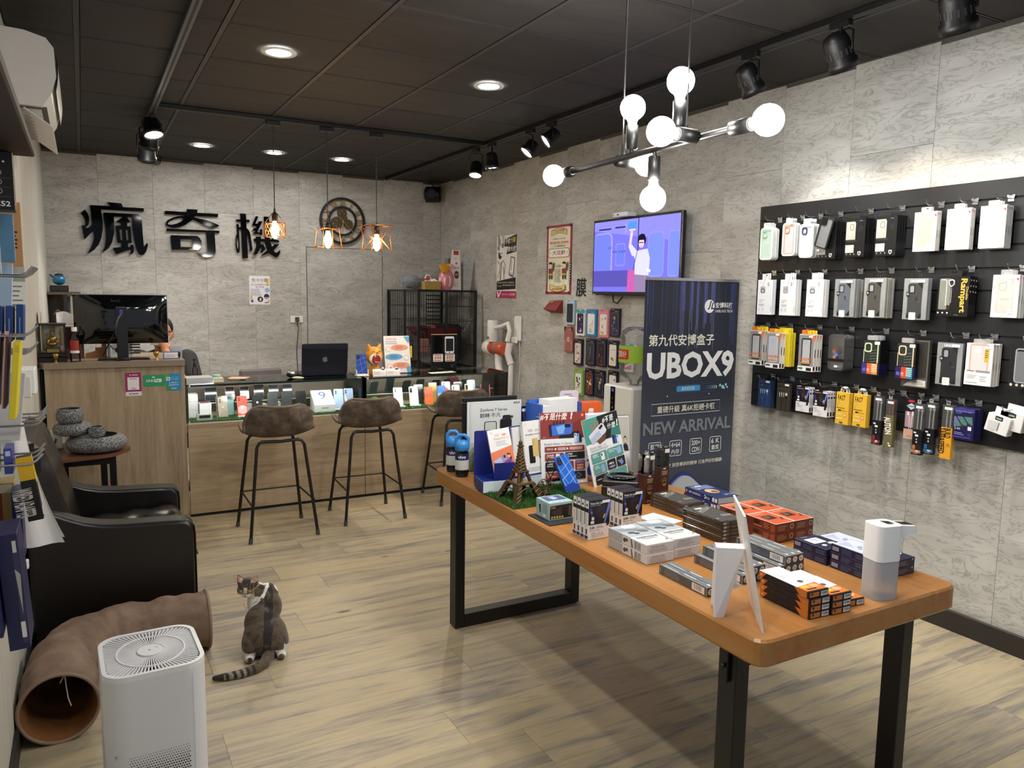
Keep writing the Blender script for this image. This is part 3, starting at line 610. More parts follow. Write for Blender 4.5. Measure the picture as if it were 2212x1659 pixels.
phone(1.780,5.800,ZF+.01,12,-4,.072,.158,'#9fb4d6','silver blue phone with a pearly sheen, last in the left showcase',cam='block',bands=[('#e6e6cf',[(.1,.25),(.6,.9),(.35,.95),(0,.5)])],tagc=False)
for i,(x,y,z,w,d,h,c,l,top)in enumerate([(.655,5.86,ZF,.07,.1,.058,'#f0f0ee','white phone box at the left rear, lowest of three',None),(.655,5.86,ZF+.0585,.07,.1,.055,'#eeeeee','white phone box on the lowest of the left rear stack','#5d6672'),(.655,5.87,ZF+.1145,.07,.09,.055,'#f2f2f2','white phone box topmost at the left rear',None),(.735,5.83,ZF,.08,.1,.06,'#f3f3f1','white phone box under one with a purple red picture lid',None),(.735,5.83,ZF+.0605,.08,.1,.045,'#efefee','white phone box with a purple red picture on its lid','#a24a63'),(.905,5.90,ZF,.07,.1,.11,'#a9d3d6','pale turquoise phone box standing behind the red phone','#8fc3c8'),(1.03,5.90,ZF,.075,.1,.075,'#efeee6','cream phone box behind the gap right of the red phone','#9aa6b4'),(1.15,5.90,ZF,.06,.09,.065,'#e9e9e2','cream phone box seen between two black phones',None),(1.258,5.91,ZF,.05,.08,.075,'#f0efe8','white phone box between black and dark grey phones',None)]):
 o=gbox('phone_box',x,y,z,w,d,h,c,l,'box',group='phone boxes in the left showcase')
 if top:
  q=MB();q.box(-w*.4,w*.4,.01,d-.01,h,h+.0008,mat(top,.3));q.build('lid_picture',o)
t=thing('price_display','small white price tag holder with dark window at the left corner of showcase','price tag',(.715,5.725,ZF),rz=2)
q=MB();q.ext(rr(-.052,0,.052,.044,.01),0,.02,WHT,'xz');q.build('holder',t);q=MB();q.box(-.037,.037,-.001,0,.016,.036,mat('#1c1c20',.2));q.build('window',t)
phone(2.190,5.80,ZF,20,-8,.074,.158,'#e6e8ea','white phone with pale camera square, first at the front of the right showcase',cam='block')
phone(2.325,5.80,ZF,20,-8,.074,.160,'#d9d6d8','silver phone with a lilac and cream sheen and a dark camera strip',cam='bar',bands=[('#b9b9cf',[(.42,.1),(.95,.06),(.95,.62),(.42,.66)]),('#ebe7cf',[(.1,.66),(.95,.66),(.95,.96),(.1,.96)])])
phone(2.455,5.80,ZF,18,-8,.070,.150,'#d8662c','orange phone with darker upper half in the right showcase',bands=[('#b04f2b',.02,.02,.98,.55),('#171717',.1,.05,.2,.14)],tagc=False)
phone(2.572,5.80,ZF,18,-8,.070,.155,'#2f66b8','blue phone showing a sunny sea picture on its screen',bands=[('#2b63bd',.04,.02,.96,.4),('#6fb3e0',.04,.4,.96,.97)],dot=('#d9e27c',.5,.55,.16),tagc=False)
phone(2.645,5.87,ZF,16,-8,.074,.178,'#e9edf3','white phone with a red and orange swirl on its back',bands=[('#c4463f',[(.1,.3),(.5,.25),(.95,.5),(.9,.7),(.4,.55)]),('#e08a3c',[(.6,.45),(.95,.5),(.95,.78),(.7,.75)])],cam='dots',tagc=False)
phone(2.715,5.83,ZF,16,-8,.068,.150,'#dcd9cf','cream phone with a round black camera in the right showcase',cam='dots',tagc=False)
phone(2.835,5.82,ZF,16,-8,.072,.155,'#e3e2b6','pale yellow phone with a dark camera strip in the right showcase',cam='bar',tagc=False)
phone(2.893,5.90,ZF,14,-8,.072,.178,'#9db3df','light blue phone at the rear right, behind the pale yellow one',tagc=False)
phone(2.395,5.87,ZF,16,-8,.076,.165,'#1f2123','black phone with two silver lenses between the silver and orange phones',cam='dots',tagc=False)
phone(2.535,5.90,ZF,14,-8,.07,.17,'#c9a45e','golden phone half hidden behind the orange one',tagc=False)
phone(2.768,5.90,ZF,14,-8,.075,.165,'#1d1e20','black phone between the cream and pale yellow phones',tagc=False)
for x,c,l,h in[(2.05,'#4d6660','green tinted phone at the left end of the right showcase rear row',.1),(2.185,'#3d4a48','dark tall phone leaning back in the right showcase rear row',.125),(2.335,'#3a3430','dark brown phone leaning back, centre of the rear row',.095),(2.455,'#2c3a3a','dark teal phone with a white reflection in the rear row',.1),(2.60,'#1d1d1f','black phone tilted far back in the rear row by the brochures',.085),(2.705,'#2a2d2e','dark flip phone at the rear, under the black display board',.085),(2.87,'#2a2c2e','dark phone with silver top edge, right end of the rear row',.08)]:
 phone(x,6.03,.771,-22,8,.072,h,c,l,screen='#2a3230',tagc=False,group='phones in the rear row')
t=thing('smart_watch_stand','black phone in a pink stand at the right end of the showcase','phone stand',(2.985,5.83,ZF),rz=-10)
q=MB();q.ext(rr(-.032,.02,.032,.165,.012),0,.012,mat('#17171a',.2),'xz');q.build('phone_body',t);q=MB();PK=mat('#d9606e',.4)
q.tube([(-.042,.03,0),(-.045,.015,.06),(-.036,.012,.14)],.006,PK);q.tube([(.042,.03,0),(.045,.015,.06),(.036,.012,.14)],.006,PK);q.ball((.035,-.02,.02),(.026,.018,.016),PK);q.build('pink_stand',t)
t=thing('maroon_watch_box','maroon rounded watch box at the back of the right showcase','watch box',(2.78,6.06,.771))
q=MB();q.T=Mx.Translation((0,0,.05))@Mx.Rotation(R(-70),4,'X');q.lathe([(.055,-.02),(.06,-.012),(.06,.012),(.05,.02)],mat('#5c1f2c',.5),20);q.build('round_case',t)
turf_b=MB();turf_b.surf(14,8,lambda u,v:(.042*sin(pi*v)*cos(2*pi*u)*(1+.12*sin(9*u*6.28)),.035*sin(pi*v)*sin(2*pi*u),.045-.048*cos(pi*v)),mat('#3d6b22',.9,noise=.3,scale=80),cu=True)
turf_b.surf(12,8,lambda u,v:(-.035+.03*sin(pi*v)*cos(2*pi*u),-.01+.03*sin(pi*v)*sin(2*pi*u),.028-.03*cos(pi*v)),mat('#3d6b22',.9,noise=.3,scale=80),cu=True)
turf_b.build('moss_figure',loc=(1.985,5.80,ZF),label='green moss animal figure at the left end of the right showcase',cat='figure',kind='stuff')
ZT=.9365
t=thing('laptop','dark blue laptop with a silver fruit logo, lid toward the room','laptop',(1.625,5.93,ZT),rz=-2)
q=MB();LP=mat('#1c1f2b',.35,.4,noise=.02);q.ext(rr(-.178,0,.178,.25,.012),.004,.016,LP,'xy');q.build('base',t)
q=MB();q.ext(rr(-.178,0,.178,.238,.012),-.007,0,LP,'xz');lid=q.build('lid',t,(0,.0,.017));lid.rotation_euler.x=R(-8)*-1
q=MB();lg=mat('#b9bcc4',.2,.8,noise=0)
q.ext([(x*.0235,.116+z*.0235)for x,z in[(0,.55),(.3,.68),(.62,.58),(.78,.42),(.62,.22),(.62,-.1),(.85,-.3),(.68,-.72),(.42,-.95),(.2,-.98),(0,-.9),(-.22,-.98),(-.45,-.92),(-.75,-.5),(-.88,0),(-.78,.38),(-.55,.62),(-.25,.66)]],-.0082,-.0072,lg,'xz')
q.ext([(x*.0235,.116+z*.0235)for x,z in[(0,.75),(.1,1.0),(.38,1.25),(.36,1.0),(.2,.8)]],-.0082,-.0072,lg,'xz');c=q.build('logo',t,(0,0,.017));c.rotation_euler.x=lid.rotation_euler.x
q=MB();q.box(-.15,.15,.004,.02,.008,.022,mat('#0c0c0f',.5),.003);q.build('hinge',t)
q=MB();q.box(-.17,-.15,.01,.03,0,.004,BLK);q.box(.15,.17,.01,.03,0,.004,BLK);q.build('rubber_foot',t)
t=thing('phone_on_stand','blue patterned phone on a white stand beside the orange cat figure','phone',(1.885,5.80,ZT),rz=-4)
q=MB();BL=mat('#2b4fb4',.15,coat=.4,noise=.1);q.ext(rr(-.04,0,.04,.158,.008),0,.008,BL,'xz');e=q.build('phone_body',t,(0,0,.012));e.rotation_euler.x=R(-10)
a=Art(.08,.158);a.T=Mx.Translation((-.04,0,.158))
for l in([(.05,.3),(.95,.15)],[(.05,.55),(.95,.4)],[(.05,.95),(.95,.62)],[(.3,.02),(.6,.98)],[(.65,.02),(.9,.6)]):a.l('#7fa2e8',l,.025)
a.rr('#10131f',.08,.04,.36,.24,.08);c=a.build(t,(0,0,.012),name='printed_pattern');c.rotation_euler.x=R(-10)
q=MB();q.box(-.05,.05,-.04,.05,0,.008,WHT,.003);q.box(-.05,-.042,-.015,.0,.008,.05,WHT,.002);q.box(.042,.05,-.015,0,.008,.05,WHT,.002);q.box(-.04,.04,-.018,-.01,.008,.018,WHT,.002);q.box(-.02,.02,.022,.03,.008,.1,WHT);q.build('white_stand',t)
t=thing('orange_cat_figure','orange cat figurine yawning with a wide red mouth','figurine',(2.005,5.86,ZT),rz=12)
OR=mat('#e59a2e',.35,noise=.04);CR=mat('#f3e3c4',.35);RD=mat('#7e1216',.4);BK=mat('#2a1508',.4)
q=MB();q.ball((0,0,.15),(.070,.062,.074),OR,20,14);q.build('head',t)
q=MB();q.lathe([(.042,0),(.046,.02),(.04,.06),(.025,.095)],OR,16);q.build('body',t)
for sx in(-1,1):
 q=MB();q.cyl((sx*.038,.0,.20),(sx*.055,-.004,.245),.024,OR,10,.006);q.build('ear',t)
q=MB();q.ball((-.012,-.036,.13),(.052,.038,.050),CR,18,12);q.build('muzzle',t)
q=MB();q.ball((-.014,-.056,.128),(.040,.022,.040),RD,18,12);q.build('open_mouth',t)
q=MB();q.ball((-.014,-.064,.106),(.024,.014,.012),mat('#c9606a',.4));q.build('tongue',t)
q=MB()
for x,z,s_ in((-.034,.156,-1),(.008,.156,-1)):q.cyl((x,-.070,z+.006),(x,-.074,z-.010),.005,WHT,8,.0005)
q.build('fangs',t)
q=MB();q.ball((-.014,-.07,.176),(.009,.006,.006),BK);q.tube([(-.05,-.048,.185),(-.04,-.056,.192),(-.03,-.06,.187)],.002,BK);q.tube([(.006,-.06,.187),(.02,-.056,.192),(.034,-.046,.184)],.002,BK);q.build('nose_and_closed_eyes',t)
q=MB()
for k in range(3):q.tube([(.042*cos(R(a_))*(1-.08*k),.042*sin(R(a_))*(1-.08*k),.02+.022*k)for a_ in range(200,345,24)],.003,mat('#a55a1e',.5))
q.build('stripes',t)
ACR=clear('acrylic',(.98,.98,.985))
t=thing('price_flyer_stand','white flyer stand with orange and blue bubbles on the showcase','sign',(2.225,5.90,ZT),rz=-3)
q=MB();q.box(-.108,.108,0,.003,0,.302,WHT);e=q.build('flyer',t,(0,0,.004));e.rotation_euler.x=R(-12)
a=Art(.216,.302);a.T=Mx.Translation((-.108,0,.302))
a.t('#e58b78','全機包膜',.08,.05,.07).lines('#8fa8cf',.06,.15,.55,2,.05,.4).poly('#5fa6d8',[(.78,.02),(1,.02),(1,.18),(.9,.16)]).r('#f3b19c',.92,.17,1,.21)
for y,cb,cx,cc in((.32,'#eea384',.60,'#e58b78'),(.57,'#62a8dc',.36,'#9cbfe2'),(.80,'#eea384',.62,'#e58b78')):
 a.e(cb,cx,y,.34,.085);a.lines('#a9705c' if cb[1]=='e' else '#2e6ca4',cx-.16,y-.04,cx+.16,3,.03,.4)
 a.e(cc,.16 if cx>.5 else .84,y+.03,.10);a.e('#fbf3f0',.16 if cx>.5 else .84,y+.03,.088)
a.poly('#5fa6d8',[(.82,.86),(1,.82),(1,1),(.86,1)]).e('#e05a4a',.2,.86,.03)
c=a.build(t,(0,0,.004));c.rotation_euler.x=R(-12)
q=MB();q.box(-.11,.11,-.02,.05,0,.003,ACR);q.build('acrylic_foot',t)
q=MB();q.box(.112,.125,.03,.05,.12,.215,mat('#f2dc2e',.5),.003);q.build('yellow_tab',t)
for i,x in enumerate((2.005,2.118)):
 t=thing('card_holder',('left' if i==0 else 'right')+' white business card holder with a small portrait, at the showcase edge','card holder',(x,5.725,ZT),rz=-3,group='two business card holders')
 q=MB();q.box(-.054,.054,0,.012,0,.058,mat('#f7efec',.4),.001);e=q.build('card_stack',t);e.rotation_euler.x=R(-16)
 a=Art(.108,.058);a.T=Mx.Translation((-.054,0,.058));a.e('#ef8f72',.1,.12,.03).lines('#cdb9b4',.1,.38,.6,4,.1,.35)
 a.e('#f1d2c4',.76,-.12,.07).poly('#2c2730',[(.62,.12),(.66,-.02),(.86,-.02),(.92,.12),(.8,.2)]).poly('#c9342c',[(.74,-.28),(.8,-.4),(.84,-.26)]);c=a.build(t);c.rotation_euler.x=R(-16)
t=thing('phone_sample_board','tall black sample board with a white phone and two price cards','display board',(2.66,5.97,ZT),rz=-3)
q=MB();q.box(-.115,.115,0,.008,.0,.302,mat('#14171d',.25,noise=.02),.002);q.build('board',t)
q=MB();q.box(-.115,.115,-.006,.012,.303,.308,mat('#b99765',.4));q.build('brass_top_strip',t)
q=MB();q.ext(rr(.006,.145,.088,.288,.012),-.007,-.0001,WHG,'xz');q.build('white_phone',t)
q=MB();q.box(.013,.081,-.0075,-.0071,.163,.270,mat('#2b2d31',.1,noise=0));q.ext(ell(.047,.153,.005,.005,10),-.0075,-.0071,mat('#1a1a1a',.3),'xz');q.build('screen',t)
q=MB();q.ext(rr(-.092,.150,-.016,.292,.006),-.002,-.0001,mat('#0a0c10',.15),'xz');q.build('black_phone',t)
for x in(-.055,.052):
 q=MB();q.ext(rr(x-.044,.075,x+.044,.140,.008),-.004,-.0001,mat('#f3eee6',.4),'xz');q.build('price_card',t)
a=Art(.23,.302);a.T=Mx.Translation((-.115,-.0042,.302))
for x0 in(.1,.57):
 for i in range(3):a.r('#c58a7d',x0+.03+i*.09,.60,x0+.09+i*.09,.68)
 a.lines('#d06a58',x0,.55,x0+.3,2,.16,.15,.1)
a.build(t);q=MB();q.box(-.07,.075,-.03,-.0255,0,.055,ACR);q.build('acrylic_foot',t)
t=thing('brochure_fan','row of cream brochures lying on the right showcase','brochures',(2.56,5.80,ZT),rz=4)
for i in range(4):
 q=MB();q.ext([(-.115+.058*i,-.045),(-.058+.058*i,-.05),(-.045+.058*i,.055),(-.10+.058*i,.05)],.001+.0008*i,.0016+.0008*i,mat('#e4e0cc',.5),'xy');q.build('brochure',t)
t=thing('eyeglasses_case','black glasses case with white earbuds beside laptop','glasses',(1.365,5.80,ZT),rz=-25)
q=MB();q.ball((-.03,.05,.025),(.045,.03,.025),mat('#141416',.3),14,8);q.build('black_shell',t);q=MB();q.ball((-.025,.035,.036),(.02,.015,.012),WHG);q.ball((-.05,.045,.036),(.012,.012,.012),WHG);q.build('white_earbuds',t)
q=MB();q.tube([(-.03,.03,.018),(.02,-.01,.012),(.05,-.03,.010)],.008,mat('#141416',.3));q.build('strap',t);q=MB();q.ball((.03,-.035,.010),(.045,.014,.010),mat('#e6dcb6',.4));q.build('cream_pouch',t)
t=thing('parts_tray','flat pale tray with a roll of tape at the left end of the showcase top','tray',(.69,5.745,ZT),rz=3)
q=MB();q.box(-.095,.085,-.06,.10,0,.046,mat('#c6cacf',.4),.002);q.build('tray_box',t);q=MB();q.box(.09,.16,-.02,.08,0,.020,mat('#efe6c9',.5),.003);q.box(.092,.158,-.018,.078,.021,.036,mat('#f2ead2',.5),.003);q.build('cream_pads',t)
q=MB();q.T=Mx.Translation((.12,.03,.037));q.lathe([(.018,0),(.03,0),(.03,.018),(.018,.018)],mat('#9fd3c6',.4),16);q.build('tape_roll',t)
o=MB();o.box(-.075,.06,-.06,.06,0,.004,mat('#e3bb78',.6));o=o.build('paper_envelope',loc=(1.0,5.98,ZT),rz=-25,label='tan paper envelope lying open on the showcase glass',cat='envelope');q=MB();q.ext([(-.075,-.06),(.06,-.06),(.02,-.115),(-.03,-.11)],.001,.003,mat('#d7a65e',.6),'xy');q.build('flap',o)
q=MB();q.box(-.03,.06,-.1,-.0,.0045,.007,mat('#cdbfc6',.6));q.build('grey_slip',o)
t=thing('spray_bottle','clear spray bottle with a black pump by the elbow of the seated person','bottle',(.70,6.06,ZT))
q=MB();q.lathe([(.018,0),(.02,.005),(.02,.075),(.010,.09)],clear('mist_bottle',(.9,.92,.95)),12);q.build('bottle_body',t);q=MB();q.lathe([(.011,.09),(.011,.115),(.006,.12),(.004,.15)],BLK,10);q.box(-.016,.005,-.005,.005,.135,.145,BLK);q.build('pump',t)
t=thing('swivel_chair_back','grey padded chair back just showing behind the showcase','chair',(1.30,6.75,0),rz=4)
q=MB();CH=mat('#6c6468',.7);q.box(-.175,.175,-.02,.03,.60,.925,CH,.015);q.build('backrest',t);q=MB();q.box(-.2,.2,-.44,-.03,.44,.50,CH,.02);q.build('seat',t);q=MB();q.cyl((0,-.22,.06),(0,-.22,.44),.03,BLK);q.build('column',t)
q=MB();q.box(-.03,.03,-.01,.05,.45,.62,BLK);q.build('back_bracket',t)
for k in range(5):q=MB();q.cyl((0,-.22,.05),(.25*cos(k*1.257),-.22+.25*sin(k*1.257),.05),.016,BLK);q.ball((.25*cos(k*1.257),-.22+.25*sin(k*1.257),.027),.027,BLK,10,6);q.build('base_arm',t)
t=thing('monitor','black computer monitor seen from behind on the tall desk','monitor',(.222,5.81,HD))
MBK=mat('#07070a',.07,noise=0,coat=.6)
q=MB();W2,ZM,HM=.281,.0,.0
def mback(u,v):
 bl=(1-abs(2*u-1)**3)*(1-abs(2*v-1)**3);return(-.281+.562*u,-.006-.038*bl,.108+.325*v)
q.surf(28,18,mback,MBK);q.box(-.281,.281,-.006,.014,.108,.433,MBK,.003);q.build('rear_cover',t)
q=MB();q.box(-.282,.282,-.008,.016,.4335,.4375,mat('#9a9ca1',.3,.6));q.box(.2815,.2845,-.008,.016,.108,.4375,mat('#9a9ca1',.3,.6));q.build('silver_bezel',t)
q=MB();q.box(-.036,.03,-.095,-.045,.02,.355,mat('#101116',.35,noise=0),.004);q.build('stand_neck',t)
q=MB();q.box(-.15,.16,-.07,.03,0,.012,BLK,.003);q.box(-.046,.036,-.13,-.071,0,.016,mat('#101116',.3),.004);q.build('stand_base',t)
q=MB();q.box(-.016,.006,-.1035,-.0951,.305,.335,mat('#3b3fa8',.4),.002);q.build('video_plug',t)
q=MB();q.tube([(-.006,-.104,.305),(-.02,-.112,.29),(-.035,-.098,.25),(-.037,-.06,.16)],.006,mat('#6a6a72',.5));q.build('video_cable',t)
q=MB();q.tube([(-.04,-.052,.2),(-.07,-.06,.14),(-.10,-.05,.075),(-.12,-.01,.03)],.004,BLK);q.build('power_cable',t)
a=Art(.1,.03);a.t(mat('#202228',.3),'BenQ',0,0,.7,bold=.01);a.build(t,(-.06,-.0455,.405))
t=thing('shrine_case','small glass shrine case with black frame holding a golden figure','shrine',(-.187,5.80,HD))
FR=mat('#1b0f0d',.35);q=MB();q.box(-.077,.083,-.075,.075,0,.03,FR,.003);q.box(-.08,.086,-.078,.078,.031,.058,FR,.004);q.build('plinth',t)
q=MB();q.box(-.078,.084,-.075,.075,.235,.247,FR,.002);q.build('lid',t)
for x in(-.068,.074):
 for y in(-.067,.067):q=MB();q.box(x-.005,x+.005,y-.005,y+.005,.058,.235,FR);q.build('corner_post',t)
q=MB();q.box(-.062,.068,-.068,-.066,.06,.234,clear('shrine_glass',(.96,.97,.97)));q.build('front_glass',t)
q=MB();q.box(-.06,.066,.060,.062,.06,.233,mat('#c9c2b4',.6,noise=.15,scale=18));q.build('painted_backdrop',t)
q=MB();q.box(-.012,.02,.054,.058,.16,.225,mat('#a08436',.4));q.box(-.058,-.043,.05,.056,.065,.21,mat('#a8924a',.4));q.box(.05,.064,.05,.056,.065,.21,mat('#a8924a',.4));q.build('gold_scrolls',t)
GD=mat('#c9962e',.22,.95,noise=.15,scale=60)
q=MB();q.ball((.004,0,.115),(.038,.026,.022),GD,14,8);q.ball((.004,0,.145),(.024,.018,.026),GD,14,8);q.ball((.004,-.002,.178),(.011,.011,.013),GD,12,8);q.ball((-.02,-.012,.128),(.012,.01,.022),GD,10,6);q.ball((.03,-.012,.128),(.012,.01,.02),GD,10,6);q.lathe([(.011,0),(.02,.002),(.008,.008),(0,.012)],GD,12,(.004,-.002,.188));q.build('golden_figure',t)
q=MB();q.lathe([(.045,0),(.048,.01),(.04,.03)],mat('#2a1d17',.5),14,(.004,0,.062));q.build('figure_base',t)
q=MB();q.box(-.028,.04,-.062,-.058,.063,.083,mat('#c9ac4c',.35,.4));q.build('name_plate',t)
a=Art(.068,.02);a.t('#5a4210','財 神 爺',.5,.2,.6,'c');a.build(t,(-.028,-.0622,.083))
q=MB();q.ball((.055,-.035,.085),(.014,.014,.022),mat('#dba5a8',.4,noise=.2));q.build('pink_flower',t);q=MB();q.ball((-.05,-.04,.066),(.016,.012,.009),mat('#c9872e',.3,.5));q.build('gold_ingot',t)
for x,y,l in((-.167,5.69,'small golden goblet in front of the shrine case on the desk edge'),(.418,5.70,'small golden goblet left of the blue card holder on the desk')):
 q=MB();q.lathe([(.013,0),(.012,.004),(.004,.008),(.004,.022),(.014,.03),(.017,.045),(.017,.058),(.015,.058),(.014,.035),(0,.03)],mat('#c4a14e',.25,.9),16);q.build('gold_goblet',loc=(x,y,HD),label=l,cat='goblet',group='golden goblets on the desk')
t=thing('water_bottle','clear water bottle with white cap and red label on the desk','bottle',(-.058,5.72,HD))
q=MB();q.lathe([(.029,0),(.031,.006),(.031,.145),(.026,.17),(.013,.19),(.013,.197)],clear('water_bottle_plastic',(.88,.90,.91),1.4),18);q.build('bottle_body',t)
q=MB();q.lathe([(.0165,.197),(.0165,.222),(.015,.224)],WHT,16);q.build('cap',t)
q=MB();q.surf(9,2,lambda u,v:(.0316*cos(R(-150+110*u)),.0316*sin(R(-150+110*u)),.075+.065*v),mat('#9c2f22',.5,noise=.25,scale=60));q.surf(9,2,lambda u,v:(.0316*cos(R(-150+110*u)),.0316*sin(R(-150+110*u)),.058+.016*v),WHT);q.build('paper_label',t)
t=thing('desk_card_holder','blue and white card holder standing on the right end of the tall desk','card holder',(.515,5.74,HD),rz=-4)
q=MB();q.box(-.052,.052,.0,.008,0,.055,mat('#5d86c9',.4));e=q.build('holder',t);e.rotation_euler.x=R(-20);q=MB();q.box(-.044,.044,-.004,-.0005,.006,.044,mat('#f2e8ea',.4));e=q.build('card',t);e.rotation_euler.x=R(-20)
a=Art(.088,.038);a.lines('#b08a90',.1,.3,.8,3,.2,.3);c=a.build(t,(-.044,-.0042,.044));c.rotation_euler.x=R(-20)
q=MB();q.box(.0,.07,.03,.032,.0,.085,clear('frosty',(.8,.82,.85),1.,.2,.5));q.build('tall_clear_card',t)
q=MB();q.ball((.05,-.005,.03),(.008,.006,.022),BLK);q.build('black_tag',t)
t=thing('paper_tray','white desk tray with a crumpled paper sheet beside the monitor','paper tray',(-.13,6.02,HD),rz=3)
q=MB();q.box(-.12,.13,-.1,.12,.215,.222,WHT);q.box(-.122,-.117,-.1,.12,.222,.315,WHT);q.build('tray',t);q=MB();q.box(-.11,.12,.08,.1,0,.215,mat('#2a2a2d',.5));q.box(-.1,.12,-.06,-.05,0,.215,mat('#6d3a3d',.4));q.build('drawer_rack',t)
q=MB();q.surf(9,6,lambda u,v:(-.03+.16*u,.02+.05*sin(3*u+v),.225+.09*v*(1-.25*u)+.008*sin(9*u+5*v)),mat('#f0f0f4',.5),smooth=False);q.build('crumpled_paper',t)
t=thing('desk_tidy','cluster of blue files and kraft boxes behind the monitor foot','desk tidy',(.03,6.0,HD))
q=MB();q.ext([(-.03,0),(.10,0),(.10,.1),(.07,.1),(.07,.07),(.03,.07),(.03,.045),(-.03,.03)],0,.06,mat('#b3855c',.6),'xz');q.build('stepped_kraft_box',t);q=MB();q.box(.105,.112,-.03,.06,0,.115,mat('#6fa3cf',.4));q.box(.115,.122,-.03,.06,0,.105,mat('#a9c9e2',.4));q.build('blue_files',t)
q=MB();q.box(.13,.26,.03,.05,0,.095,mat('#e3e4e6',.4));q.build('white_box',t);q=MB();q.ball((.17,.0,.05),(.02,.012,.02),BLK);q.tube([(.12,.0,.085),(.14,-.01,.06),(.17,-.01,.06),(.19,-.01,.085)],.004,BLK);q.build('headphones',t)
q=MB()
for i in range(4):q.box(.24,.31,.02,.028,.02+.02*i,.03+.02*i,mat('#3a3b40',.4))
q.build('vent_bars',t)
t=thing('corner_shelf','dark wooden corner shelf unit behind the monitor','shelf',(-.255,7.85,0))
WD=mat('#4a3a30',.5,noise=.15);q=MB();q.box(-.013,.24,-.08,.38,1.525,1.55,WD,.002);q.build('top_board',t);q=MB();q.box(.11,.14,-.07,-.04,0,1.524,BLK);q.build('front_post',t)
q=MB();q.box(.16,.20,-.06,.36,0,1.524,mat('#8c8680',.5));q.build('side_board',t);q=MB();q.box(-.013,.1,.3,.36,0,1.524,mat('#a69b8b',.6));q.build('back_board',t)
q=MB();q.box(-.01,.105,-.07,.29,1.16,1.18,WD);q.build('lower_board',t)
t=thing('black_bag','black bundle on the lower board of the corner shelf','bag',(-.215,7.86,1.181));q=MB();q.ball((.02,.02,.10),(.055,.05,.10),mat('#141416',.5),12,8);q.build('bag_body',t);q=MB();q.tube([(-.01,.0,.17),(.02,-.02,.21),(.05,.0,.18)],.012,mat('#4c4c50',.3));q.build('handle',t)
t=thing('glass_ornament','blue and green glass teapot ornament on a black stand atop the corner shelf','ornament',(-.165,7.95,1.551))
q=MB();q.box(-.085,.06,-.06,.06,0,.055,BLK,.006);q.build('stand',t);q=MB();q.ball((-.01,0,.105),(.052,.045,.048),mat('#1c6d9a',.1,coat=.6,noise=.5,scale=14),16,10);q.build('glass_body',t)
q=MB();q.ball((-.03,-.01,.095),(.03,.03,.03),mat('#1f7a5c',.15),12,8);q.build('green_patch',t);q=MB();q.ball((-.01,0,.145),(.035,.03,.015),mat('#1d1a18',.4));q.tube([(-.05,0,.12),(-.07,0,.14),(-.078,0,.152)],.008,mat('#1d1a18',.4));q.build('dark_lid_and_spout',t)
def sticker(x,z,w,h,label,fn,bg,rad=.0):
 q=MB();q.ext(rr(-w/2,0,w/2,h,rad),0,.0008,mat(bg,.35,noise=0),'xz')if rad else q.box(-w/2,w/2,0,.0008,0,h,mat(bg,.35,noise=0))
 o=q.build('sticker',loc=(x,YF-.0062,z),label=label,cat='sticker',group='payment stickers on the desk');a=Art(w,h);a.T=Mx.Translation((-w/2,0,h));fn(a);a.build(o);return o
def s1(a):
 a.r('#ece7e6',0,.82,1,1).r('#efeaec',.14,.2,.86,.74).lines('#8e8a90',.25,.25,.75,1,.05,.6,.05).e('#e9dfe6',.32,.1,.045).r('#e9b8d3',.42,.08,.8,.12).lines('#8e8a90',.35,.65,.7,2,.05,.4).e('#4a4f5a',.28,.91,.05).r('#6a6f78',.38,.89,.78,.93)
sticker(.270,.880,.096,.155,'magenta payment sticker with white panel on the desk front',s1,'#a02a6a')
def s2(a):a.rr('#f1f3f0',.5,.36,.84,.64,.03).t('#f1f3f0','LINE',.15,.40,.2,bold=.02).t('#2f7f57','Pay',.54,.38,.24,bold=.02).rr('#e4efe6',.42,.16,.54,.26,.02)
sticker(.396,.9375,.136,.079,'green mobile payment sticker with white lettering in the middle',s2,'#2f9a63',.008)
def s3(a):
 a.poly('#5aa83c',[(0,0),(.3,0),(.05,.35),(0,.6)]).poly('#3c9a4a',[(0,.6),(.45,1),(0,1)]).rr('#eef3f4',.04,.2,.28,.4,.03).e('#2a6da0',.16,.3,.06).t('#8fd0e8','BPS TAP',.34,.2,.08,wfit=.5).t('#bfe4ee','YT CATCH',.34,.3,.08,wfit=.5).t('#e6f2f4','台灣雲支付',.2,.48,.1,wfit=.62).t('#e6f2f4','嘉義商家可用',.2,.62,.1,wfit=.62).r('#bfe0ea',.35,.84,.7,.89)
sticker(.516,.904,.096,.117,'blue and green payment sticker, rightmost on the desk front',s3,'#2f8fc4')
t=thing('wall_flyer','white instalment flyer with yellow corner on the sign wall','poster',(1.601,YB-.0015,1.440))
q=MB();q.box(-.103,.103,-.001,.001,0,.294,mat('#e9ebf4',.35));q.build('paper',t);a=Art(.206,.294);a.T=Mx.Translation((-.103,-.001,.294))
a.poly('#e2c47a',[(.72,.08),(.97,.08),(.97,.35),(.86,.35),(.8,.22)]).t('#8d7c5c','免卡分期',.12,.08,.14,wfit=.78,bold=.01).t('#7d7266','各大品牌最新手機',.08,.27,.065,wfit=.82).t('#8a7f72','零卡辦理',.3,.36,.06,wfit=.42).lines('#8d8f9c',.05,.46,.6,6,.042,.35)
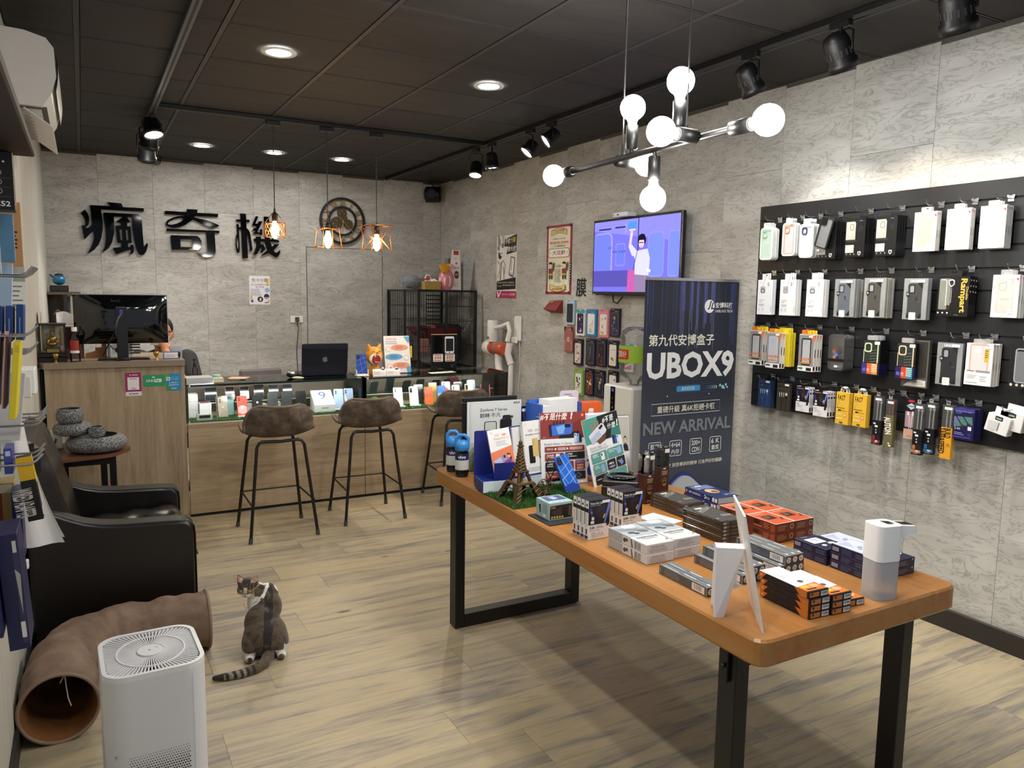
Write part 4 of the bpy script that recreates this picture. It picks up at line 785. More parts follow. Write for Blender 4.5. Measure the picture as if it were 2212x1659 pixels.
a.e('#9fb2dd',.86,.49,.12).e('#2a2629',.83,.71,.13).r('#b9b3be',.75,.74,.92,.78).e('#33292a',.52,.81,.14).poly('#e9dcd8',[(.5,.78),(.58,.76),(.55,.87),(.48,.87)]).poly('#ddbd72',[(.04,.68),(.12,.7),(.17,.85),(.04,.86)]).e('#2f4370',.13,.88,.06).poly('#b04a46',[(.72,.92),(.9,.9),(.95,.93),(.74,.95)]).e('#e8c1a8',.93,.86,.06);a.build(t)
t=thing('wall_socket','white wall socket with a plug and hanging cable on the sign wall','socket',(1.974,YB-.001,1.252))
q=MB();q.box(-.065,.065,-.010,0,0,.07,WHT,.003);q.build('plate',t);q=MB();q.box(-.02,.02,-.035,-.0101,.01,.06,mat('#4a4a4a',.4),.003);q.build('plug',t);q=MB();q.tube([(0,-.03,.01),(.01,-.03,-.05),(-.01,-.02,-.3),(.0,-.02,-.6)],.0035,mat('#2a2a2a',.5));q.build('cable',t)
def limb(q,pts,rad,m,seg=12):
 q.tube(pts,rad,m,seg);
 for p,r in((pts[0],rad[0]),(pts[-1],rad[-1])):q.ball(p,r,m,12,8)
def fused(q,name,voxel,smooth=4,loc=None,parent=None,rz=0,**kw):
 """melt the overlapping volumes of q into one continuous skin"""
 o=q.build('raw');md=o.modifiers.new('r','REMESH');md.mode='VOXEL';md.voxel_size=voxel
 if smooth:sm=o.modifiers.new('s','SMOOTH');sm.iterations=smooth;sm.factor=.5
 dg=bpy.context.evaluated_depsgraph_get();me=bpy.data.meshes.new_from_object(o.evaluated_get(dg));me.name=name
 ms=list(q.ms);old=o.data;bpy.data.objects.remove(o);bpy.data.meshes.remove(old)
 me.materials.clear();me.materials.append(ms[0])
 for p in me.polygons:p.use_smooth=True;p.material_index=0
 return put(name,me,parent,loc,rz,**kw)
SKIN=mat('#c98f6c',.5,noise=.05,scale=40);TEE=mat('#2c2d30',.85,noise=.15,scale=60);HAIR=mat('#15110f',.6,noise=.3,scale=90)
t=thing('person','seated person in a dark grey T-shirt with glasses and mask, half hidden behind the monitor','person',(.52,6.52,0),rz=-14)
q=MB()
q.ball((0,-.02,1.255),(.078,.098,.118),SKIN,20,14);q.ball((0,-.055,1.20),(.06,.065,.07),SKIN);limb(q,[(0,.02,1.20),(0,.045,1.08)],[.055,.06],SKIN)
q.ball((0,-.118,1.235),(.014,.02,.022),SKIN,10,8)
for s in(-1,1):
 q.ball((s*.079,.005,1.24),(.012,.022,.032),SKIN,10,8)
q.ball((0,.06,.98),(.19,.115,.14),SKIN);q.ball((0,.07,.78),(.165,.12,.22),SKIN);q.ball((0,.08,.56),(.18,.15,.12),SKIN)
limb(q,[(.185,.05,1.03),(.235,-.10,.86),(.225,-.20,.80)],[.062,.052,.045],SKIN);limb(q,[(.225,-.20,.80),(.13,-.20,.97),(.055,-.155,1.12)],[.045,.038,.028],SKIN)
limb(q,[(-.185,.05,1.03),(-.24,-.08,.84),(-.2,-.22,.80)],[.062,.052,.045],SKIN);limb(q,[(-.2,-.22,.80),(-.06,-.36,.80)],[.042,.03],SKIN)
for s in(-1,1):limb(q,[(s*.10,.0,.52),(s*.12,-.40,.50)],[.085,.062],SKIN);limb(q,[(s*.12,-.40,.50),(s*.12,-.36,.08)],[.055,.038],SKIN);limb(q,[(s*.12,-.36,.05),(s*.12,-.5,.035)],[.04,.03],SKIN)
q.ball((.045,-.15,1.145),(.03,.022,.045),SKIN);fh=[(.02,-.155,1.175),(.035,-.158,1.185),(.05,-.155,1.18),(.064,-.15,1.17)]
for i,f in enumerate(fh):limb(q,[(.032+.01*i,-.15,1.15),f,(f[0]-.01,f[1]+.018,f[2]+.028-.004*i)],[.0105,.0095,.008],SKIN,8)
limb(q,[(.05,-.14,1.13),(.075,-.12,1.155),(.07,-.105,1.18)],[.011,.010,.009],SKIN,8)
q.ball((-.03,-.38,.80),(.035,.05,.02),SKIN)
for i in range(4):limb(q,[(-.045+.02*i,-.40,.805),(-.04+.02*i,-.45,.80),(-.04+.02*i,-.475,.79)],[.010,.009,.008],SKIN,8)
limb(q,[(0,-.37,.80),(.03,-.40,.795)],[.011,.009],SKIN,8)
fused(q,'body',.0085,3,parent=t)
q=MB()
q.ball((0,.06,.985),(.205,.128,.145),TEE);q.ball((0,.07,.78),(.178,.132,.24),TEE);q.ball((0,.05,1.06),(.10,.09,.07),TEE)
limb(q,[(.17,.055,1.04),(.222,-.055,.91)],[.082,.074],TEE);limb(q,[(-.17,.055,1.04),(-.225,-.045,.90)],[.082,.074],TEE);q.ball((0,.08,.60),(.185,.155,.12),TEE)
fused(q,'shirt',.010,3,parent=t)
q=MB();q.ball((0,.012,1.292),(.086,.100,.092),HAIR);q.ball((0,.045,1.24),(.082,.075,.085),HAIR);fused(q,'hair',.007,2,parent=t)
q=MB();q.surf(12,7,lambda u,v:(.070*sin(R(-70+140*u)),-.052-.078*cos(R(-70+140*u))*(1-.25*abs(v-.5)),1.165+.07*v),mat('#e4e6ea',.6));q.tube([(.068,-.07,1.22),(.08,-.02,1.255)],.002,WHT);q.tube([(.066,-.07,1.18),(.08,-.0,1.215)],.002,WHT);q.build('face_mask',t)
q=MB()
for s in(-1,1):q.tube([(s*.033+.024*cos(a*pi/6),-.118+abs(s)*.004,1.262+.018*sin(a*pi/6))for a in range(12)],.0022,BLK,5,True);q.tube([(s*.058,-.112,1.268),(s*.082,-.02,1.266),(s*.08,.02,1.25)],.0025,BLK)
q.tube([(-.009,-.12,1.265),(.009,-.12,1.265)],.002,BLK);q.build('glasses',t)
for s in(-1,1):q=MB();q.ball((s*.032,-.098,1.262),(.012,.008,.007),mat('#efe8e2',.2));q.ball((s*.032,-.104,1.262),(.005,.004,.005),mat('#20130c',.2));q.build('eye',t)
t=thing('stool_seat','dark round office stool under the seated person','stool',(.54,6.60,0));q=MB();q.lathe([(.16,0),(.17,.01),(.17,.04),(.15,.05)],BLK,20,(0,0,.41));q.build('cushion',t);q=MB();q.cyl((0,0,.03),(0,0,.41),.025,BLK);q.lathe([(.2,0),(.2,.02),(.05,.03)],BLK,20);q.build('pedestal',t)
CB=mat('#0b0b0d',.35,noise=0);cx0,cx1,cy0,cy1,ch=2.92,3.55,7.18,8.05,1.62
t=thing('pet_cage','tall black wire cat cage in the corner behind the showcase','cage',(0,0,0))
for x,y in((cx0,cy0),(cx1,cy0),(cx0,cy1),(cx1,cy1)):q=MB();q.box(x-.014,x+.014,y-.014,y+.014,.0,ch,CB,.005);q.build('corner_post',t)
for z in(ch-.012,.82,.06):
 for(a,b_)in(((cx0,cy0),(cx1,cy0)),((cx0,cy1),(cx1,cy1)),((cx0,cy0),(cx0,cy1)),((cx1,cy0),(cx1,cy1))):q=MB();q.tube([(*a,z),(*b_,z)],.011,CB,6);q.build('cross_rail',t)
q=MB();q.tube([(cx0+.30,cy0,.06),(cx0+.30,cy0,ch)],.013,CB,6);q.build('front_post',t);q=MB();q.tube([(cx0,cy0+.38,.06),(cx0,cy0+.38,ch)],.013,CB,6);q.build('side_post',t)
for nm,a,b_,n in(('front_wires',(cx0,cy0),(cx1,cy0),24),('left_wires',(cx0,cy0),(cx0,cy1),32),('right_wires',(cx1,cy0),(cx1,cy1),32),('back_wires',(cx0,cy1),(cx1,cy1),24)):
 q=MB()
 for i in range(1,n):f=i/n;x=a[0]+(b_[0]-a[0])*f;y=a[1]+(b_[1]-a[1])*f;q.tube([(x,y,.06),(x,y,ch-.02)],.0022,CB,4)
 for z in(.3,.55,1.05,1.3,1.45):q.tube([(*a,z),(*b_,z)],.003,CB,4)
 q.build(nm,t,kind='stuff')
q=MB();q.box(cx0+.01,cx1-.01,cy0+.01,cy1-.01,.05,.06,CB);q.box(cx0+.01,cx1-.01,cy0+.3,cy1-.01,.80,.812,mat('#2a2b2e',.6));q.build('shelf_tray',t)
q=MB()
for i in range(13):f=.03+.045*i;q.box(cx1-.20,cx1-.02,cy1-.04,cy1-.036,.98+f,.992+f,CB)
for i in range(8):q.box(cx1-.20+.025*i,cx1-.196+.025*i,cy1-.04,cy1-.036,.98,1.56,CB)
q.build('mesh_ladder',t)
q=MB();MR=mat('#7a2f38',.7,noise=.1)
q.surf(10,6,lambda u,v:(cx0+.06+.5*u,cy0+.12+.4*v,1.17-.12*sin(pi*u)*sin(pi*v)+.06*(1-sin(pi*v))),MR);q.build('hammock',t)
q=MB();q.ext([(cx0+.2,1.14),(cx0+.42,1.14),(cx0+.34,1.25)],cy0+.40,cy0+.41,mat('#c06a78',.7),'xz');q.build('pink_flap',t)
for a,b_ in(((cx0+.06,cy0+.12,1.19),(cx0+.01,cy0+.05,1.33)),((cx0+.56,cy0+.12,1.19),(cx1-.01,cy0+.05,1.33))):q=MB();q.tube([a,b_],.004,mat('#9a948a',.4));q.build('hammock_strap',t)
q=MB();q.lathe([(.035,0),(.04,.02),(.04,.11),(.02,.13)],clear('feeder',(.85,.86,.86)),12,(cx0+.09,cy0+.10,1.13));q.build('water_feeder',t);q=MB();q.box(cx0+.05,cx0+.14,cy0+.05,cy0+.15,.98,1.125,mat('#a57668',.6),.01);q.build('feeder_base',t)
q=MB();q.ball((cx0+.34,cy0+.35,.87),(.17,.14,.05),mat('#6d6f75',.9,noise=.2));q.build('grey_cushion',t);q=MB();q.box(cx1-.22,cx1-.03,cy0+.25,cy0+.6,.86,1.26,mat('#1d2026',.7),.03);q.build('dark_carrier',t)
for x in(.15,.45):q=MB();q.lathe([(.03,-.012),(.03,.012)],CB,12,(cx0+x,cy0,.025),Mx.Rotation(R(90),3,'X'));q.build('caster',t)
q=MB();q.box(cx0+.285,cx0+.315,cy0-.022,cy0-.01,1.18,1.26,CB,.003);q.build('latch',t)
TOP=ch+.001
q=MB();rng=random.Random(4);FUR=[mat('#7d838c',.9,noise=.1),mat('#9aa0a9',.9,noise=.1),mat('#6a7078',.9,noise=.1)]
q.ball((0,0,.075),(.095,.12,.070),FUR[0],14,10)
for i in range(1600):
 a=rng.uniform(0,6.28);p=rng.uniform(-1,1);c_=sqrt(1-p*p);n=V((c_*cos(a),c_*sin(a),p));c0=V((n.x*.093,n.y*.118,.075+n.z*.069));tip=c0+n*.016+V((rng.uniform(-.012,.012),rng.uniform(-.012,.012),-.012));s_=n.orthogonal()*.0016
 if tip.z>.001:q.add([c0-s_,c0+s_,tip],[(0,1,2)],FUR[i%3])
q.build('fluffy_cushion',loc=(2.985,7.55,TOP),label='grey fluffy cushion rolled on the left of the cage top',cat='cushion')
q=MB();q.box(-.055,.055,-.06,.06,0,.075,mat('#6d4a3d',.7,noise=.4,scale=50),.015);q.build('brown_pouch',loc=(3.075,7.30,TOP),label='small brown patterned pouch between the fluffy cushion and kraft box',cat='pouch')if False else None
t=thing('kraft_box','open kraft box full of white tissue on top of the cat cage','box',(3.135,7.32,TOP),rz=-4)
KR=mat('#a98f4c',.55,noise=.06);q=MB()
for x0,x1,y0,y1 in((-.085,.085,0,.004),(-.085,.085,.116,.12),(-.085,-.081,.0045,.1155),(.081,.085,.0045,.1155)):q.box(x0,x1,y0,y1,0,.085,KR)
q.box(-.081,.081,.0045,.1155,0,.004,KR);q.build('carton',t)
q=MB();rng=random.Random(3);q.surf(12,8,lambda u,v:(-.078+.156*u,.008+.104*v,.07+.045*sin(pi*u)*sin(pi*v)+.014*sin(13*u+7*v)),mat('#efe9ee',.7),smooth=False);q.build('tissue',t)
q=MB();q.ball((-.045,.05,.115),(.03,.03,.022),mat('#c9445e',.5));q.tube([(-.075,.04,.11),(-.06,.03,.145),(-.03,.03,.145),(-.015,.04,.11)],.006,WHT);q.build('pink_toy',t)
t=thing('pink_gift_bag','pink and clear plastic bag with a yellow bow on the cage top','bag',(3.30,7.36,TOP))
PB=mat('#d98a95',.35,noise=.25,scale=14);q=MB();q.surf(16,10,lambda u,v:((.085*sin(pi*(.12+.8*v))**.6)*cos(2*pi*u)*(1+.09*sin(10*pi*u+3*v)),(.07*sin(pi*(.12+.8*v))**.6)*sin(2*pi*u)*(1+.09*sin(10*pi*u)),.205*v),PB,cu=True);q.build('bag_body',t)
q=MB()
for i in range(4):a=R(200+38*i);q.surf(3,6,lambda u,v:(.087*cos(a+.22*(u-.5))*sin(pi*(.12+.8*v))**.6*1.04,.074*sin(a+.22*(u-.5))*sin(pi*(.12+.8*v))**.6*1.04,.02+.15*v),mat('#f0dadc',.4))
q.build('pale_stripes',t);q=MB();q.surf(10,6,lambda u,v:(-.04+.05*cos(6.28*u)*(.4+v),-.05+.03*sin(6.28*u)*(.4+v),.17+.08*v+.01*sin(12*u)),mat('#e0a52e',.5),cu=True,smooth=False);q.build('yellow_bow',t)
q=MB();q.surf(10,5,lambda u,v:(.03+.05*cos(6.28*u)*(.3+v),.0+.03*sin(6.28*u)*(.3+v),.19+.07*v+.012*sin(19*u)),mat('#ecc9cf',.4),cu=True,smooth=False);q.build('knot_ruffle',t)
t=thing('pet_food_bag','tall white pet food bag with red print and silver side on the cage','bag',(3.415,7.40,TOP),rz=-10)
q=MB();q.ext([(-.062,0),(.058,0),(.05,.25),(.040,.41),(-.045,.41),(-.055,.25)],-.045,-.0445,mat('#e6e2e2',.35),'xz');q.add([(-.062,-.045,0),(.058,-.045,0),(.058,.085,0),(-.062,.085,0),(-.045,-.045,.41),(.04,-.045,.41),(.04,-.035,.41),(-.045,-.035,.41)],[(1,2,6,5),(0,4,7,3),(2,3,7,6),(0,3,2,1),(4,5,6,7)],mat('#b3b1ad',.3,.4));q.build('sack',t)
a=Art(.12,.41);a.T=Mx.Translation((-.062,-.0455,.41));a.r('#b02a34',.3,.02,.75,.12).t('#c98a8a','DIET',.32,.2,.03).e('#c9606a',.55,.33,.1).t('#b83a44','TABLE CAT',.2,.42,.05,wfit=.66,bold=.01).e('#5a1820',.58,.62,.22,.1).t('#e9d9da','FIT',.46,.59,.06).lines('#a9a5a5',.3,.82,.8,3,.04,.3);a.build(t)
o=MB();o.box(-.07,.07,0,.06,0,.335,mat('#7c776a',.6),.002);o.build('grey_carton',loc=(3.50,7.62,TOP),label='dull grey carton standing behind the pet food bag',cat='box',rz=8)
o=MB();o.box(-.18,.18,0,.2,0,.12,mat('#8d8583',.6),.002);o=o.build('grey_tray_box',loc=(3.25,7.70,TOP),label='flat grey box behind the kraft box on the cage',cat='box')
def rwall(name,label,cat,y,z,off=0.,group=None):return thing(name,label,cat,(XR-off,y,z),rz=-90,group=group)
t=rwall('cordless_vacuum','white cordless vacuum with orange dust cup hanging on the right wall','vacuum',6.55,.62)
OC=mat('#c8583c',.3,noise=.03);q=MB();q.box(.10,.22,-.03,0,.52,.76,WHT,.012);q.box(.09,.20,-.05,-.03,.50,.56,WHT,.01);q.build('wall_mount',t)
q=MB();q.lathe([(.05,0),(.052,.01),(.052,.20),(.046,.21)],WHT,18,(-.16,-.12,.50));q.build('battery_handle',t);q=MB();q.box(-.185,-.14,-.176,-.171,.53,.55,mat('#8b6f6a',.4));q.build('badge',t)
q=MB();q.T=Mx.Translation((-.12,-.12,.44))@Mx.Rotation(R(90),4,'Y');q.lathe([(.045,-.16),(.072,-.14),(.075,-.06),(.065,-.04)],WHT,20);q.T=Mx.Identity(4);q.build('motor_head',t)
q=MB();q.T=Mx.Translation((-.12,-.12,.44))@Mx.Rotation(R(90),4,'Y');q.lathe([(.058,-.039),(.06,.06),(.06,.20),(.05,.21)],OC,18);q.build('dust_cup',t)
q=MB();q.T=Mx.Translation((-.12,-.12,.44))@Mx.Rotation(R(90),4,'Y');q.lathe([(.0605,.06),(.0615,.065),(.0615,.10),(.0605,.105)],mat('#8d8076',.35),18);q.build('cup_band',t)
q=MB();q.tube([(-.10,-.12,.64),(.02,-.11,.66),(.10,-.09,.69),(.13,-.09,.62),(.11,-.1,.52)],[.018,.02,.022,.02,.024],WHT,10);q.build('grip',t)
q=MB();q.tube([(.12,-.08,.50),(.10,-.09,.40),(.13,-.07,.30)],.034,WHT,12);q.build('brush_holder',t);q=MB();q.tube([(-.03,-.12,.40),(-.03,-.12,.30),(.0,-.12,.2)],.036,WHT,12);q.build('tube_collar',t)
q=MB();q.cyl((.0,-.12,.22),(.0,-.12,-.50),.022,mat('#d5d7da',.35),12);q.build('long_tube',t);q=MB();q.tube([(.13,-.07,.3),(.13,-.07,.05),(.10,-.07,-.06)],[.024,.026,.02],WHT,10);q.build('crevice_tool',t)
q=MB();q.tube([(.22,-.03,.52),(.24,-.03,.30),(.21,-.03,.1),(.23,-.03,-.1),(.19,-.03,-.3)],.004,mat('#d8d3c8',.5));q.build('charging_cable',t)
q=MB();q.T=Mx.Translation((.0,-.13,-.565));q.box(-.12,.12,-.05,.05,-.05,.05,WHT,.02);q.build('floor_head',t)
def poster(name,y0,y1,z0,z1,label,bg,fn):
 w,h=y0-y1,z1-z0;t=rwall(name,label,'poster',y0,z0,.0015);q=MB();q.box(0,w,-.001,.001,0,h,mat(bg,.4,noise=.02));q.build('paper',t)
 a=Art(w,h);a.T=Mx.Translation((0,-.001,h));fn(a);a.build(t);return t
def p1(a):
 a.r('#9c9a98',.06,.05,.2,.16).poly('#8d8b8a',[(.05,.0),(.16,.0),(.10,.2)]).poly('#b9b7b4',[(.26,0),(.4,0),(.36,.22)])
 a.poly('#2a292b',[(.42,.06),(.98,.0),(1.0,.02),(.98,.16),(.98,.27),(.5,.31),(.55,.18),(.38,.18)])
 a.t('#f2f2f2','手機',.44,.055,.085,wfit=.24,bold=.03,shear=.15).t('#e9c246','分期',.70,.04,.085,wfit=.24,bold=.03,shear=.15).t('#f4f4f4','辦大機',.54,.18,.085,wfit=.42,bold=.03,shear=.15)
 a.poly('#2b2a2c',[(.08,.27),(.22,.24),(.28,.33),(.2,.38),(.1,.36)]).poly('#efefee',[(.12,.2),(.3,.16),(.4,.26),(.28,.34),(.16,.3)]).e('#8c8a8b',.1,.2,.06).e('#7c7a7b',.3,.16,.06)
 for l in([(.05,.4),(.2,.48),(.15,.6)],[(.2,.45),(.35,.4),(.45,.48),(.4,.62)],[(.05,.68),(.16,.56),(.2,.72)],[(.25,.44),(.22,.7)],[(.36,.5),(.4,.72)],[(.1,.3),(.3,.28)]):a.l('#4c4b4d',l,.02)
 a.poly('#69676a',[(.72,.34),(.93,.36),(.86,.66),(.8,.68),(.62,.63)]).poly('#d9d7d6',[(.75,.36),(.9,.375),(.83,.645),(.66,.61)]).poly('#fbfbfa',[(.75,.39),(.87,.4),(.82,.6),(.69,.58)])
 for i in range(7):a.r('#4c4b4d',.73+.003*(3-i),.41+.024*i,.80+.003*(3-i),.42+.024*i)
 for i in range(7):a.l('#b5b3b1',[(.86,.5+.025*i),(.99,.47+.03*i)],.008)
 a.poly('#1f1e20',[(.03,.735),(.97,.67),(.97,.855),(.03,.875)]).t('#c9c7c4','免頭款 免信用卡 免保證人',.06,.74,.03,wfit=.86).t('#b9c46a','快速',.08,.80,.025,wfit=.2).t('#d8d6d0','過件有保障 最高三十期',.32,.785,.025,wfit=.6)
 a.r('#b13a62',0,.89,1,1).poly('#f6e9ee',[(.04,.9),(.1,.9),(.14,.955),(.24,.88),(.29,.88),(.15,.995),(.11,.995)]).t('#f3dbe4','貸你買夢想 貸金零卡分期',.29,.935,.022,wfit=.4).t('#fbf0f4','愛分期',.72,.925,.035,wfit=.22,bold=.02)
poster('instalment_poster',6.862,6.455,1.550,2.155,'tall black and white comic poster with a magenta foot on the right wall','#e9e8e6',p1)
def p2(a):
 a.r('#ece2c9',.07,.035,.93,.965)
 for i in range(9):aa=-pi+pi*i/9;a.poly('#d5dbc0',[(.5,.45),(.5+.43*cos(aa),.45+.2*sin(aa)),(.5+.43*cos(aa+.17),.45+.2*sin(aa+.17))])
 for i in range(5):x=.12+.18*i;a.poly('#d3dabd',[(x,.55),(x+.06,.55),(x+.10,.95),(x-.02,.95)])
 def band(y,up,col,txt):
  a.poly('#8b6b32',[(.19+.62*i/10,y-.012+up*.035*sin(pi*i/10))for i in range(11)]+[(.81-.62*i/10,y+.07+up*.035*sin(pi*i/10))for i in range(11)])
  a.poly(col,[(.21+.58*i/10,y-.004+up*.035*sin(pi*i/10))for i in range(11)]+[(.79-.58*i/10,y+.062+up*.035*sin(pi*i/10))for i in range(11)]);a.t('#5a3a20',txt,.5,y+.008+up*.03,.04,'c',bold=.02,wfit=.42)
 band(.085,-1,'#dcc489','三Q大双飽');a.t('#3f6a73','台灣辣起來十五週年慶',.5,.19,.018,'c',wfit=.5).t('#c9555c','電話吃到飽',.5,.235,.035,'c',wfit=.74).t('#6a5a50','三Q  免費通話送',.5,.29,.025,'c',wfit=.46)
 a.poly('#b5954e',rr(.07,.335,.93,.47,.06)).poly('#f3efe6',rr(.1,.345,.9,.46,.05)).t('#9c1f33','大双飽',.5,.365,.07,'c',wfit=.5,bold=.03).e('#b9cbd9',.16,.40,.025).e('#b9cbd9',.84,.40,.025)
 for x in(.02,.98):
  for i in range(9):a.e('#1f1416',x+(.015 if x<.5 else-.015),.54+.036*i,.035,.019).e('#e9dccb',x+(.015 if x<.5 else-.015),.54+.036*i,.018,.011)
 for cx in(.2,.74):
  a.e('#2a1a18',cx,.55,.07,.02).e('#ecc7a5',cx,.595,.075,.034).poly('#7c3a2c',[(cx-.08,.63),(cx+.09,.63),(cx+.07,.70),(cx-.07,.70)]).r('#c79a5a',cx-.07,.70,cx+.08,.725).r('#3a201c',cx-.06,.725,cx-.01,.78).r('#3a201c',cx+.03,.725,cx+.08,.78).poly('#5a3226',[(cx+.1,.56),(cx+.16,.53),(cx+.13,.66),(cx+.09,.66)])
 for i in range(4):a.poly('#3f6f9c',[(.37+.07*i,.59),(.40+.07*i,.572),(.43+.07*i,.59),(.40+.07*i,.608)]).poly('#efe6d2',[(.385+.07*i,.59),(.40+.07*i,.58),(.415+.07*i,.59),(.40+.07*i,.6)])
 a.lines('#9c8c7c',.37,.635,.66,7,.028,.35,.35);band(.865,1,'#d9bf7c','Netflix看到飽')
 for x in(.05,.95):
  for y in(.025,.975):a.e('#3a141d',x,y,.03)
poster('unlimited_plan_poster',5.914,5.508,1.594,2.188,'cream poster in a dark red frame with two cartoon figures on the right wall','#96283f',p2)
t=rwall('calligraphy_sheet','black brushed character cut-out on the wall left of television','lettering',5.43,1.575,.002);q=MB();vs,fs,x0,x1,y0,y1=glyphs('膜',.012);q.add([((a-x0)/(x1-x0)*.15,-.001,(b_-y0)/(y1-y0)*.155)for a,b_ in vs],fs,BLK);q.build('lettering',t)
t=rwall('leaflet_bracket','small dark red folded leaflet bracket sticking out under the cream poster','leaflet holder',5.83,1.43)
q=MB();q.add([(0,-.075,.03),(.20,-.075,.02),(.20,-.0,.0),(0,0,.0),(0,-.075,.035),(.20,-.075,.025),(.20,-.005,.115),(.0,-.005,.105)],[(0,1,2,3),(4,5,6,7),(1,5,6,2),(0,4,5,1)],mat('#7a2a2a',.5));q.build('bracket',t)
a=Art(.2,.11);a.T=Mx.Translation((0,-.006,.11))@Mx.Rotation(R(-38),4,'X');a.t('#efd9a0','掃碼',.15,.12,.34,bold=.03).t('#efd9a0','加我',.15,.55,.34,bold=.03);a.build(t)
TVS=glow('tv_light',(.36,.36,.95),1.0)
def lit(h,k=1.0):
 key=('lit',h,k)
 if key not in _mats:_mats[key]=glow('screen_'+h.strip('#'),C(h),k)
 return _mats[key]
t=rwall('television','wall mounted television showing a woman holding a train strap','television',5.085,1.592,.08)
tw,th=1.035,.578;q=MB();q.box(0,tw,0,.035,0,th,mat('#0a0a0c',.25,noise=0),.004);q.build('casing',t);q=MB();q.box(.3,.7,.0355,.0798,.15,.45,BLK);q.build('wall_bracket',t)
a=Art(tw-.03,th-.045);E=lambda h:lit(h,.85)
a.r(E('#7470dd'),0,0,1,1).poly(E('#8a86e6'),[(0,0),(1,0),(1,.35),(0,.12)]).rr(E('#9a97f0'),-.0,.16,.24,.78,.05).rr(E('#6f7be0'),.0,.18,.22,.76,.04)
a.r(E('#5750a8'),0,.70,.58,.93).rr(E('#8986ea'),.28,.32,.40,.64,.02).rr(E('#6c78dd'),.29,.34,.39,.62,.015).r(E('#2a2a55'),.06,.10,.22,.12).r(E('#2a2a55'),.27,.09,.40,.11).rr(E('#8c8eee'),.66,.2,.84,.8,.04).rr(E('#7888e6'),.67,.22,.83,.78,.035).rr(E('#8c8eee'),.88,.2,.995,.8,.03).rr(E('#7888e6'),.89,.22,.995,.78,.03)
a.r(E('#35305c'),.545,0,.555,.62).rr(E('#4d8fe0'),.43,.04,.53,.15,.02).r(E('#e5e6fb'),.445,.14,.515,.16)
a.l(E('#d9c3d6'),[(.475,.17),(.455,.38),(.50,.5)],.03).e(E('#d8b4c0'),.472,.165,.018).poly(E('#cfcdf0'),[(.44,.36),(.47,.34),(.54,.44),(.66,.42),(.69,.55),(.68,.78),(.52,.76),(.52,.55)])
a.e(E('#1c1730'),.595,.30,.045,.085).e(E('#e3c3cf'),.59,.34,.032,.065).poly(E('#1c1730'),[(.55,.3),(.56,.23),(.62,.22),(.64,.34),(.625,.3)]).l(E('#2a2440'),[(.56,.335),(.615,.335)],.006).e(E('#c05a72'),.588,.385,.008,.006)
a.poly(E('#8d7aa0'),[(.52,.76),(.67,.78),(.68,1),(.48,1)]).l(E('#3c2d55'),[(.55,.42),(.50,.72)],.006).poly(E('#c45aa4'),[(.44,.70),(.52,.70),(.52,1),(.435,1)]).l(E('#efe2f4'),[(.66,.7),(.70,.72)],.02)
a.t(E('#3a3a78'),'五五折',.18,.36,.035).t(E('#3a3a78'),'音樂 王瑞琪',.24,.42,.035,wfit=.17)
a.r(E('#b7b5f2'),.40,.05,.405,.2);a.build(t,(.015,-.0005,th-.018),name='lit_picture')
q=MB();q.box(.015,tw-.015,-.001,-.0002,.012,.018,mat('#38383c',.2));q.build('lower_bezel',t);q=MB();q.tube([(.25,.02,0),(.26,.02,-.05),(.31,.02,-.06),(.36,.03,-.01)],.006,BLK);q.build('looped_cable',t)
q=MB();q.box(.0,.05,-.002,.036,.0,.01,mat('#8a8a8e',.3));q.build('corner_trim',t)
t=rwall('set_top_box','small white set-top box resting on the top edge of the television','set-top box',4.76,2.171,.075)
q=MB();q.ext(rr(0,-.07,.17,.04,.02),0,.028,WHT,'xy');q.build('case',t);q=MB();q.box(.06,.085,-.0712,-.0701,.008,.016,BLK);q.box(.02,.035,-.0712,-.0701,.010,.014,mat('#777',.4)if False else GREY);q.build('ports',t)
def film(y0,y1,z0,z1,bg,inner,label,acc=None,hdr=None,round_=False):
 w,h=y0-y1,z1-z0;t=rwall('phone_film_card',label,'phone film',y0,z0,.003,group='phone films hanging on the right wall');q=MB();q.ext(rr(0,0,w,h,.006 if not round_ else .02,2),-.016,0,mat(bg,.35,noise=.05),'xz');q.build('sleeve',t)
 a=Art(w,h);a.T=Mx.Translation((0,-.016,h))
 if hdr:a.rr(hdr,.0,0,1,.15,.12).rr('#dfe8ea',.4,.03,.6,.06,.03)
 else:a.r('#b8a9b4',.1,.03,.16,.05).r('#a9545c',.2,.025,.45,.06).lines('#c3bfcf',.5,.1,.85,1,.03,.5)
 a.rr('#8d8a92',.13,.155,.87,.925,.1);a.rr(inner,.15,.165,.85,.915,.09)
 for c_,pts in acc or[]:a.poly(c_,pts)
 if bg=='#1c1626':a.poly('#2c3478',[(.93,.35),(1,.2),(1,1),(.93,1)]).lines('#a03a3a',.3,.95,.7,1,.02,.6,.1)
 a.build(t);return t
rng=random.Random(11)
def blobs(cols,n,seed):
 g=random.Random(seed);o=[]
 for i in range(n):
  cx,cy,s_=g.uniform(.28,.72),g.uniform(.3,.85),g.uniform(.06,.16);k=g.randint(4,7);a0=g.uniform(0,6)
  o.append((cols[i%len(cols)],[(min(.84,max(.16,cx+s_*cos(a0+6.283*j/k)*g.uniform(.5,1))),min(.91,max(.17,cy+.45*s_*sin(a0+6.283*j/k)*g.uniform(.6,1.4))))for j in range(k)]))
 return o
film(5.557,5.428,1.34,1.549,'#a9bfd3','#22262b','pale blue phone film card with a dark marbled sheet, topmost left',blobs(['#3a3f46','#2e3238'],8,1))
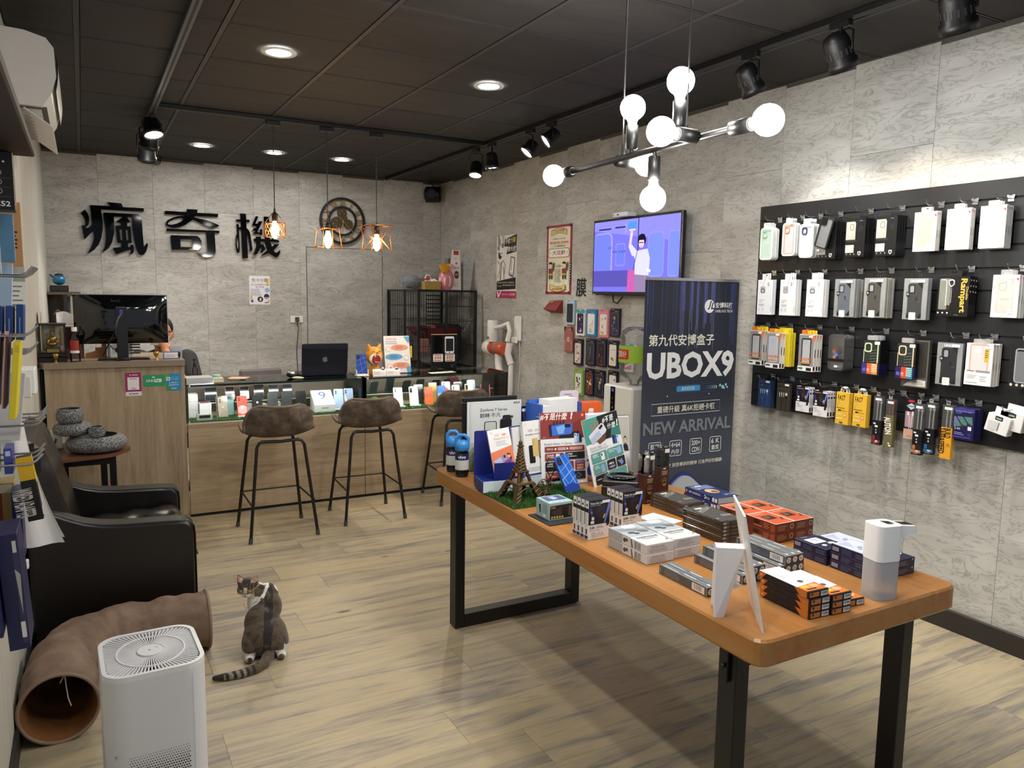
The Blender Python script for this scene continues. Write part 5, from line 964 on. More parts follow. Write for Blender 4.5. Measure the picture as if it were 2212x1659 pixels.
film(5.572,5.44,1.102,1.32,'#9c5a55','#a8655e','reddish cat-shaped phone film hanging below the pale blue one',[('#c9b7a6',ell(.5,.5,.18,.10)),('#2a1c1c',ell(.44,.5,.03,.02)),('#2a1c1c',ell(.56,.5,.03,.02))]+[('#e0b3aa',[(.02,.55+.08*i),(.18,.56+.08*i),(.18,.59+.08*i),(.02,.58+.08*i)])for i in range(5)]+[('#e0b3aa',[(.82,.55+.08*i),(.98,.56+.08*i),(.98,.59+.08*i),(.82,.58+.08*i)])for i in range(5)]+[('#1d1517',[(.02,.0),(.2,.0),(.12,.12),(.02,.2)]),('#1d1517',[(.8,.0),(.98,.0),(.98,.2),(.88,.12)])],round_=True)
film(5.396,5.268,1.255,1.473,'#e7e3e4','#2b2140','white card with teal header and a purple pattern, first in the upper row',blobs(['#6d5aa8','#a58bd0','#d9cfe8','#3d2f6a'],12,2),hdr='#3f9a98')
film(5.245,5.105,1.256,1.477,'#2f7fb2','#eceae8','blue card framing a white sheet with tiny specks in the upper row',blobs(['#c9c4c8','#b9c0c9','#d9c9c4'],9,3))
film(5.072,4.94,1.258,1.479,'#d78795','#ece0d9','pink card with a cream sheet in the upper row',blobs(['#c9a24e','#a9a0b8','#d9b0a0'],5,4))
film(4.918,4.795,1.27,1.491,'#1c1626','#2a2f4a','dark card with a stormy blue and gold picture, last in the upper row',blobs(['#3e4a7a','#a88a5a','#6d78a8','#1f2338'],12,5))
film(5.42,5.294,1.004,1.226,'#1c1626','#d9cbc4','dark card with a pale rosy picture, first in the middle row',blobs(['#a9636a','#efe4dc','#8d6f78'],12,6))
film(5.24,5.113,1.018,1.238,'#1c1626','#30353a','dark card with grey scratches, second in the middle row',[('#8d949a',[(.3,.3),(.33,.3),(.6,.6),(.58,.6)]),('#8d949a',[(.55,.28),(.58,.3),(.35,.8),(.33,.78)])])
film(5.085,4.962,1.022,1.246,'#1c1626','#241f24','dark card with a red flame, third in the middle row',blobs(['#7c2a26','#a8432e','#3a2a30'],8,7))
film(4.933,4.805,1.025,1.244,'#1c1626','#e9e3d8','dark card with a pale sketch, fourth in the middle row',blobs(['#a99a7c','#6d6a5c','#c9bda0'],8,8))
film(4.743,4.61,1.015,1.232,'#e9e6e8','#d86a94','white card with pink zebra curves under a teal header beside the water bottle',[('#f2e3ea',[(.15,.3+.17*i),(.5,.22+.17*i),(.85,.17+.17*i),(.85,.24+.17*i),(.5,.30+.17*i),(.15,.40+.17*i)])for i in range(4)],hdr='#3f9a98')
film(5.404,5.273,.754,.973,'#86b84e','#eceee6','green card with a white doodled sheet, first in the lowest row',blobs(['#3a3a3a','#6a6a6a','#4a4a4a'],14,9))
film(5.242,5.122,.768,.993,'#1c1626','#6a3a2c','dark card with an orange and white picture, second in the lowest row',blobs(['#d88a4e','#efdccb','#a3482e'],12,10))
film(5.093,4.972,.771,.993,'#1c1626','#2a2c34','dark card with a grey wolf-like face, third in the lowest row',blobs(['#8d9098','#d9d5cf','#b07a4e','#4a4c55'],12,12))
film(4.923,4.80,.781,1.005,'#1c1626','#efe9e6','dark card with black and crimson shapes, fourth in the lowest row',blobs(['#2a1c20','#7c1f36','#1c1a1f','#a93a50'],10,13))
t=thing('water_dispenser','white water dispenser with a dark control strip and a jug on top, behind the banner','water dispenser',(3.43,4.35,0),rz=-90)
q=MB();q.box(-.19,.15,-.14,.17,.02,.955,WHT,.012);q.build('cabinet',t);q=MB();q.box(-.10,-.045,-.142,-.1402,.72,.945,mat('#0f1013',.15));q.build('control_strip',t)
a=Art(.055,.22);a.t(lit('#5a7ac9',.6),'28',.2,.06,.1).t('#8d9096','^',.35,.35,.05).t('#8d9096','^',.35,.5,.05).e('#8d9096',.5,.68,.12);a.build(t,(-.10,-.1422,.945))
q=MB();q.box(-.10,.06,-.141,-.10,.45,.68,mat('#c9cbcd',.4));q.build('tap_recess',t);q=MB();q.box(-.16,.12,-.1,.14,0,.02,mat('#2a2a2c',.5));q.build('foot',t)
JUG=clear('jug_plastic',(.93,.95,.95),1.6,.08,.10);q=MB();q.lathe([(.028,.956),(.04,.98),(.11,1.03),(.118,1.06),(.106,1.09),(.118,1.12),(.118,1.24),(.106,1.27),(.116,1.30),(.10,1.345),(.06,1.37),(0,1.375)],JUG,24,(-.02,.01,0),capb=False);q.build('jug',t)
q=MB();q.surf(14,2,lambda u,v:(-.02+.1195*cos(R(-175+170*u)),.01+.1195*sin(R(-175+170*u)),1.12+.12*v),mat('#9cc23c',.4));q.build('jug_label',t)
q=MB();q.surf(8,2,lambda u,v:(-.02+.120*cos(R(-118+56*u)),.01+.120*sin(R(-118+56*u)),1.145+.07*v),mat('#c23a2c',.4));q.build('label_patch',t)
a=Art(.10,.06);a.t('#f4e9dc','頂好',.1,.1,.75);a.build(t,(-.07,-.1125,1.21))
t=thing('roll_up_banner','tall dark blue roll-up banner advertising a television box, behind the table','banner',(2.825,3.52,0),rz=.2)
bw,bh=.738,1.60;BZ=.085
BGM,nt,bs=nodes('banner_print');tc=N(nt,'ShaderNodeTexCoord');sp=N(nt,'ShaderNodeSeparateXYZ');nt.links.new(tc.outputs['Object'],sp.inputs[0]);mr=N(nt,'ShaderNodeMapRange');mr.inputs[1].default_value=0;mr.inputs[2].default_value=1.7;nt.links.new(sp.outputs[2],mr.inputs[0])
rp=ramp(nt,[(.0,'#2d3f8c'),(.16,'#30364f'),(.35,'#4c5263'),(.6,'#363b48'),(1,'#272b38')]);nt.links.new(mr.outputs[0],rp.inputs[0]);nt.links.new(rp.outputs[0],bs.inputs['Base Color']);bs.inputs['Roughness'].default_value=.4
q=MB();q.box(0,bw,-.0015,0,BZ,BZ+bh,BGM);q.build('printed_sheet',t)
q=MB();q.box(-.004,bw+.004,-.008,.008,BZ+bh,BZ+bh+.016,mat('#c5c6c8',.3,.8));q.build('top_rail',t);q=MB();q.box(-.02,bw+.02,-.06,.06,.006,BZ,mat('#a9abae',.35,.7),.012);q.build('base_cassette',t)
q=MB();q.cyl((bw/2,.02,BZ),(bw/2,.012,BZ+bh),.010,mat('#9a9ca0',.3,.8));q.build('support_pole',t)
for x in(.1,.64):q=MB();q.box(x-.02,x+.02,-.13,.13,0,.0058,mat('#8d8f92',.4,.6),.002);q.build('foot',t)
a=Art(bw,bh)
g=random.Random(5)
for i in range(26):
 x=g.uniform(.02,.97);L=g.uniform(.08,.26);a.n-=1;a.r(['#39405c','#474f86','#3a4270'][i%3],x,0,x+g.uniform(.003,.008),L)
for x,w_ in((.37,.04),(.46,.035),(.53,.03),(.61,.04),(.69,.045)):
 a.n-=1;a.r('#4f548c',x,0,x+w_,g.uniform(.1,.2))
 for j in range(3):a.n-=1;a.r('#8f90c2',x+w_*j/2.6,0,x+w_*j/2.6+.003,g.uniform(.14,.26))
a.e('#f4f5f6',.676,.093,.055).t('#2b303d','J',.655,.072,.034,bold=.03,shear=.3).t('#2b303d','L',.69,.078,.026,bold=.03,shear=.3).t('#f4f5f6','安博科技',.74,.078,.022,bold=.025,wfit=.19).t('#e4e6ea','UNBLOCK TECH',.74,.106,.010,bold=.01,wfit=.19)
a.t('#f1f0df','第九代安博盒子',.052,.197,.043,bold=.03,wfit=.69).t('#f1f3f4','UBOX9',.04,.262,.102,bold=.035,wfit=.935)
a.r('#5f6676',.30,.387,.8,.388).r('#5f6676',.30,.417,.8,.418).rr('#3f9bd6',.355,.391,.61,.413,.012).t('#d9ecf6','最高配性能',.48,.395,.014,'c',wfit=.14)
for i in range(6):a.l(['#4a5fc0','#5a78d0','#7a9ae0','#a9c4ee','#d9e8fa','#f4f8fd'][i],[(.67+.022*i,.396),(.685+.022*i,.402),(.67+.022*i,.408)],.006)
for x,y,r_ in((.83,.397,.012),(.86,.404,.016),(.895,.396,.012),(.875,.408,.010),(.91,.406,.010)):a.e('#9fd8e4',x,y,r_)
a.poly('#f4f4f4',[(.255,.424),(.255,.431),(.268,.4275)]).poly('#f4f4f4',[(.712,.424),(.712,.431),(.700,.4275)])
a.l('#c9ccd2',[(.10,.454),(.835,.454),(.835,.497),(.10,.497)],.006,True).t('#f1f0df','重磅升級 真6K拒絕卡頓',.47,.463,.026,'c',bold=.025,wfit=.62)
a.t('#858b93','NEW ARRIVAL',.022,.521,.048,bold=.03,wfit=.945)
for i,(l1,l2)in enumerate((('藍芽','語音'),('4+64','內存'),('200+','CDN'),('6 K','畫質'))):
 x=.085+.218*i;pts=rr(x*bw,.598*bh,(x+.125)*bw,.656*bh,.012,3);a.l('#eef0f2',[(p[0]/bw,p[1]/bh)for p in pts],.006,True);a.t('#eef0f2',l1,x+.0625,.604,.020,'c',bold=.02,wfit=.095).t('#eef0f2',l2,x+.0625,.630,.020,'c',bold=.02,wfit=.085)
a.t('#f1f0df','獨具匠心的設計 刻苦專研的精神 只為更好的體驗',.47,.683,.0165,'c',bold=.015,wfit=.83)
def dia(cx,cy,r,k=.13):
 o=[]
 for i,an in enumerate((20,112,196,290)):
  ax,ay=cx+r*cos(R(an-90+0)),cy+r*bw/bh*sin(R(an-90));o.append((ax,ay))
 pts=[]
 for i in range(4):
  p0,p1,p2=V(o[i-1]),V(o[i]),V(o[(i+1)%4]);a0=p1+(p0-p1)*k*1.4;a1=p1+(p2-p1)*k*1.4
  for s_ in range(6):u=s_/5;pts.append(tuple(a0*(1-u)**2+p1*2*u*(1-u)+a1*u*u))
 return pts
def dia2(dx,dy,g_=0.):
 c_=[(.475+dx,.722-g_*.5),(.865+g_+dx,.868+dy),(.50+dx,1.035+g_*.5),(.075-g_+dx,.875+dy)];pts=[]
 for i in range(4):
  p0,p1,p2=V(c_[i-1]),V(c_[i]),V(c_[(i+1)%4]);a0=p1+(p0-p1)*.22;a1=p1+(p2-p1)*.22
  for s_ in range(6):u=s_/5;pts.append((lambda w_:(w_.x,min(w_.y,.999)))(a0*(1-u)**2+p1*2*u*(1-u)+a1*u*u))
 return pts
a.poly('#2f3c94',dia2(-.015,.0,.035)).poly('#9cb6d8',dia2(-.018,-.002,.004)).poly('#c9d0d6',dia2(.006,.001)).l('#56606e',[(.165,.827),(.20,.815)],.012)
a.t('#8d959c','安博科技',.49,.825,.030,bold=.01,rot=-48,wfit=.24).t('#9aa2a8','UNBLOCK TECH',.455,.835,.012,rot=-48,wfit=.24)
a.build(t,(0,-.0016,BZ+bh))
HONEY=wood('honey_table_wood',[(.3,'#8c5a2c'),(.45,'#a9713a'),(.58,'#ad7d4a'),(.72,'#946638')],(9,.55,9),rough=.33,dist=1.1,fine=.35,bump=.06,tone=.0)
TT=.75;STEEL=mat('#0c0c0d',.38,noise=.08)
t=thing('display_table','long honey wood table on black steel loop legs in the middle of the shop','table',(0,0,0))
def rpoly(pts,r,n=4):
 o=[]
 for i in range(len(pts)):
  p0,p1,p2=V(pts[i-1]),V(pts[i]),V(pts[(i+1)%len(pts)]);a0=p1+(p0-p1).normalized()*r;a1=p1+(p2-p1).normalized()*r
  o+=[tuple(a0*(1-k/n)**2+p1*2*(k/n)*(1-k/n)+a1*(k/n)**2)for k in range(n+1)]
 return o
c4=[(1.425,1.278),(2.264,1.286),(2.292,3.398),(1.460,3.388)]
def inset(pts,d):c_=V((sum(p[0]for p in pts)/4,sum(p[1]for p in pts)/4));return[tuple(V(p)-V((d if p[0]>c_.x else-d,d if p[1]>c_.y else-d)))for p in pts]
q=MB();lv=[(inset(c4,.005),.678),(c4,.684),(c4,.743),(inset(c4,.005),TT)]
rings_=[[(x,y,z)for x,y in rpoly(p,.045)]for p,z in lv];n=len(rings_[0])
for k in range(3):q.add(rings_[k]+rings_[k+1],[(i,(i+1)%n,n+(i+1)%n,n+i)for i in range(n)],HONEY)
q.add(rings_[3],[tuple(range(n))],HONEY);q.add(rings_[0],[tuple(range(n))[::-1]],HONEY);q.build('tabletop',t)
q=MB()
for x in(1.50,2.13):q.box(x,x+.04,1.36,3.27,.652,.677,STEEL)
q.build('under_frame',t)
for(xa,xb,y0,y1)in((1.452,2.205,1.38,1.445),(1.483,2.192,3.185,3.25)):
 for x in(xa,xb-.05):q=MB();q.box(x,x+.05,y0,y1,.006,.6775,STEEL,.003);q.build('leg',t)
 q=MB();q.box(xa+.0501,xb-.0501,y0,y1,.006,.066,STEEL,.003);q.build('bottom_bar',t);q=MB();q.box(xa+.0501,xb-.0501,y0,y1,.63,.677,STEEL);q.build('top_bar',t)
 for x in(xa+.025,xb-.025):q=MB();q.lathe([(.018,0),(.018,.0058)],mat('#d9d9d9',.4),12,(x,(y0+y1)/2,0));q.build('levelling_foot',t)
q=MB();q.box(1.440,1.4518,1.40,1.425,.585,.677,STEEL,.002);q.ball((1.436,1.412,.63),.007,STEEL);q.build('bolt_bracket',t)
Z1=TT+.0005
turf('artificial_grass_mat',1.452,1.86,2.575,2.90,TT+.0005,9000,.020,'dark green artificial grass mat under the miniature tower on the table','grass mat',9,('#234a18','#2f5f20','#3f7a2c'))
ZG=TT+.006
for i,(x,y,l)in enumerate(((1.510,3.28,'clear sports bottle with blue loop lid, farther of two at the far table corner'),(1.506,3.172,'clear sports bottle with blue loop lid, nearer of two beside the black frame'))):
 t=thing('sports_bottle',l,'bottle',(x,y,Z1),rz=-25,group='two sports bottles')
 q=MB();q.lathe([(.028,0),(.031,.006),(.0315,.03),(.0315,.110),(.027,.122)],clear('bottle_plastic',(.86,.88,.9),1.4),18);q.build('bottle_body',t);q=MB();q.lathe([(.029,.001),(.030,.028),(0,.028)],mat('#1d2148',.3),18);q.build('dark_base',t)
 q=MB();q.lathe([(.0322,.080),(.0322,.110)],mat('#22295e',.4),24,capb=False,capt=False);q.build('navy_band',t);q=MB();q.lathe([(.0321,.034),(.0321,.0795)],mat('#d5d8d6',.45),24,capb=False,capt=False);q.build('pale_label',t)
 q=MB();q.lathe([(.030,.122),(.034,.126),(.034,.148),(.028,.163),(.016,.170),(0,.171)],mat('#3a8bd6',.35),18);q.build('lid',t)
 q=MB();q.tube([(-.028,0,.150),(-.027,0,.178),(-.012,0,.193),(.012,0,.193),(.027,0,.178),(.028,0,.150)],.0085,mat('#3a8bd6',.35),8);q.build('loop_handle',t)
 vs,fs,x0,x1,y0,y1=glyphs('vivo',.02);q=MB();k=.016/(y1-y0);q.add([(.0329*sin(((a-(x0+x1)/2)*k)/.0329),-.0329*cos(((a-(x0+x1)/2)*k)/.0329),.087+(b_-y0)*k)for a,b_ in vs],fs,WHT);q.build('printed_lettering',t)
t=thing('framed_phone_poster','black framed poster with a grey board of two phones on the table','framed poster',(1.685,3.235,Z1),rz=-3)
q=MB();fw,fh=.285,.355
for x0,x1,z0,z1 in((-fw/2,fw/2,0,.022),(-fw/2,fw/2,fh-.022,fh),(-fw/2,-fw/2+.022,.0222,fh-.0222),(fw/2-.022,fw/2,.0222,fh-.0222)):q.box(x0,x1,0,.018,z0,z1,BLK,.004)
q.box(-fw/2+.02,fw/2-.02,.008,.014,.02,fh-.02,mat('#222225',.5));q.build('black_frame',t)
q=MB();q.box(-.125,.160,-.010,-.005,.004,.335,mat('#d8dcdc',.3,noise=.02));q.build('grey_board',t)
a=Art(.285,.331);a.T=Mx.Translation((-.125,-.010,.335))
a.poly('#b7bdb8',[(0,.62),(.3,.55),(.6,.58),(1,.5),(1,1),(0,1)]).poly('#7d8a78',[(0,.75),(.1,.66),(.28,.6),(.34,.78),(.3,1),(0,1)]).poly('#55634c',[(.02,.84),(.1,.74),(.22,.7),(.3,.86),(.24,1),(.03,1)]).poly('#3f4c38',[(.05,.93),(.15,.82),(.25,.9),(.2,1),(.06,1)])
a.r('#a9adae',.05,.0,.055,1).r('#c5c9c9',.08,.0,.083,1).t('#2a2c30','ASUS',.84,.025,.026,bold=.03,shear=.25,wfit=.13).t('#3f4246','Zenfone 7 Series',.23,.105,.042,wfit=.5).t('#3c3f43','翻轉·不凡',.23,.175,.062,wfit=.38)
a.poly('#17181a',rr(.31,.295,.54,.8,.03)).poly('#c9cfca',rr(.325,.305,.525,.8,.02)).poly('#8f9c8a',[(.325,.55),(.4,.47),(.525,.5),(.525,.8),(.325,.8)]).poly('#141518',rr(.60,.27,.82,.8,.03)).poly('#202226',rr(.645,.215,.80,.30,.03)).e('#3a3c42',.82,.245,.025).e('#2f3136',.68,.26,.018).t('#9a9c9e','ZenFone',.69,.40,.018,bold=.01)
a.build(t);q=MB();q.add([(-.03,.014,.25),(.03,.014,.25),(.03,.10,.0),(-.03,.10,.0)],[(0,1,2,3)],BLK);q.build('back_strut',t)
for i,(dx,c_)in enumerate(((-.045,'#1d2024'),(-.02,'#8f9194'),(.008,'#d5d7da'))):
 o=gbox('card_stand',1.585+.022*i,3.14,Z1,.012,.05,.055 if i<2 else .06,c_,['black','silver','white'][i]+' slim card stand before the black frame on the table','card stand',group='slim card stands before the frame')
def stand(name,label,x,y,rz,wd,bh_,hb=.05,dp=.13,front='#d6e4ea'):
 t=thing(name,label,'leaflet stand',(x,y,ZG),rz=rz);NV=mat('#1d2a78',.3,noise=.03)
 q=MB();q.box(-wd/2,wd/2,-dp,-.0005,0,hb,NV,.002);q.box(-wd/2+.002,wd/2-.002,-dp-.001,-dp,.002,hb-.002,mat(front,.35));q.build('base_tray',t)
 q=MB();q.ext(rr(-wd/2,hb*.2,wd/2,bh_,.008),.0,.006,NV,'xz');q.build('back_board',t);return t
t=stand('leaflet_stand','navy leaflet stand holding an orange and white phone leaflet by the tower',1.530,2.945,-10,.135,.245)
t2=thing('phone_leaflet','white and orange leaflet with a pale phone leaning in the navy stand','leaflet',(1.560,2.835,ZG+.052),rz=-8)
q=MB();q.box(-.050,.050,0,.010,0,.215,mat('#f0f0f2',.35));e=q.build('leaflet_pile',t2);e.rotation_euler=(R(-14),R(-7),0)
a=Art(.10,.215);a.T=Mx.Translation((-.05,0,.215))
a.t('#8d9299','vivo',.1,.05,.022).t('#e08a72','Y55',.28,.1,.045).rr('#e8a594',.62,.105,.82,.145,.05).t('#de7a68',"THAT'S Y",.22,.175,.038,wfit=.68).lines('#a9a9ad',.3,.25,.9,3,.035,.25).poly('#e8825c',[(0,.45),(1,.36),(1,1),(0,1)]).poly('#b9bfe6',[(.08,.62),(.62,.52),(.68,.62),(.14,.73)]).poly('#8f9cd8',[(.4,.56),(.62,.52),(.68,.62),(.45,.66)]).rr('#2a2c3c',.52,.535,.62,.59,.02).poly('#7a4a9c',[(.3,.78),(.55,.66),(.85,.6),(.98,.8),(.6,.92),(.35,.92)]).poly('#5d3680',[(.6,.72),(.8,.66),(.85,.8),(.65,.86)]).poly('#3a2020',[(.7,.5),(.85,.52),(.9,.64),(.75,.6)]).e('#e8b08c',.78,.57,.07)
c=a.build(t2);c.rotation_euler=(R(-14),R(-7),0)
q=MB();q.box(-.045,.05,-.012,-.0105,-.001,.075,mat('#1d2a78',.3));e=q.build('front_pocket',t);e.location=(.03,-.11,.05)
t=stand('leaflet_stand','navy leaflet stand behind the miniature tower holding white phone cartons',1.70,2.975,12,.17,.25)
t2=thing('phone_leaflet','white leaflet pile with gold and black phones, right behind the tower','leaflet',(1.722,2.86,ZG+.053),rz=2)
q=MB();q.box(-.050,.050,0,.022,0,.232,mat('#ececea',.35,noise=.03));e=q.build('leaflet_pile',t2);e.rotation_euler=(R(-8),R(-2),0)
a=Art(.10,.232);a.T=Mx.Translation((-.05,0,.232))
a.t('#9a9da2','vivo',.08,.05,.02).t('#5d6066','V23',.25,.155,.045).rr('#c9ccd0',.6,.16,.82,.2,.05).t('#6a6d72','自拍旗艦 自信自然',.1,.24,.03,wfit=.86).poly('#17181b',rr(.22,.46,.52,.8,.03)).poly('#d9bd7c',rr(.42,.33,.72,.68,.03)).poly('#caa962',rr(.44,.35,.52,.48,.02)).poly('#3a2a22',rr(.73,.38,1.0,.72,.03)).poly('#e2c48a',rr(.76,.40,.97,.70,.02)).poly('#c9685c',[(.78,.42),(.95,.42),(.8,.55)]).lines('#b5b7ba',.1,.88,.9,3,.03,.25);c=a.build(t2);c.rotation_euler=(R(-8),R(-2),0)
t=thing('white_cartons','white fanned cartons between the two navy leaflet stands','carton',(1.645,2.89,ZG+.052),rz=12)
for i in range(3):q=MB();q.box(-.02+.012*i,.03+.012*i,.012*i,.012*i+.010,0,.205-.006*i,mat('#e3e4e4',.4));e=q.build('carton',t);e.rotation_euler.x=R(-6)
t=thing('miniature_tower','bronze miniature iron lattice tower standing on the grass mat','figurine',(1.545,2.695,ZG),rz=8)
BRO=mat('#5b4a36',.38,.75,noise=.2,scale=60);q=MB()
def leg_arch(sx,sy):
 q=MB();pr=[(.064,0),(.052,.022),(.042,.048),(.035,.066)]
 for(r0,z0),(r1,z1)in zip(pr,pr[1:]):
  w0,w1=.012,.011;q.add([(sx*r0-w0,sy*r0-w0,z0),(sx*r0+w0,sy*r0-w0,z0),(sx*r0+w0,sy*r0+w0,z0),(sx*r0-w0,sy*r0+w0,z0),(sx*r1-w1,sy*r1-w1,z1),(sx*r1+w1,sy*r1-w1,z1),(sx*r1+w1,sy*r1+w1,z1),(sx*r1-w1,sy*r1+w1,z1)],[(0,1,5,4),(1,2,6,5),(2,3,7,6),(3,0,4,7),(0,3,2,1),(4,5,6,7)],BRO)
 for k in range(4):z=.006+.014*k;r=.062-.008*k;q.tube([(sx*r-.012,sy*r-.0135,z),(sx*r+.012-.002,sy*r-.0135,z+.014)],.0012,mat('#a08a66',.4,.6),4)
 q.build('leg',t)
for sx in(-1,1):
 for sy in(-1,1):leg_arch(sx,sy)
q=MB()
for s in range(4):q.T=Mx.Rotation(s*pi/2,4,'Z');q.tube([(.045*cos(R(a)),-.05,.012+.040*sin(R(a)))for a in range(0,181,20)],.003,BRO,5)
q.T=Mx.Identity(4);q.build('arches',t)
q=MB();q.box(-.046,.046,-.046,.046,.064,.071,BRO,.002);q.box(-.041,.041,-.041,.041,.071,.075,mat('#9c865f',.35,.7));q.build('first_platform',t)
def tower(q,secs):
 for(r0,z0),(r1,z1)in zip(secs,secs[1:]):q.add([(-r0,-r0,z0),(r0,-r0,z0),(r0,r0,z0),(-r0,r0,z0),(-r1,-r1,z1),(r1,-r1,z1),(r1,r1,z1),(-r1,r1,z1)],[(0,1,5,4),(1,2,6,5),(2,3,7,6),(3,0,4,7),(0,3,2,1),(4,5,6,7)],BRO)
for sx in(-1,1):
 for sy in(-1,1):
  q=MB();q.T=Mx.Translation((0,0,0));rs=[(.030,.075),(.024,.094),(.019,.112)]
  for(r0,z0),(r1,z1)in zip(rs,rs[1:]):q.cyl((sx*r0,sy*r0,z0),(sx*r1,sy*r1,z1),.0075,BRO,4)
  q.build('upper_leg',t)
q=MB();q.box(-.027,.027,-.027,.027,.112,.119,BRO,.002);q.build('second_platform',t)
q=MB();tower(q,[(.021,.119),(.016,.142),(.012,.168),(.009,.195),(.007,.218)]);q.build('shaft',t)
q=MB()
for f in range(4):
 q.T=Mx.Rotation(f*pi/2,4,'Z')
 for k in range(7):
  z=.121+.0135*k;r=.0205-.0021*k;q.tube([(-r,-r-.0006,z),(r-.002,-r+.0012,z+.0135)],.0011,mat('#a08a66',.4,.6),4);q.tube([(r,-r-.0006,z),(-r+.002,-r+.0012,z+.0135)],.0011,mat('#a08a66',.4,.6),4)
q.T=Mx.Identity(4);q.build('lattice',t,kind='stuff')
q=MB();q.box(-.011,.011,-.011,.011,.218,.224,BRO,.002);q.lathe([(.008,.224),(.008,.236),(.004,.243),(.0012,.246),(.0008,.264)],BRO,10);q.build('spire',t)
t=thing('miniature_ferris_wheel','small bronze miniature big wheel beside the tower on the grass','figurine',(1.640,2.655,ZG),rz=15)
q=MB()
for y in(-.010,.010):q.tube([(.030*cos(2*pi*i/14),y,.048+.030*sin(2*pi*i/14))for i in range(14)],.0022,BRO,5,True)
for i in range(8):a_=2*pi*i/8;q.tube([(0,-.01,.048),(.03*cos(a_),-.010,.048+.03*sin(a_))],.0013,BRO,4);q.tube([(.03*cos(a_),-.010,.048+.03*sin(a_)),(.03*cos(a_),.010,.048+.03*sin(a_))],.0013,BRO,4)
q.build('wheel',t);q=MB()
for s in(-1,1):q.tube([(-.022,s*.018,0),(0,s*.014,.048),(.022,s*.018,0)],.003,BRO,6)
q.box(-.03,.03,-.024,.024,0,.005,BRO,.001);q.build('support',t);q=MB();q.box(.02,.036,-.034,-.016,0,.012,BRO,.002);q.box(-.036,-.022,-.034,-.02,0,.010,BRO,.002);q.build('steps',t)
for i in range(8):a_=2*pi*(i+.5)/8;q=MB();q.ball((.03*cos(a_),0,.048+.03*sin(a_)-.005),(.005,.008,.005),BRO,8,6);q.build('gondola',t)
t=thing('blue_phone_on_easel','blue diamond-patterned phone on a black wire easel on the grass mat','phone',(1.795,2.665,ZG),rz=10)
q=MB();q.ext(rr(-.0385,0,.0385,.165,.008),0,.008,mat('#2f68cf',.12,coat=.5,noise=.1),'xz');e=q.build('phone_body',t,(0,0,.006));e.rotation_euler=(R(-24),R(-8),0)
a=Art(.077,.165);a.T=Mx.Translation((-.0385,0,.165))
for i,l in enumerate([[(.0,.42),(.95,.2)],[(.0,.62),(1,.42)],[(.0,.86),(1,.62)],[(.2,.99),(1,.82)],[(.02,.25),(.45,.98)],[(.4,.02),(.9,.95)],[(.75,.02),(1,.5)],[(0,.6),(.2,.98)]]):a.l(['#5d97ee','#86b6f6'][i%2],l,.05)
a.poly('#1d3f9a',[(.0,.8),(.5,.75),(1,.85),(1,.97),(.1,.98)]).rr('#14182a',.08,.04,.40,.24,.10).e('#2d3248',.24,.09,.09).e('#2d3248',.24,.18,.09);c=a.build(t,(0,0,.006),name='printed_pattern');c.rotation_euler=(R(-24),R(-8),0)
for sx in(-1,1):q=MB();q.tube([(sx*.03-.02,-.02,.002),(sx*.03-.02,-.016,.012),(sx*.03-.015,.005,.005),(sx*.028-.03,.05,.1),(-.05,.07,.14)],.002,BLK,5);q.build('wire_side',t)
q=MB();q.tube([(-.05,.07,.14),(-.085,.075,.15),(-.10,.07,.11),(-.07,.07,.05)],.002,BLK,5);q.tube([(-.05,.07,.10),(-.06,.12,.0)],.002,BLK,5);q.build('wire_hoop',t);q=MB();q.box(-.075,-.01,.052,.058,.05,.062,BLK);q.build('wire_crossbar',t)
def flyer(name,label,x,y,rz,w,h,fn,lean=8,roll=0):
 t=thing(name,label,'flyer',(x,y,Z1),rz=rz);q=MB();q.box(-w/2,w/2,0,.004,0,h,mat('#eef0f2',.3,noise=.02));e=q.build('card',t,(0,0,.004));e.rotation_euler=(R(-lean),R(roll),0)
 a=Art(w,h);a.T=Mx.Translation((-w/2,0,h));fn(a);c=a.build(t,(0,0,.004));c.rotation_euler=(R(-lean),R(roll),0)
 q=MB();q.add([(-.03,.01+h*.5*sin(R(lean)),h*.5),(.03,.01+h*.5*sin(R(lean)),h*.5),(.04,.11,.0),(-.04,.11,.0)],[(0,1,2,3)],WHT);q.build('back_prop',t);return t
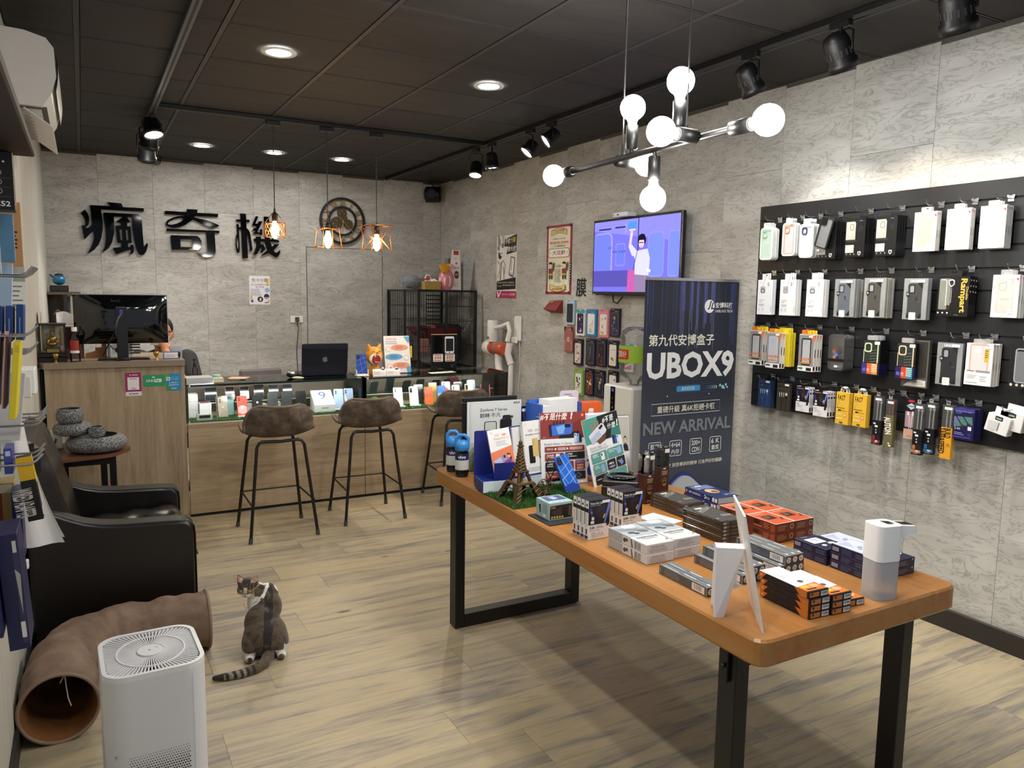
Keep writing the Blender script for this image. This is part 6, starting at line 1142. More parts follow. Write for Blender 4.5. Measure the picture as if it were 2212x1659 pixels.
def fA(a):
 rd,dk='#8f3a34','#7a2e2a';a.r(rd,0,0,1,.365).poly(dk,[(.55,.2),(.9,.1),(1,.25),(1,.365),(.45,.365)]).poly('#241c1e',[(.42,.29),(.85,.27),(.86,.365),(.4,.365)])
 a.t('#f7f4f2','#不是什麼',.0,.005,.10,bold=.03,shear=.2,wfit=.60).t('#f7f4f2','!',.66,.0,.10,bold=.04,shear=.2).rr('#e0673a',.90,.025,.96,.07,.02).t('#f7ded2','mi',.912,.036,.02)
 for i in range(4):a.e('#4a2a24',.30+.07*i,.145-.006*(i%2),.025,.03)
 a.poly('#1a2240',[(.18,.17),(.5,.155),(.48,.32),(.2,.33)]).poly('#3f6fd0',[(.24,.18),(.66,.15),(.70,.17),(.70,.28),(.66,.31),(.25,.325)]).poly('#7fb0f0',[(.34,.2),(.56,.17),(.5,.3),(.38,.3)]).rr('#171a2c',.53,.165,.66,.215,.02).t('#e9d9d4','Redmi',.05,.335,.012)
 for i,c_ in enumerate(('#cfe0f2','#8fc0ea','#1d2238')):a.rr(c_,.73+.055*i,.30+.008*i,.79+.055*i,.43,.015).r('#14161f',.745+.055*i,.31+.008*i,.765+.055*i,.335+.008*i)
 a.t('#8a8d92','Redmi Note 11 Series',.08,.415,.034,wfit=.60)
 def cell(c_,x0,y0,x1,y1,l1='',l2=True):
  a.rr(c_,x0,y0,x1,y1,.015)
  if l1:a.t('#f2eeec',l1,x0+.03,y0+.015,.032,bold=.01)
  if l2:a.lines('#d9cfcc',x0+.03,y0+.056,x0+(x1-x0)*.6,1,.012,.8,.1)
 cell(rd,.08,.47,.95,.545,'',False);a.t('#f2e6e2','配備升級',.12,.492,.03,wfit=.14).e('#f2e6e2',.31,.508,.022).lines('#e6cfc9',.36,.49,.55,3,.014,.6,.1).e('#f2e6e2',.57,.508,.022).lines('#e6cfc9',.62,.49,.92,3,.014,.6,.1)
 cell(rd,.08,.565,.49,.665,'1億像素');a.rr('#f0efe2',.31,.575,.40,.635,.02);cell('#1a1a1d',.52,.56,.95,.66,'67W');cell('#1a1a1d',.08,.685,.36,.81,'6.67吋');cell(rd,.38,.685,.70,.81);cell(rd,.73,.68,.95,.81,'',False);a.poly('#5f86c9',[(.77,.69),(.9,.69),(.93,.715),(.75,.715)]).t('#f2e2de','立體聲',.77,.735,.028,wfit=.14).t('#f2e2de','雙喇叭',.77,.775,.028,wfit=.14)
 cell(rd,.08,.83,.45,.94,'5nm');cell('#1a1a1d',.48,.83,.95,.94,'',False);a.poly('#55657c',[(.72,.885),(.79,.85),(.87,.885),(.8,.925)]).e('#1a1a1d',.79,.887,.04,.018).lines('#a9a9aa',.5,.965,.95,1,.01,.6)
flyer('phone_flyer','tall flyer with a dark red top showing a blue phone, on the table',1.852,2.825,-9,.222,.320,fA)
def fB(a):
 tl,tk='#5d9c96','#1d2526';a.r('#4a9c90',0,0,1,.36).poly(tk,[(.42,.0),(1,.0),(1,.36),(.45,.36),(.5,.22),(.4,.12)]).poly('#3f7f78',[(.75,.24),(.95,.18),(1,.2),(1,.36),(.7,.36)])
 a.t('#f4f6f4','#不是',.54,.035,.09,bold=.03,shear=.2,wfit=.33).t('#f4f6f4','什麼',.66,.145,.085,bold=.03,shear=.2,wfit=.24).t('#f4f6f4','!',.92,.12,.10,bold=.04,shear=.2).rr('#e0673a',.02,.025,.08,.07,.02)
 for i,(x,y)in enumerate(((.2,.08),(.29,.055),(.38,.06))):a.poly('#a87c68',[(x,y),(x+.05,y),(x+.07,.2),(x+.02,.2)])
 a.poly('#6d4a3c',[(.3,.34),(.5,.3),(.58,.26),(.55,.36),(.36,.40)]).poly('#d8dde8',[(.1,.24),(.5,.11),(.56,.13),(.62,.23),(.58,.26),(.2,.37),(.15,.35)]).poly('#b9c2dc',[(.12,.3),(.4,.2),(.45,.28),(.2,.37)]).poly('#1c2026',[(.40,.17),(.5,.13),(.54,.16),(.44,.2)])
 for i,c_ in enumerate(('#23304f','#3f6fc0','#dfe6f2')):a.rr(c_,.73+.06*i,.33+.008*i,.79+.06*i,.46,.015).r('#14161f',.745+.06*i,.34+.008*i,.765+.06*i,.37+.008*i)
 a.t('#8a8d92','Redmi Note 11S',.08,.405,.034,wfit=.44).lines('#b5b7ba',.08,.45,.6,2,.016,.4)
 def cell(c_,x0,y0,x1,y1,l1=''):
  a.rr(c_,x0,y0,x1,y1,.015)
  if l1:a.t('#eef6f4',l1,x0+.03,y0+.018,.03,bold=.01)
  a.lines('#cfe0dc',x0+.03,y0+.056,x0+(x1-x0)*.5,1,.012,.7,.1)
 cell(tl,.06,.50,.50,.64,'1億像素');a.rr('#eef0f4',.32,.52,.42,.63,.02).rr('#1c2026',.335,.53,.365,.57,.01);cell(tl,.52,.50,.96,.64,'33W Pro');a.poly('#8fc0e6',[(.76,.53),(.88,.51),(.92,.6),(.8,.62)])
 cell(tl,.06,.66,.42,.80,'6.43吋');a.rr('#8fb0dc',.27,.69,.36,.80,.02);cell(tk,.45,.66,.69,.80);a.t('#f4f4f4','90Hz',.57,.70,.032,'c',bold=.01).e('#8f86b8',.57,.765,.09,.018);cell(tk,.72,.66,.96,.80);a.poly('#7a8fd0',[(.78,.74),(.86,.69),(.9,.76),(.84,.79)]);cell('#17191c',.06,.82,.42,.95);cell(tl,.45,.82,.96,.95)
flyer('phone_flyer','tall flyer with a teal and black top showing a white phone, leaning on the table',2.055,2.745,10,.222,.312,fB,10,-8)
t=thing('air_plant','small silvery air plant behind the red flyer','plant',(1.86,3.00,Z1));q=MB();rng=random.Random(8)
for i in range(26):a_=rng.uniform(0,6.28);l=rng.uniform(.03,.055);q.tube([(0,0,.255),(l*.5*cos(a_),l*.5*sin(a_),.275),(l*cos(a_),l*sin(a_),.27+rng.uniform(0,.03))],[.0022,.0016,.0004],mat('#b9c4bf',.6),4)
q.build('leaves',t);q=MB();q.lathe([(.028,0),(.032,.01),(.035,.25),(.03,.255),(0,.25)],WHT,16);q.build('slim_pot',t)
t=thing('blue_phone_box','open blue phone carton with white trays behind the red flyer','box',(1.99,3.12,Z1),rz=8);q=MB();q.box(-.10,-.09,0,.12,0,.32,mat('#2f62c4',.4));q.box(.15,.16,0,.12,0,.315,mat('#2f4f9a',.4));q.box(-.09,.15,.11,.12,0,.33,mat('#2f62c4',.4));q.build('blue_sleeve',t);q=MB();q.box(-.088,-.04,.005,.10,0,.31,mat('#e9eaec',.4));q.box(-.035,.148,.02,.10,0,.335,mat('#eceded',.4));q.build('white_trays',t)
t=thing('race_phone_leaflet','dark leaflet with blue light streaks between the grey board and red flyer','leaflet',(1.86,3.20,Z1),rz=8);q=MB();q.box(-.06,.06,0,.004,0,.30,mat('#121a3a',.3));e=q.build('card',t);e.rotation_euler.x=R(-8)
a=Art(.12,.30);a.T=Mx.Translation((-.06,0,.30));a.poly('#2f62c4',[(.1,0),(.3,0),(.2,1),(0,1)]).poly('#7aa0ea',[(.35,0),(.42,0),(.3,1),(.22,1)]).poly('#5a3a30',[(.6,.1),(1,0),(1,.6),(.7,.7)]).poly('#0d0f18',[(.3,.35),(.45,.3),(.7,.7),(.5,.72)]).rr('#e9eaf0',.55,.04,.85,.09,.1);c=a.build(t);c.rotation_euler.x=R(-8)
q=MB();q.add([(-.03,.03,.16),(.03,.03,.16),(.03,.08,0),(-.03,.08,0)],[(0,1,2,3)],BLK);q.build('back_prop',t)
t=thing('navy_phone_stand','tall navy stand edge between the red and teal flyers','stand',(2.04,2.93,Z1),rz=-12);q=MB();q.box(-.05,.05,0,.03,0,.20,mat('#1d2f9a',.35));q.build('stand_block',t);a=Art(.1,.2);a.T=Mx.Translation((-.05,0,.2));a.t('#dfe3f2','OPPO',.6,.1,.3,rot=-90,bold=.01);a.build(t)
q=MB();q.box(-.04,.05,.0305,.09,0,.24,mat('#d9dadd',.4));q.build('white_carton',t)
for x,y,z,w,d,h,c_,l in((2.245,3.20,Z1,.13,.06,.30,'#e0622a','orange phone carton with a white round emblem behind the teal flyer'),(2.225,3.10,Z1,.135,.05,.255,'#e3edf4','white phone carton with a small red dot in front of the orange one'),(2.215,3.0,Z1,.14,.05,.238,'#7a2026','dark red phone carton with white lettering, right of the teal flyer')):
 o=gbox('phone_carton',x,y,z,w,d,h,c_,l,'box',rz=-4,group='phone cartons behind the teal flyer');a=Art(w,h);a.T=Mx.Translation((-w/2,0,h))
 if c_=='#e0622a':a.rr('#f4efe9',.4,.10,.62,.24,.05).t('#e0622a','mi',.45,.14,.05)
 elif c_[1]=='e':a.e('#c23a34',.88,.1,.04)
 else:a.t('#f0e9e6','#不是',.1,.16,.12,bold=.03,shear=.2,wfit=.55).e('#e9d9d4',.9,.06,.025)
 a.build(o)
t=thing('pale_card','pale violet card with a rounded top standing behind the orange carton','card',(2.17,3.29,Z1),rz=-4);q=MB();q.ext(rr(-.055,0,.055,.355,.018),0,.004,mat('#d9d3e2',.4),'xz');q.build('card',t);a=Art(.11,.355);a.T=Mx.Translation((-.055,0,.355));a.lines('#7d7a88',.25,.05,.75,3,.03,.4).poly('#a48cc0',[(.0,.2),(1,.2),(1,.28),(0,.28)]).r('#2f2a2c',0,.32,1,.4);a.build(t)
t=thing('leaflet_holder','clear holder of grey leaflets with three people in black, beside the white emblem carton','leaflet holder',(2.215,2.90,Z1),rz=-14)
for i in range(4):q=MB();q.box(-.052+.004*i,.052+.004*i,.006*i,.006*i+.003,.004,.268+.003*i,mat(['#a9a6a0','#e3e3e1','#d9d9d7','#3a3a3c'][i],.4));e=q.build('leaflet',t);e.rotation_euler.x=R(-10)
a=Art(.104,.264);a.T=Mx.Translation((-.052,0,.268));a.r('#b5b2ab',0,0,1,.62).r('#e6e4e4',0,.62,1,1)
for cx,cy,s_ in((.22,.40,.8),(.52,.34,1.),(.8,.40,.8)):a.poly('#1d1a1b',[(cx-.2*s_,.62),(cx-.15*s_,cy+.12),(cx,cy+.07),(cx+.15*s_,cy+.12),(cx+.2*s_,.62)]).e('#2a1d18',cx,cy-.005,.085*s_,.065*s_).e('#e0bda6',cx,cy+.01,.06*s_,.048*s_)
a.poly('#e0bda6',[(.3,.56),(.5,.45),(.56,.47),(.36,.6)]).lines('#a5a3a6',.2,.74,.8,3,.03,.3);c=a.build(t);c.rotation_euler.x=R(-10)
q=MB();q.box(-.062,.062,-.022,-.020,0,.12,ACR);q.box(-.062,.062,-.022,.06,0,.003,ACR);q.build('acrylic_pocket',t)
t=thing('dial_speaker_box','black square box with a glossy round dial on its lid, before the teal flyer','box',(1.952,2.545,Z1),rz=-40)
q=MB();q.box(-.078,.078,-.078,.078,0,.062,mat('#121214',.5),.004);q.build('box_base',t);q=MB();q.box(-.075,.075,-.075,.075,.0625,.084,mat('#17171a',.4),.004);q.build('box_lid',t)
q=MB();q.lathe([(.052,.0845),(.060,.088),(.062,.092),(.056,.093),(.05,.089),(0,.089)],mat('#0c0c0e',.1,coat=.5,noise=0),28);q.build('dial',t)
for i in range(22):q=MB();q.ball((.0605*cos(i*.2856),.0605*sin(i*.2856),.0925),.0022,CHROME,6,4);q.build('stud',t)
for x,y,rz,c_,l in((1.990,2.432,8,'#e7dfd9','brown headset box with a clear upper half and white earpiece, left of two'),(2.138,2.515,4,'#17171a','brown headset box with a clear upper half and black earpiece, right of two')):
 t=thing('headset_box',l,'box',(x,y,Z1),rz=rz,group='two clear-topped headset boxes');BR=mat('#43211c',.4,noise=.06)
 q=MB();q.box(-.027,.027,-.022,.022,0,.122,BR,.001);q.build('brown_carton',t);q=MB();q.box(-.026,.026,-.021,.021,.1225,.205,clear('headset_window',(.95,.96,.97),1.5));q.build('clear_top',t)
 q=MB();q.tube([(-.016,0,.206),(-.01,0,.218),(.012,0,.218),(.018,0,.206)],.003,clear('tab_plastic',(.9,.92,.94),1.5),5);q.build('hang_tab',t)
 q=MB();q.box(-.009,.009,-.006,.008,.1235,.185,mat(c_,.3),.003);q.ball((0,-.004,.188),(.010,.010,.009),mat(c_,.3),10,6);q.build('earpiece',t);q=MB();q.box(.0,.024,-.0225,-.0212,.182,.198,WHT);q.build('price_sticker',t)
 a=Art(.054,.122);a.T=Mx.Translation((-.027,-.022,.122));a.rr('#d9cfc9',.35,.04,.62,.09,.04).t('#c9a85c','WIRELESS',.5,.14,.07,'c',wfit=.62,bold=.02).t('#c9a85c','HEADSET',.5,.22,.07,'c',wfit=.56,bold=.02)
 a.l('#a5834a',[(.5+.26*cos(R(an)),.50+.125*sin(R(an)))for an in range(0,360,20)],.025,True).t('#c9a85c','HOCO',.5,.42,.03,'c',wfit=.2).t('#c9a85c','RD T21',.5,.47,.05,'c',wfit=.36,bold=.01).poly('#a5834a',[(.3,.6),(.7,.6),(.6,.68),(.4,.68)]).lines('#b09a8c',.2,.88,.8,2,.04,.5);a.build(t)
o=MB();o.box(1.462,1.60,2.325,2.485,Z1,Z1+.003,mat('#26282b',.7));o.build('black_pad',label='thin black pad under the pale turquoise car mount box',cat='pad')
t=thing('car_mount_box','pale turquoise box with a black car mount picture on a black pad','box',(1.540,2.372,Z1+.0032),rz=-1)
q=MB();q.box(-.052,.052,0,.098,0,.068,mat('#9fbfc2',.4,noise=.03),.0015);q.build('carton',t)
a=Art(.104,.068);a.T=Mx.Translation((-.052,0,.068));a.poly('#1d1d22',[(.03,.18),(.97,.14),(.97,.92),(.03,.92)]).poly('#3a2f3a',[(.1,.5),(.5,.3),(.6,.7),(.2,.85)]).rr('#0f0f12',.55,.3,.78,.8,.05).rr('#45464c',.82,.25,.93,.85,.04).t('#c9ad3a','CAR',.05,.22,.12,bold=.01)
for i in range(5):a.e('#c9ad3a',.12+.11*i,.83,.045)
a.build(t);a=Art(.104,.098);a.T=Mx.Translation((-.052,0,.068))@Mx.Rotation(R(-90),4,'X')@Mx.Translation((0,0,.098));a.poly('#4a5a80',[(.12,.1),(.9,.08),(.94,.7),(.1,.72)]).poly('#9fb0d8',[(.35,.2),(.6,.15),(.65,.5),(.4,.6)])
for i in range(5):a.e('#eef2f2',.18+.15*i,.82,.04)
a.build(t);a=Art(.098,.068);a.T=Mx.Translation((-.052,.098,.068))@Mx.Rotation(R(-90),4,'Z');a.lines('#5f7a80',.5,.2,.9,7,.08,.3).poly('#1d1d22',[(.2,.3),(.36,.28),(.38,.7),(.3,.78),(.28,.6)]).r('#eef2f2',.55,.72,.75,.9);a.build(t)
def cable_box(x,y,label,grp):
 t=thing('cable_box',label,'box',(x,y,Z1),group=grp);q=MB();q.box(-.045,.045,0,.0215,0,.140,mat('#e9e9ea',.4,noise=.02),.001);q.build('carton',t)
 q=MB();q.box(-.0452,.0452,-.0003,.022,.1395,.1405,mat('#17171a',.4));q.build('black_lid',t)
 a=Art(.09,.14);a.T=Mx.Translation((-.045,0,.14));a.r('#141318',0,0,1,.62).poly('#2d3a8c',[(.05,.2),(.12,.16),(.3,.62),(.22,.62)]).poly('#5f7ce0',[(.92,.1),(1,.08),(1,.2),(.8,.6),(.72,.62)]).poly('#2b262e',[(.3,.3),(.5,.14),(.75,.16),(.8,.34),(.5,.5)])
 a.t('#e6e6ea','Thicken Flat Cable',.06,.05,.055,bold=.02,wfit=.62).t('#8fb0e8','急速傳輸 更加耐用',.06,.12,.03,wfit=.5).t('#d9c9a9','M',.1,.28,.05).l('#1c1a1f',[(.2,.36),(.34,.26),(.48,.42),(.62,.28),(.8,.4)],.05).rr('#e9e9ee',.14,.42,.26,.50,.02).rr('#eceef0',.1,.52,.26,.59,.02).poly('#c9a85c',[(.66,.46),(.74,.36),(.80,.38),(.72,.5)]).rr('#f4f4f2',.62,.02,.98,.09,.02)
 a.t('#1d1d20','2.4A',.06,.66,.06,bold=.03).lines('#7a7c82',.36,.67,.8,2,.03,.35).t('#5a5f8a','USB TO TYPE-C',.06,.75,.03,wfit=.5).lines('#9a9ca2',.14,.82,.4,4,.035,.3).l('#2a2a30',[(.42,.92),(.5,.82),(.56,.92),(.64,.82),(.7,.92)],.02).poly('#17171a',[(.86,.55),(.98,.5),(.96,.66),(.84,.68)]);a.build(t)
 a=Art(.0215,.14);a.T=Mx.Translation((-.045,.0215,.14))@Mx.Rotation(R(-90),4,'Z');a.e('#2a2a2e',.5,.12,.22).r('#1d1d20',0,.2,1,.30).lines('#b5b5ba',.2,.34,.8,9,.038,.4,.1).r('#55555a',.3,.72,.75,.86).r('#2a3160',.05,.89,.95,.97);a.build(t);return t
for x,y0,g,nm in((1.540,2.128,'cable boxes standing left in a row','left'),(1.716,2.168,'cable boxes standing right in a row','right')):
 for i in range(4):cable_box(x-.001*(i%2),y0+.0232*i+(.003 if i>1 else 0),['front','second','third','rearmost'][i]+' upright black and white cable box in the '+nm+' row on the table',g)
for lay in(0,1):
 for i in(0,1):
  t=thing('earphone_box',('upper ' if lay else 'lower ')+('left' if i==0 else 'right')+' white and grey earphone box in the wrapped stack','box',(1.578+.118*i,1.842+.006*i+.002*lay,Z1+.0325*lay),rz=-.5,group='wrapped earphone boxes')
  q=MB();q.box(-.056,.056,0,.205,0,.032,mat('#d5d7da',.3,noise=.03),.0015);q.build('carton',t)
  a=Art(.112,.032);a.T=Mx.Translation((-.056,0,.032));a.t('#4a4c52','COMPATIBLE TO MEGA',.4,.25,.14,'c',wfit=.5).lines('#9a9ca2',.1,.5,.8,3,.14,.3);a.build(t)
  if lay:
   a=Art(.112,.205);a.T=Mx.Translation((-.056,0,.032))@Mx.Rotation(R(-90),4,'X')@Mx.Translation((0,0,.205));a.r('#aeb4bb',0,0,1,.58).poly('#8f969e',[(.0,.1),(1,.3),(1,.42),(0,.3)]).rr('#e9ebed',.35,.04,.8,.17,.02).t('#8a9096','5100',.42,.07,.06,wfit=.3).e('#4a4f55',.3,.4,.13,.045).e('#3a3f44',.42,.46,.10,.035).poly('#6a7076',[(.55,.3),(.9,.36),(.86,.46),(.6,.42)]).l('#7c8288',[(.1,.2),(.5,.28),(.8,.2)],.02)
   a.t('#3f4248','EARPHONE',.5,.64,.055,'c',wfit=.74,bold=.01).lines('#9a9ca2',.2,.72,.8,2,.03,.3).e('#4a4c50',.9,.88,.03);a.build(t)
  if i==0:
   a=Art(.205,.032);a.T=Mx.Translation((-.056,.205,.032))@Mx.Rotation(R(-90),4,'Z');a.r('#a9adb2',0,.05,.38,.95).e('#3f4248',.44,.5,.035).e('#55585e',.50,.4,.03).poly('#2f3136',[(.6,.1),(.62,.1),(.66,.9),(.63,.9)]).r('#8d9096',.7,.15,.76,.85).r('#9a9da2',.78,.15,.85,.85);a.build(t)
o=MB();o.box(-.05,.05,-.07,.07,0,.0012,mat('#e9edef',.4));o=o.build('paper_slip',loc=(1.885,2.215,Z1),rz=12,label='white printed slip lying between the cable boxes and dark glass packs',cat='paper');a=Art(.1,.14);a.T=Mx.Translation((-.05,-.07,.0012))@Mx.Rotation(R(-90),4,'X')@Mx.Translation((0,0,.14));a.l('#9ab0b4',ell(.4,.4,.2,.15,14),.015,True).l('#9ab0b4',ell(.65,.4,.2,.15,14),.015,True).lines('#9aa0a4',.2,.65,.8,3,.06,.25);a.build(o)
def strap(x,y,z,num,label,rz=-1.):
 t=thing('slim_box',label,'box',(x,y,z),rz=rz,group='slim grey boxes on the table');q=MB();q.box(-.013,.013,0,.212,0,.027,mat('#75797c',.3,noise=.04),.001);q.build('carton',t)
 a=Art(.026,.027);a.T=Mx.Translation((-.013,0,.027));a.r('#3f4347',.02,.02,.98,.98).e('#e9e9e4',.5,.5,.36).t('#2f3236',num,.42,.3,.4,'c',bold=.02).t('#2f3236','00',.66,.42,.18,'c');a.build(t)
 a=Art(.026,.212);a.T=Mx.Translation((-.013,0,.027))@Mx.Rotation(R(-90),4,'X')@Mx.Translation((0,0,.212));a.r('#a9aeb1',.2,.06,.4,.4).l('#3f4347',[(.3,.35),(.7,.5),(.4,.75)],.06).r('#d9dcdc',.55,.45,.7,.7).r('#e4e6e6',.6,.9,.9,.96);a.build(t)
 a=Art(.212,.027);a.T=Mx.Translation((-.013,.212,.027))@Mx.Rotation(R(-90),4,'Z');a.r('#565a5e',0,0,.97,1).rr('#9a9da0',.02,.2,.035,.8,.005).lines('#8d9194',.12,.2,.5,4,.2,.3);
 if num=='2':a.r('#e9e5e6',.70,.12,.95,.88);[a.r('#9a9a9c',.74+.018*i,.2,.748+.018*i,.7)for i in range(9)]
 a.build(t);return t
strap(1.523,1.558,Z1,'2','left of two slim grey boxes lying alone at the table front');strap(1.5505,1.563,Z1,'1','right of two slim grey boxes lying alone at the table front')
for i in range(3):strap(1.687+.0275*i,1.583,Z1,'21 1'[i]if i!=2 else '1',['left','middle','right'][i]+' lower slim grey box in the stack behind the white easel')
for i in range(2):strap(1.710+.0275*i,1.570,Z1+.0275,'2',['left','right'][i]+' upper slim grey box in the stack behind the white easel')
for i in range(4):strap(1.845+.0275*i,1.588,Z1,'2221'[i],['leftmost','second','third','rightmost'][i]+' lower slim grey box in the stack before the orange boxes')
for i in range(3):strap(1.872+.0275*i,1.588,Z1+.0275,'211'[i],['left','middle','right'][i]+' upper slim grey box in the stack before the orange boxes')
def glasspack(x,y,z,label,grp,rz=0):
 t=thing('screen_glass_pack',label,'screen protector',(x,y,z),rz=rz,group=grp);q=MB();q.box(-.053,.053,0,.20,0,.0128,mat('#2c2a27',.15,coat=.5,noise=.15,scale=18),.001);q.build('carton',t)
 a=Art(.106,.0128);a.T=Mx.Translation((-.053,0,.0128));a.r('#5d5a52',.02,.1,.98,.9).r('#3a352e',.3,.15,.97,.85).r('#a9aaa4',.05,.2,.17,.8).lines('#7a746a',.4,.35,.9,2,.3,.4);a.build(t)
 a=Art(.2,.0128);a.T=Mx.Translation((-.053,.2,.0128))@Mx.Rotation(R(-90),4,'Z');a.r('#4f4b44',.1,.2,.4,.8).e('#8d887c',.14,.5,.012).r('#5a3f26',.42,.1,.46,.9);a.build(t);return t
def packtop(t):
 a=Art(.106,.2);a.T=Mx.Translation((-.053,0,.0128))@Mx.Rotation(R(-90),4,'X')@Mx.Translation((0,0,.2));a.poly('#4a4845',[(.05,.05),(.95,.05),(.95,.95),(.05,.95)]).poly('#6d6b66',[(.1,.3),(.9,.1),(.95,.2),(.1,.45)]).l('#a9a79f',[(.2,.35),(.4,.22),(.6,.3),(.75,.2)],.03).t('#c5c3b8','Glass',.55,.62,.10,shear=.3,wfit=.4).rr('#e9e9e6',.25,.14,.55,.2,.02).e('#8d8b84',.15,.8,.06);a.build(t)
for i in range(6):
 tt=glasspack(1.938-.001*(i%2),1.885+.0015*(i%2),Z1+.0131*i,['lowest','second lowest','third lowest','fourth','fifth','topmost'][i]+' dark glossy screen glass pack of the near tall stack','near stack of dark glass packs')
packtop(tt)
for i in range(4):
 tt=glasspack(2.03+.001*(i%2),2.185+.0015*(i%2),Z1+.0131*i,['lowest','second','third','topmost'][i]+' dark glossy screen glass pack of the farther low stack','farther stack of dark glass packs')
packtop(tt)
for i in range(2):
 t=thing('screen_glass_twin_pack',('lower','upper')[i]+' navy twin pack of screen glass by the far table edge','screen protector',(2.232-.006*(1-i),2.205,Z1+.0245*i),rz=-3,group='navy twin packs');q=MB();q.box(-.057,.057,0,.205,0,.024,mat('#1d2c5e',.3,noise=.03),.001);q.build('carton',t)
 q=MB();q.box(-.056,.057,-.0006,0,.001,.023,mat('#b9bcc0',.3));q.build('silver_end',t)
 a=Art(.205,.024);a.T=Mx.Translation((-.057,.205,.024))@Mx.Rotation(R(-90),4,'Z');a.poly('#c9ad5c',[(.03,.3),(.08,.3),(.08,.6),(.055,.8),(.03,.6)]).t('#e4e8f2','滿版·高透鋼化貼',.12,.32,.4,wfit=.36).t('#f2f4fa','2',.6,.15,.65,bold=.02).t('#f2f4fa','PCS',.66,.4,.38).r('#dfe2ea',.84,.15,.9,.85).r('#dfe2ea',.92,.15,.98,.85);a.build(t)
a=Art(.114,.205);a.T=Mx.Translation((-.057,0,.024))@Mx.Rotation(R(-90),4,'X')@Mx.Translation((0,0,.205));a.poly('#6a7ca8',[(.1,.05),(.9,.05),(.95,.3),(.1,.3)]).e('#c9b48a',.5,.5,.26,.16).e('#8a5a3a',.55,.55,.14,.08).e('#3a3040',.5,.52,.06).rr('#eef0f4',.3,.06,.6,.12,.02).e('#d98a9c',.2,.3,.07).t('#b9c6e8','2PCS',.55,.78,.08);a.build(t)
for lay in(0,1):
 for j in(1,0):
  for i in(0,1):
   t=thing('orange_headset_box',('lower','upper')[lay]+' '+('near','far')[j]+' '+('left','right')[i]+' orange and brown headset box of the eight stacked','box',(2.104+.096*i,1.808+.136*j,Z1+.0345*lay),group='stack of orange headset boxes')
   q=MB();q.box(-.0472,.0472,0,.134,0,.034,mat('#70301f',.4,noise=.05),.001);q.build('carton',t)
   if j==0:a=Art(.0944,.034);a.T=Mx.Translation((-.0472,0,.034));a.e('#b9b3a4',.85,.45,.10).e('#70301f',.85,.45,.07).lines('#c9a48a',.1,.25,.6,5,.12,.3);a.build(t)
   if i==0:
    a=Art(.134,.034);a.T=Mx.Translation((-.0472,.134,.034))@Mx.Rotation(R(-90),4,'Z');a.rr('#3a1d14',.25,.15,.45,.55,.02).t('#e0b49a','WIRELESS',.25,.62,.14,wfit=.3).lines('#c98a6a',.6,.2,.8,4,.16,.3);a.r('#8f4a2c',.84,.1,.98,.9);a.build(t)
   if lay:
    a=Art(.0944,.134);a.T=Mx.Translation((-.0472,0,.034))@Mx.Rotation(R(-90),4,'X')@Mx.Translation((0,0,.134));a.r('#eee6de',.0,.0,1,1).r('#c9572a',.03,.02,.97,.98).rr('#3a2a24',.22,.3,.7,.62,.04).poly('#6a5a48',[(.3,.36),(.5,.34),(.52,.5),(.32,.52)]).e('#1d1614',.6,.5,.1).e('#2a2220',.8,.7,.06).e('#2a2220',.9,.6,.06).t('#e6c9a9','WIRELESS',.1,.1,.08,wfit=.5);a.build(t)
def navy(x,y,z,top,label,rz=-1.5):
 t=thing('navy_earbud_box',label,'box',(x,y,z),rz=rz,group='navy earbud boxes');q=MB();q.box(-.048,.048,0,.134,0,.0255,mat('#1c2040',.35,noise=.05),.001);q.build('carton',t)
 a=Art(.134,.0255);a.T=Mx.Translation((-.048,.134,.0255))@Mx.Rotation(R(-90),4,'Z');a.rr('#8d8a94',.04,.25,.22,.75,.01).lines('#5d6288',.3,.25,.6,4,.17,.3).lines('#6a6f94',.68,.3,.95,3,.2,.3);a.build(t)
 a=Art(.096,.0255);a.T=Mx.Translation((-.048,0,.0255));a.r('#35303f',.06,.15,.94,.85).lines('#7d7a8c',.15,.3,.7,3,.2,.35).e('#c9c6cf',.88,.2,.03);a.build(t)
 if top:
  a=Art(.096,.134);a.T=Mx.Translation((-.048,0,.0255))@Mx.Rotation(R(-90),4,'X')@Mx.Translation((0,0,.134))
  if top=='w':a.r('#d2d8ea',.03,.02,.97,.98).poly('#b5bed8',[(.1,.1),(.6,.1),(.3,.5)]).e('#8a98c4',.5,.5,.1,.06).e('#8a98c4',.35,.6,.06,.05).lines('#9aa6c9',.3,.78,.8,2,.06,.4)
  else:a.rr('#dfe4ee',.15,.2,.75,.55,.03).poly('#b9c2d4',[(.25,.28),(.6,.25),(.55,.48)]).e('#dfe4ee',.35,.72,.1,.06).e('#dfe4ee',.78,.66,.14,.08).t('#aeb6cc','TWS',.2,.06,.07)
  a.build(t)
for i in range(2):navy(2.082,1.578,Z1+.026*i,'d' if i else None,('lower','upper')[i]+' navy earbud box of the left rear pair with a dark printed lid')
for i in range(2):navy(2.181,1.560,Z1+.026*i,'w' if i else None,('lower','upper')[i]+' navy earbud box of the right rear pair with a white lid')
for i in range(3):navy(2.082,1.432,Z1+.026*i,'w' if i==2 else None,('lowest','middle','top white-lidded')[i]+' navy earbud box of the front three behind the soap dispenser')
for i in range(2):navy(2.183,1.412,Z1+.026*i,'d' if i else None,('lower','upper')[i]+' navy earbud box nearest the right table corner')
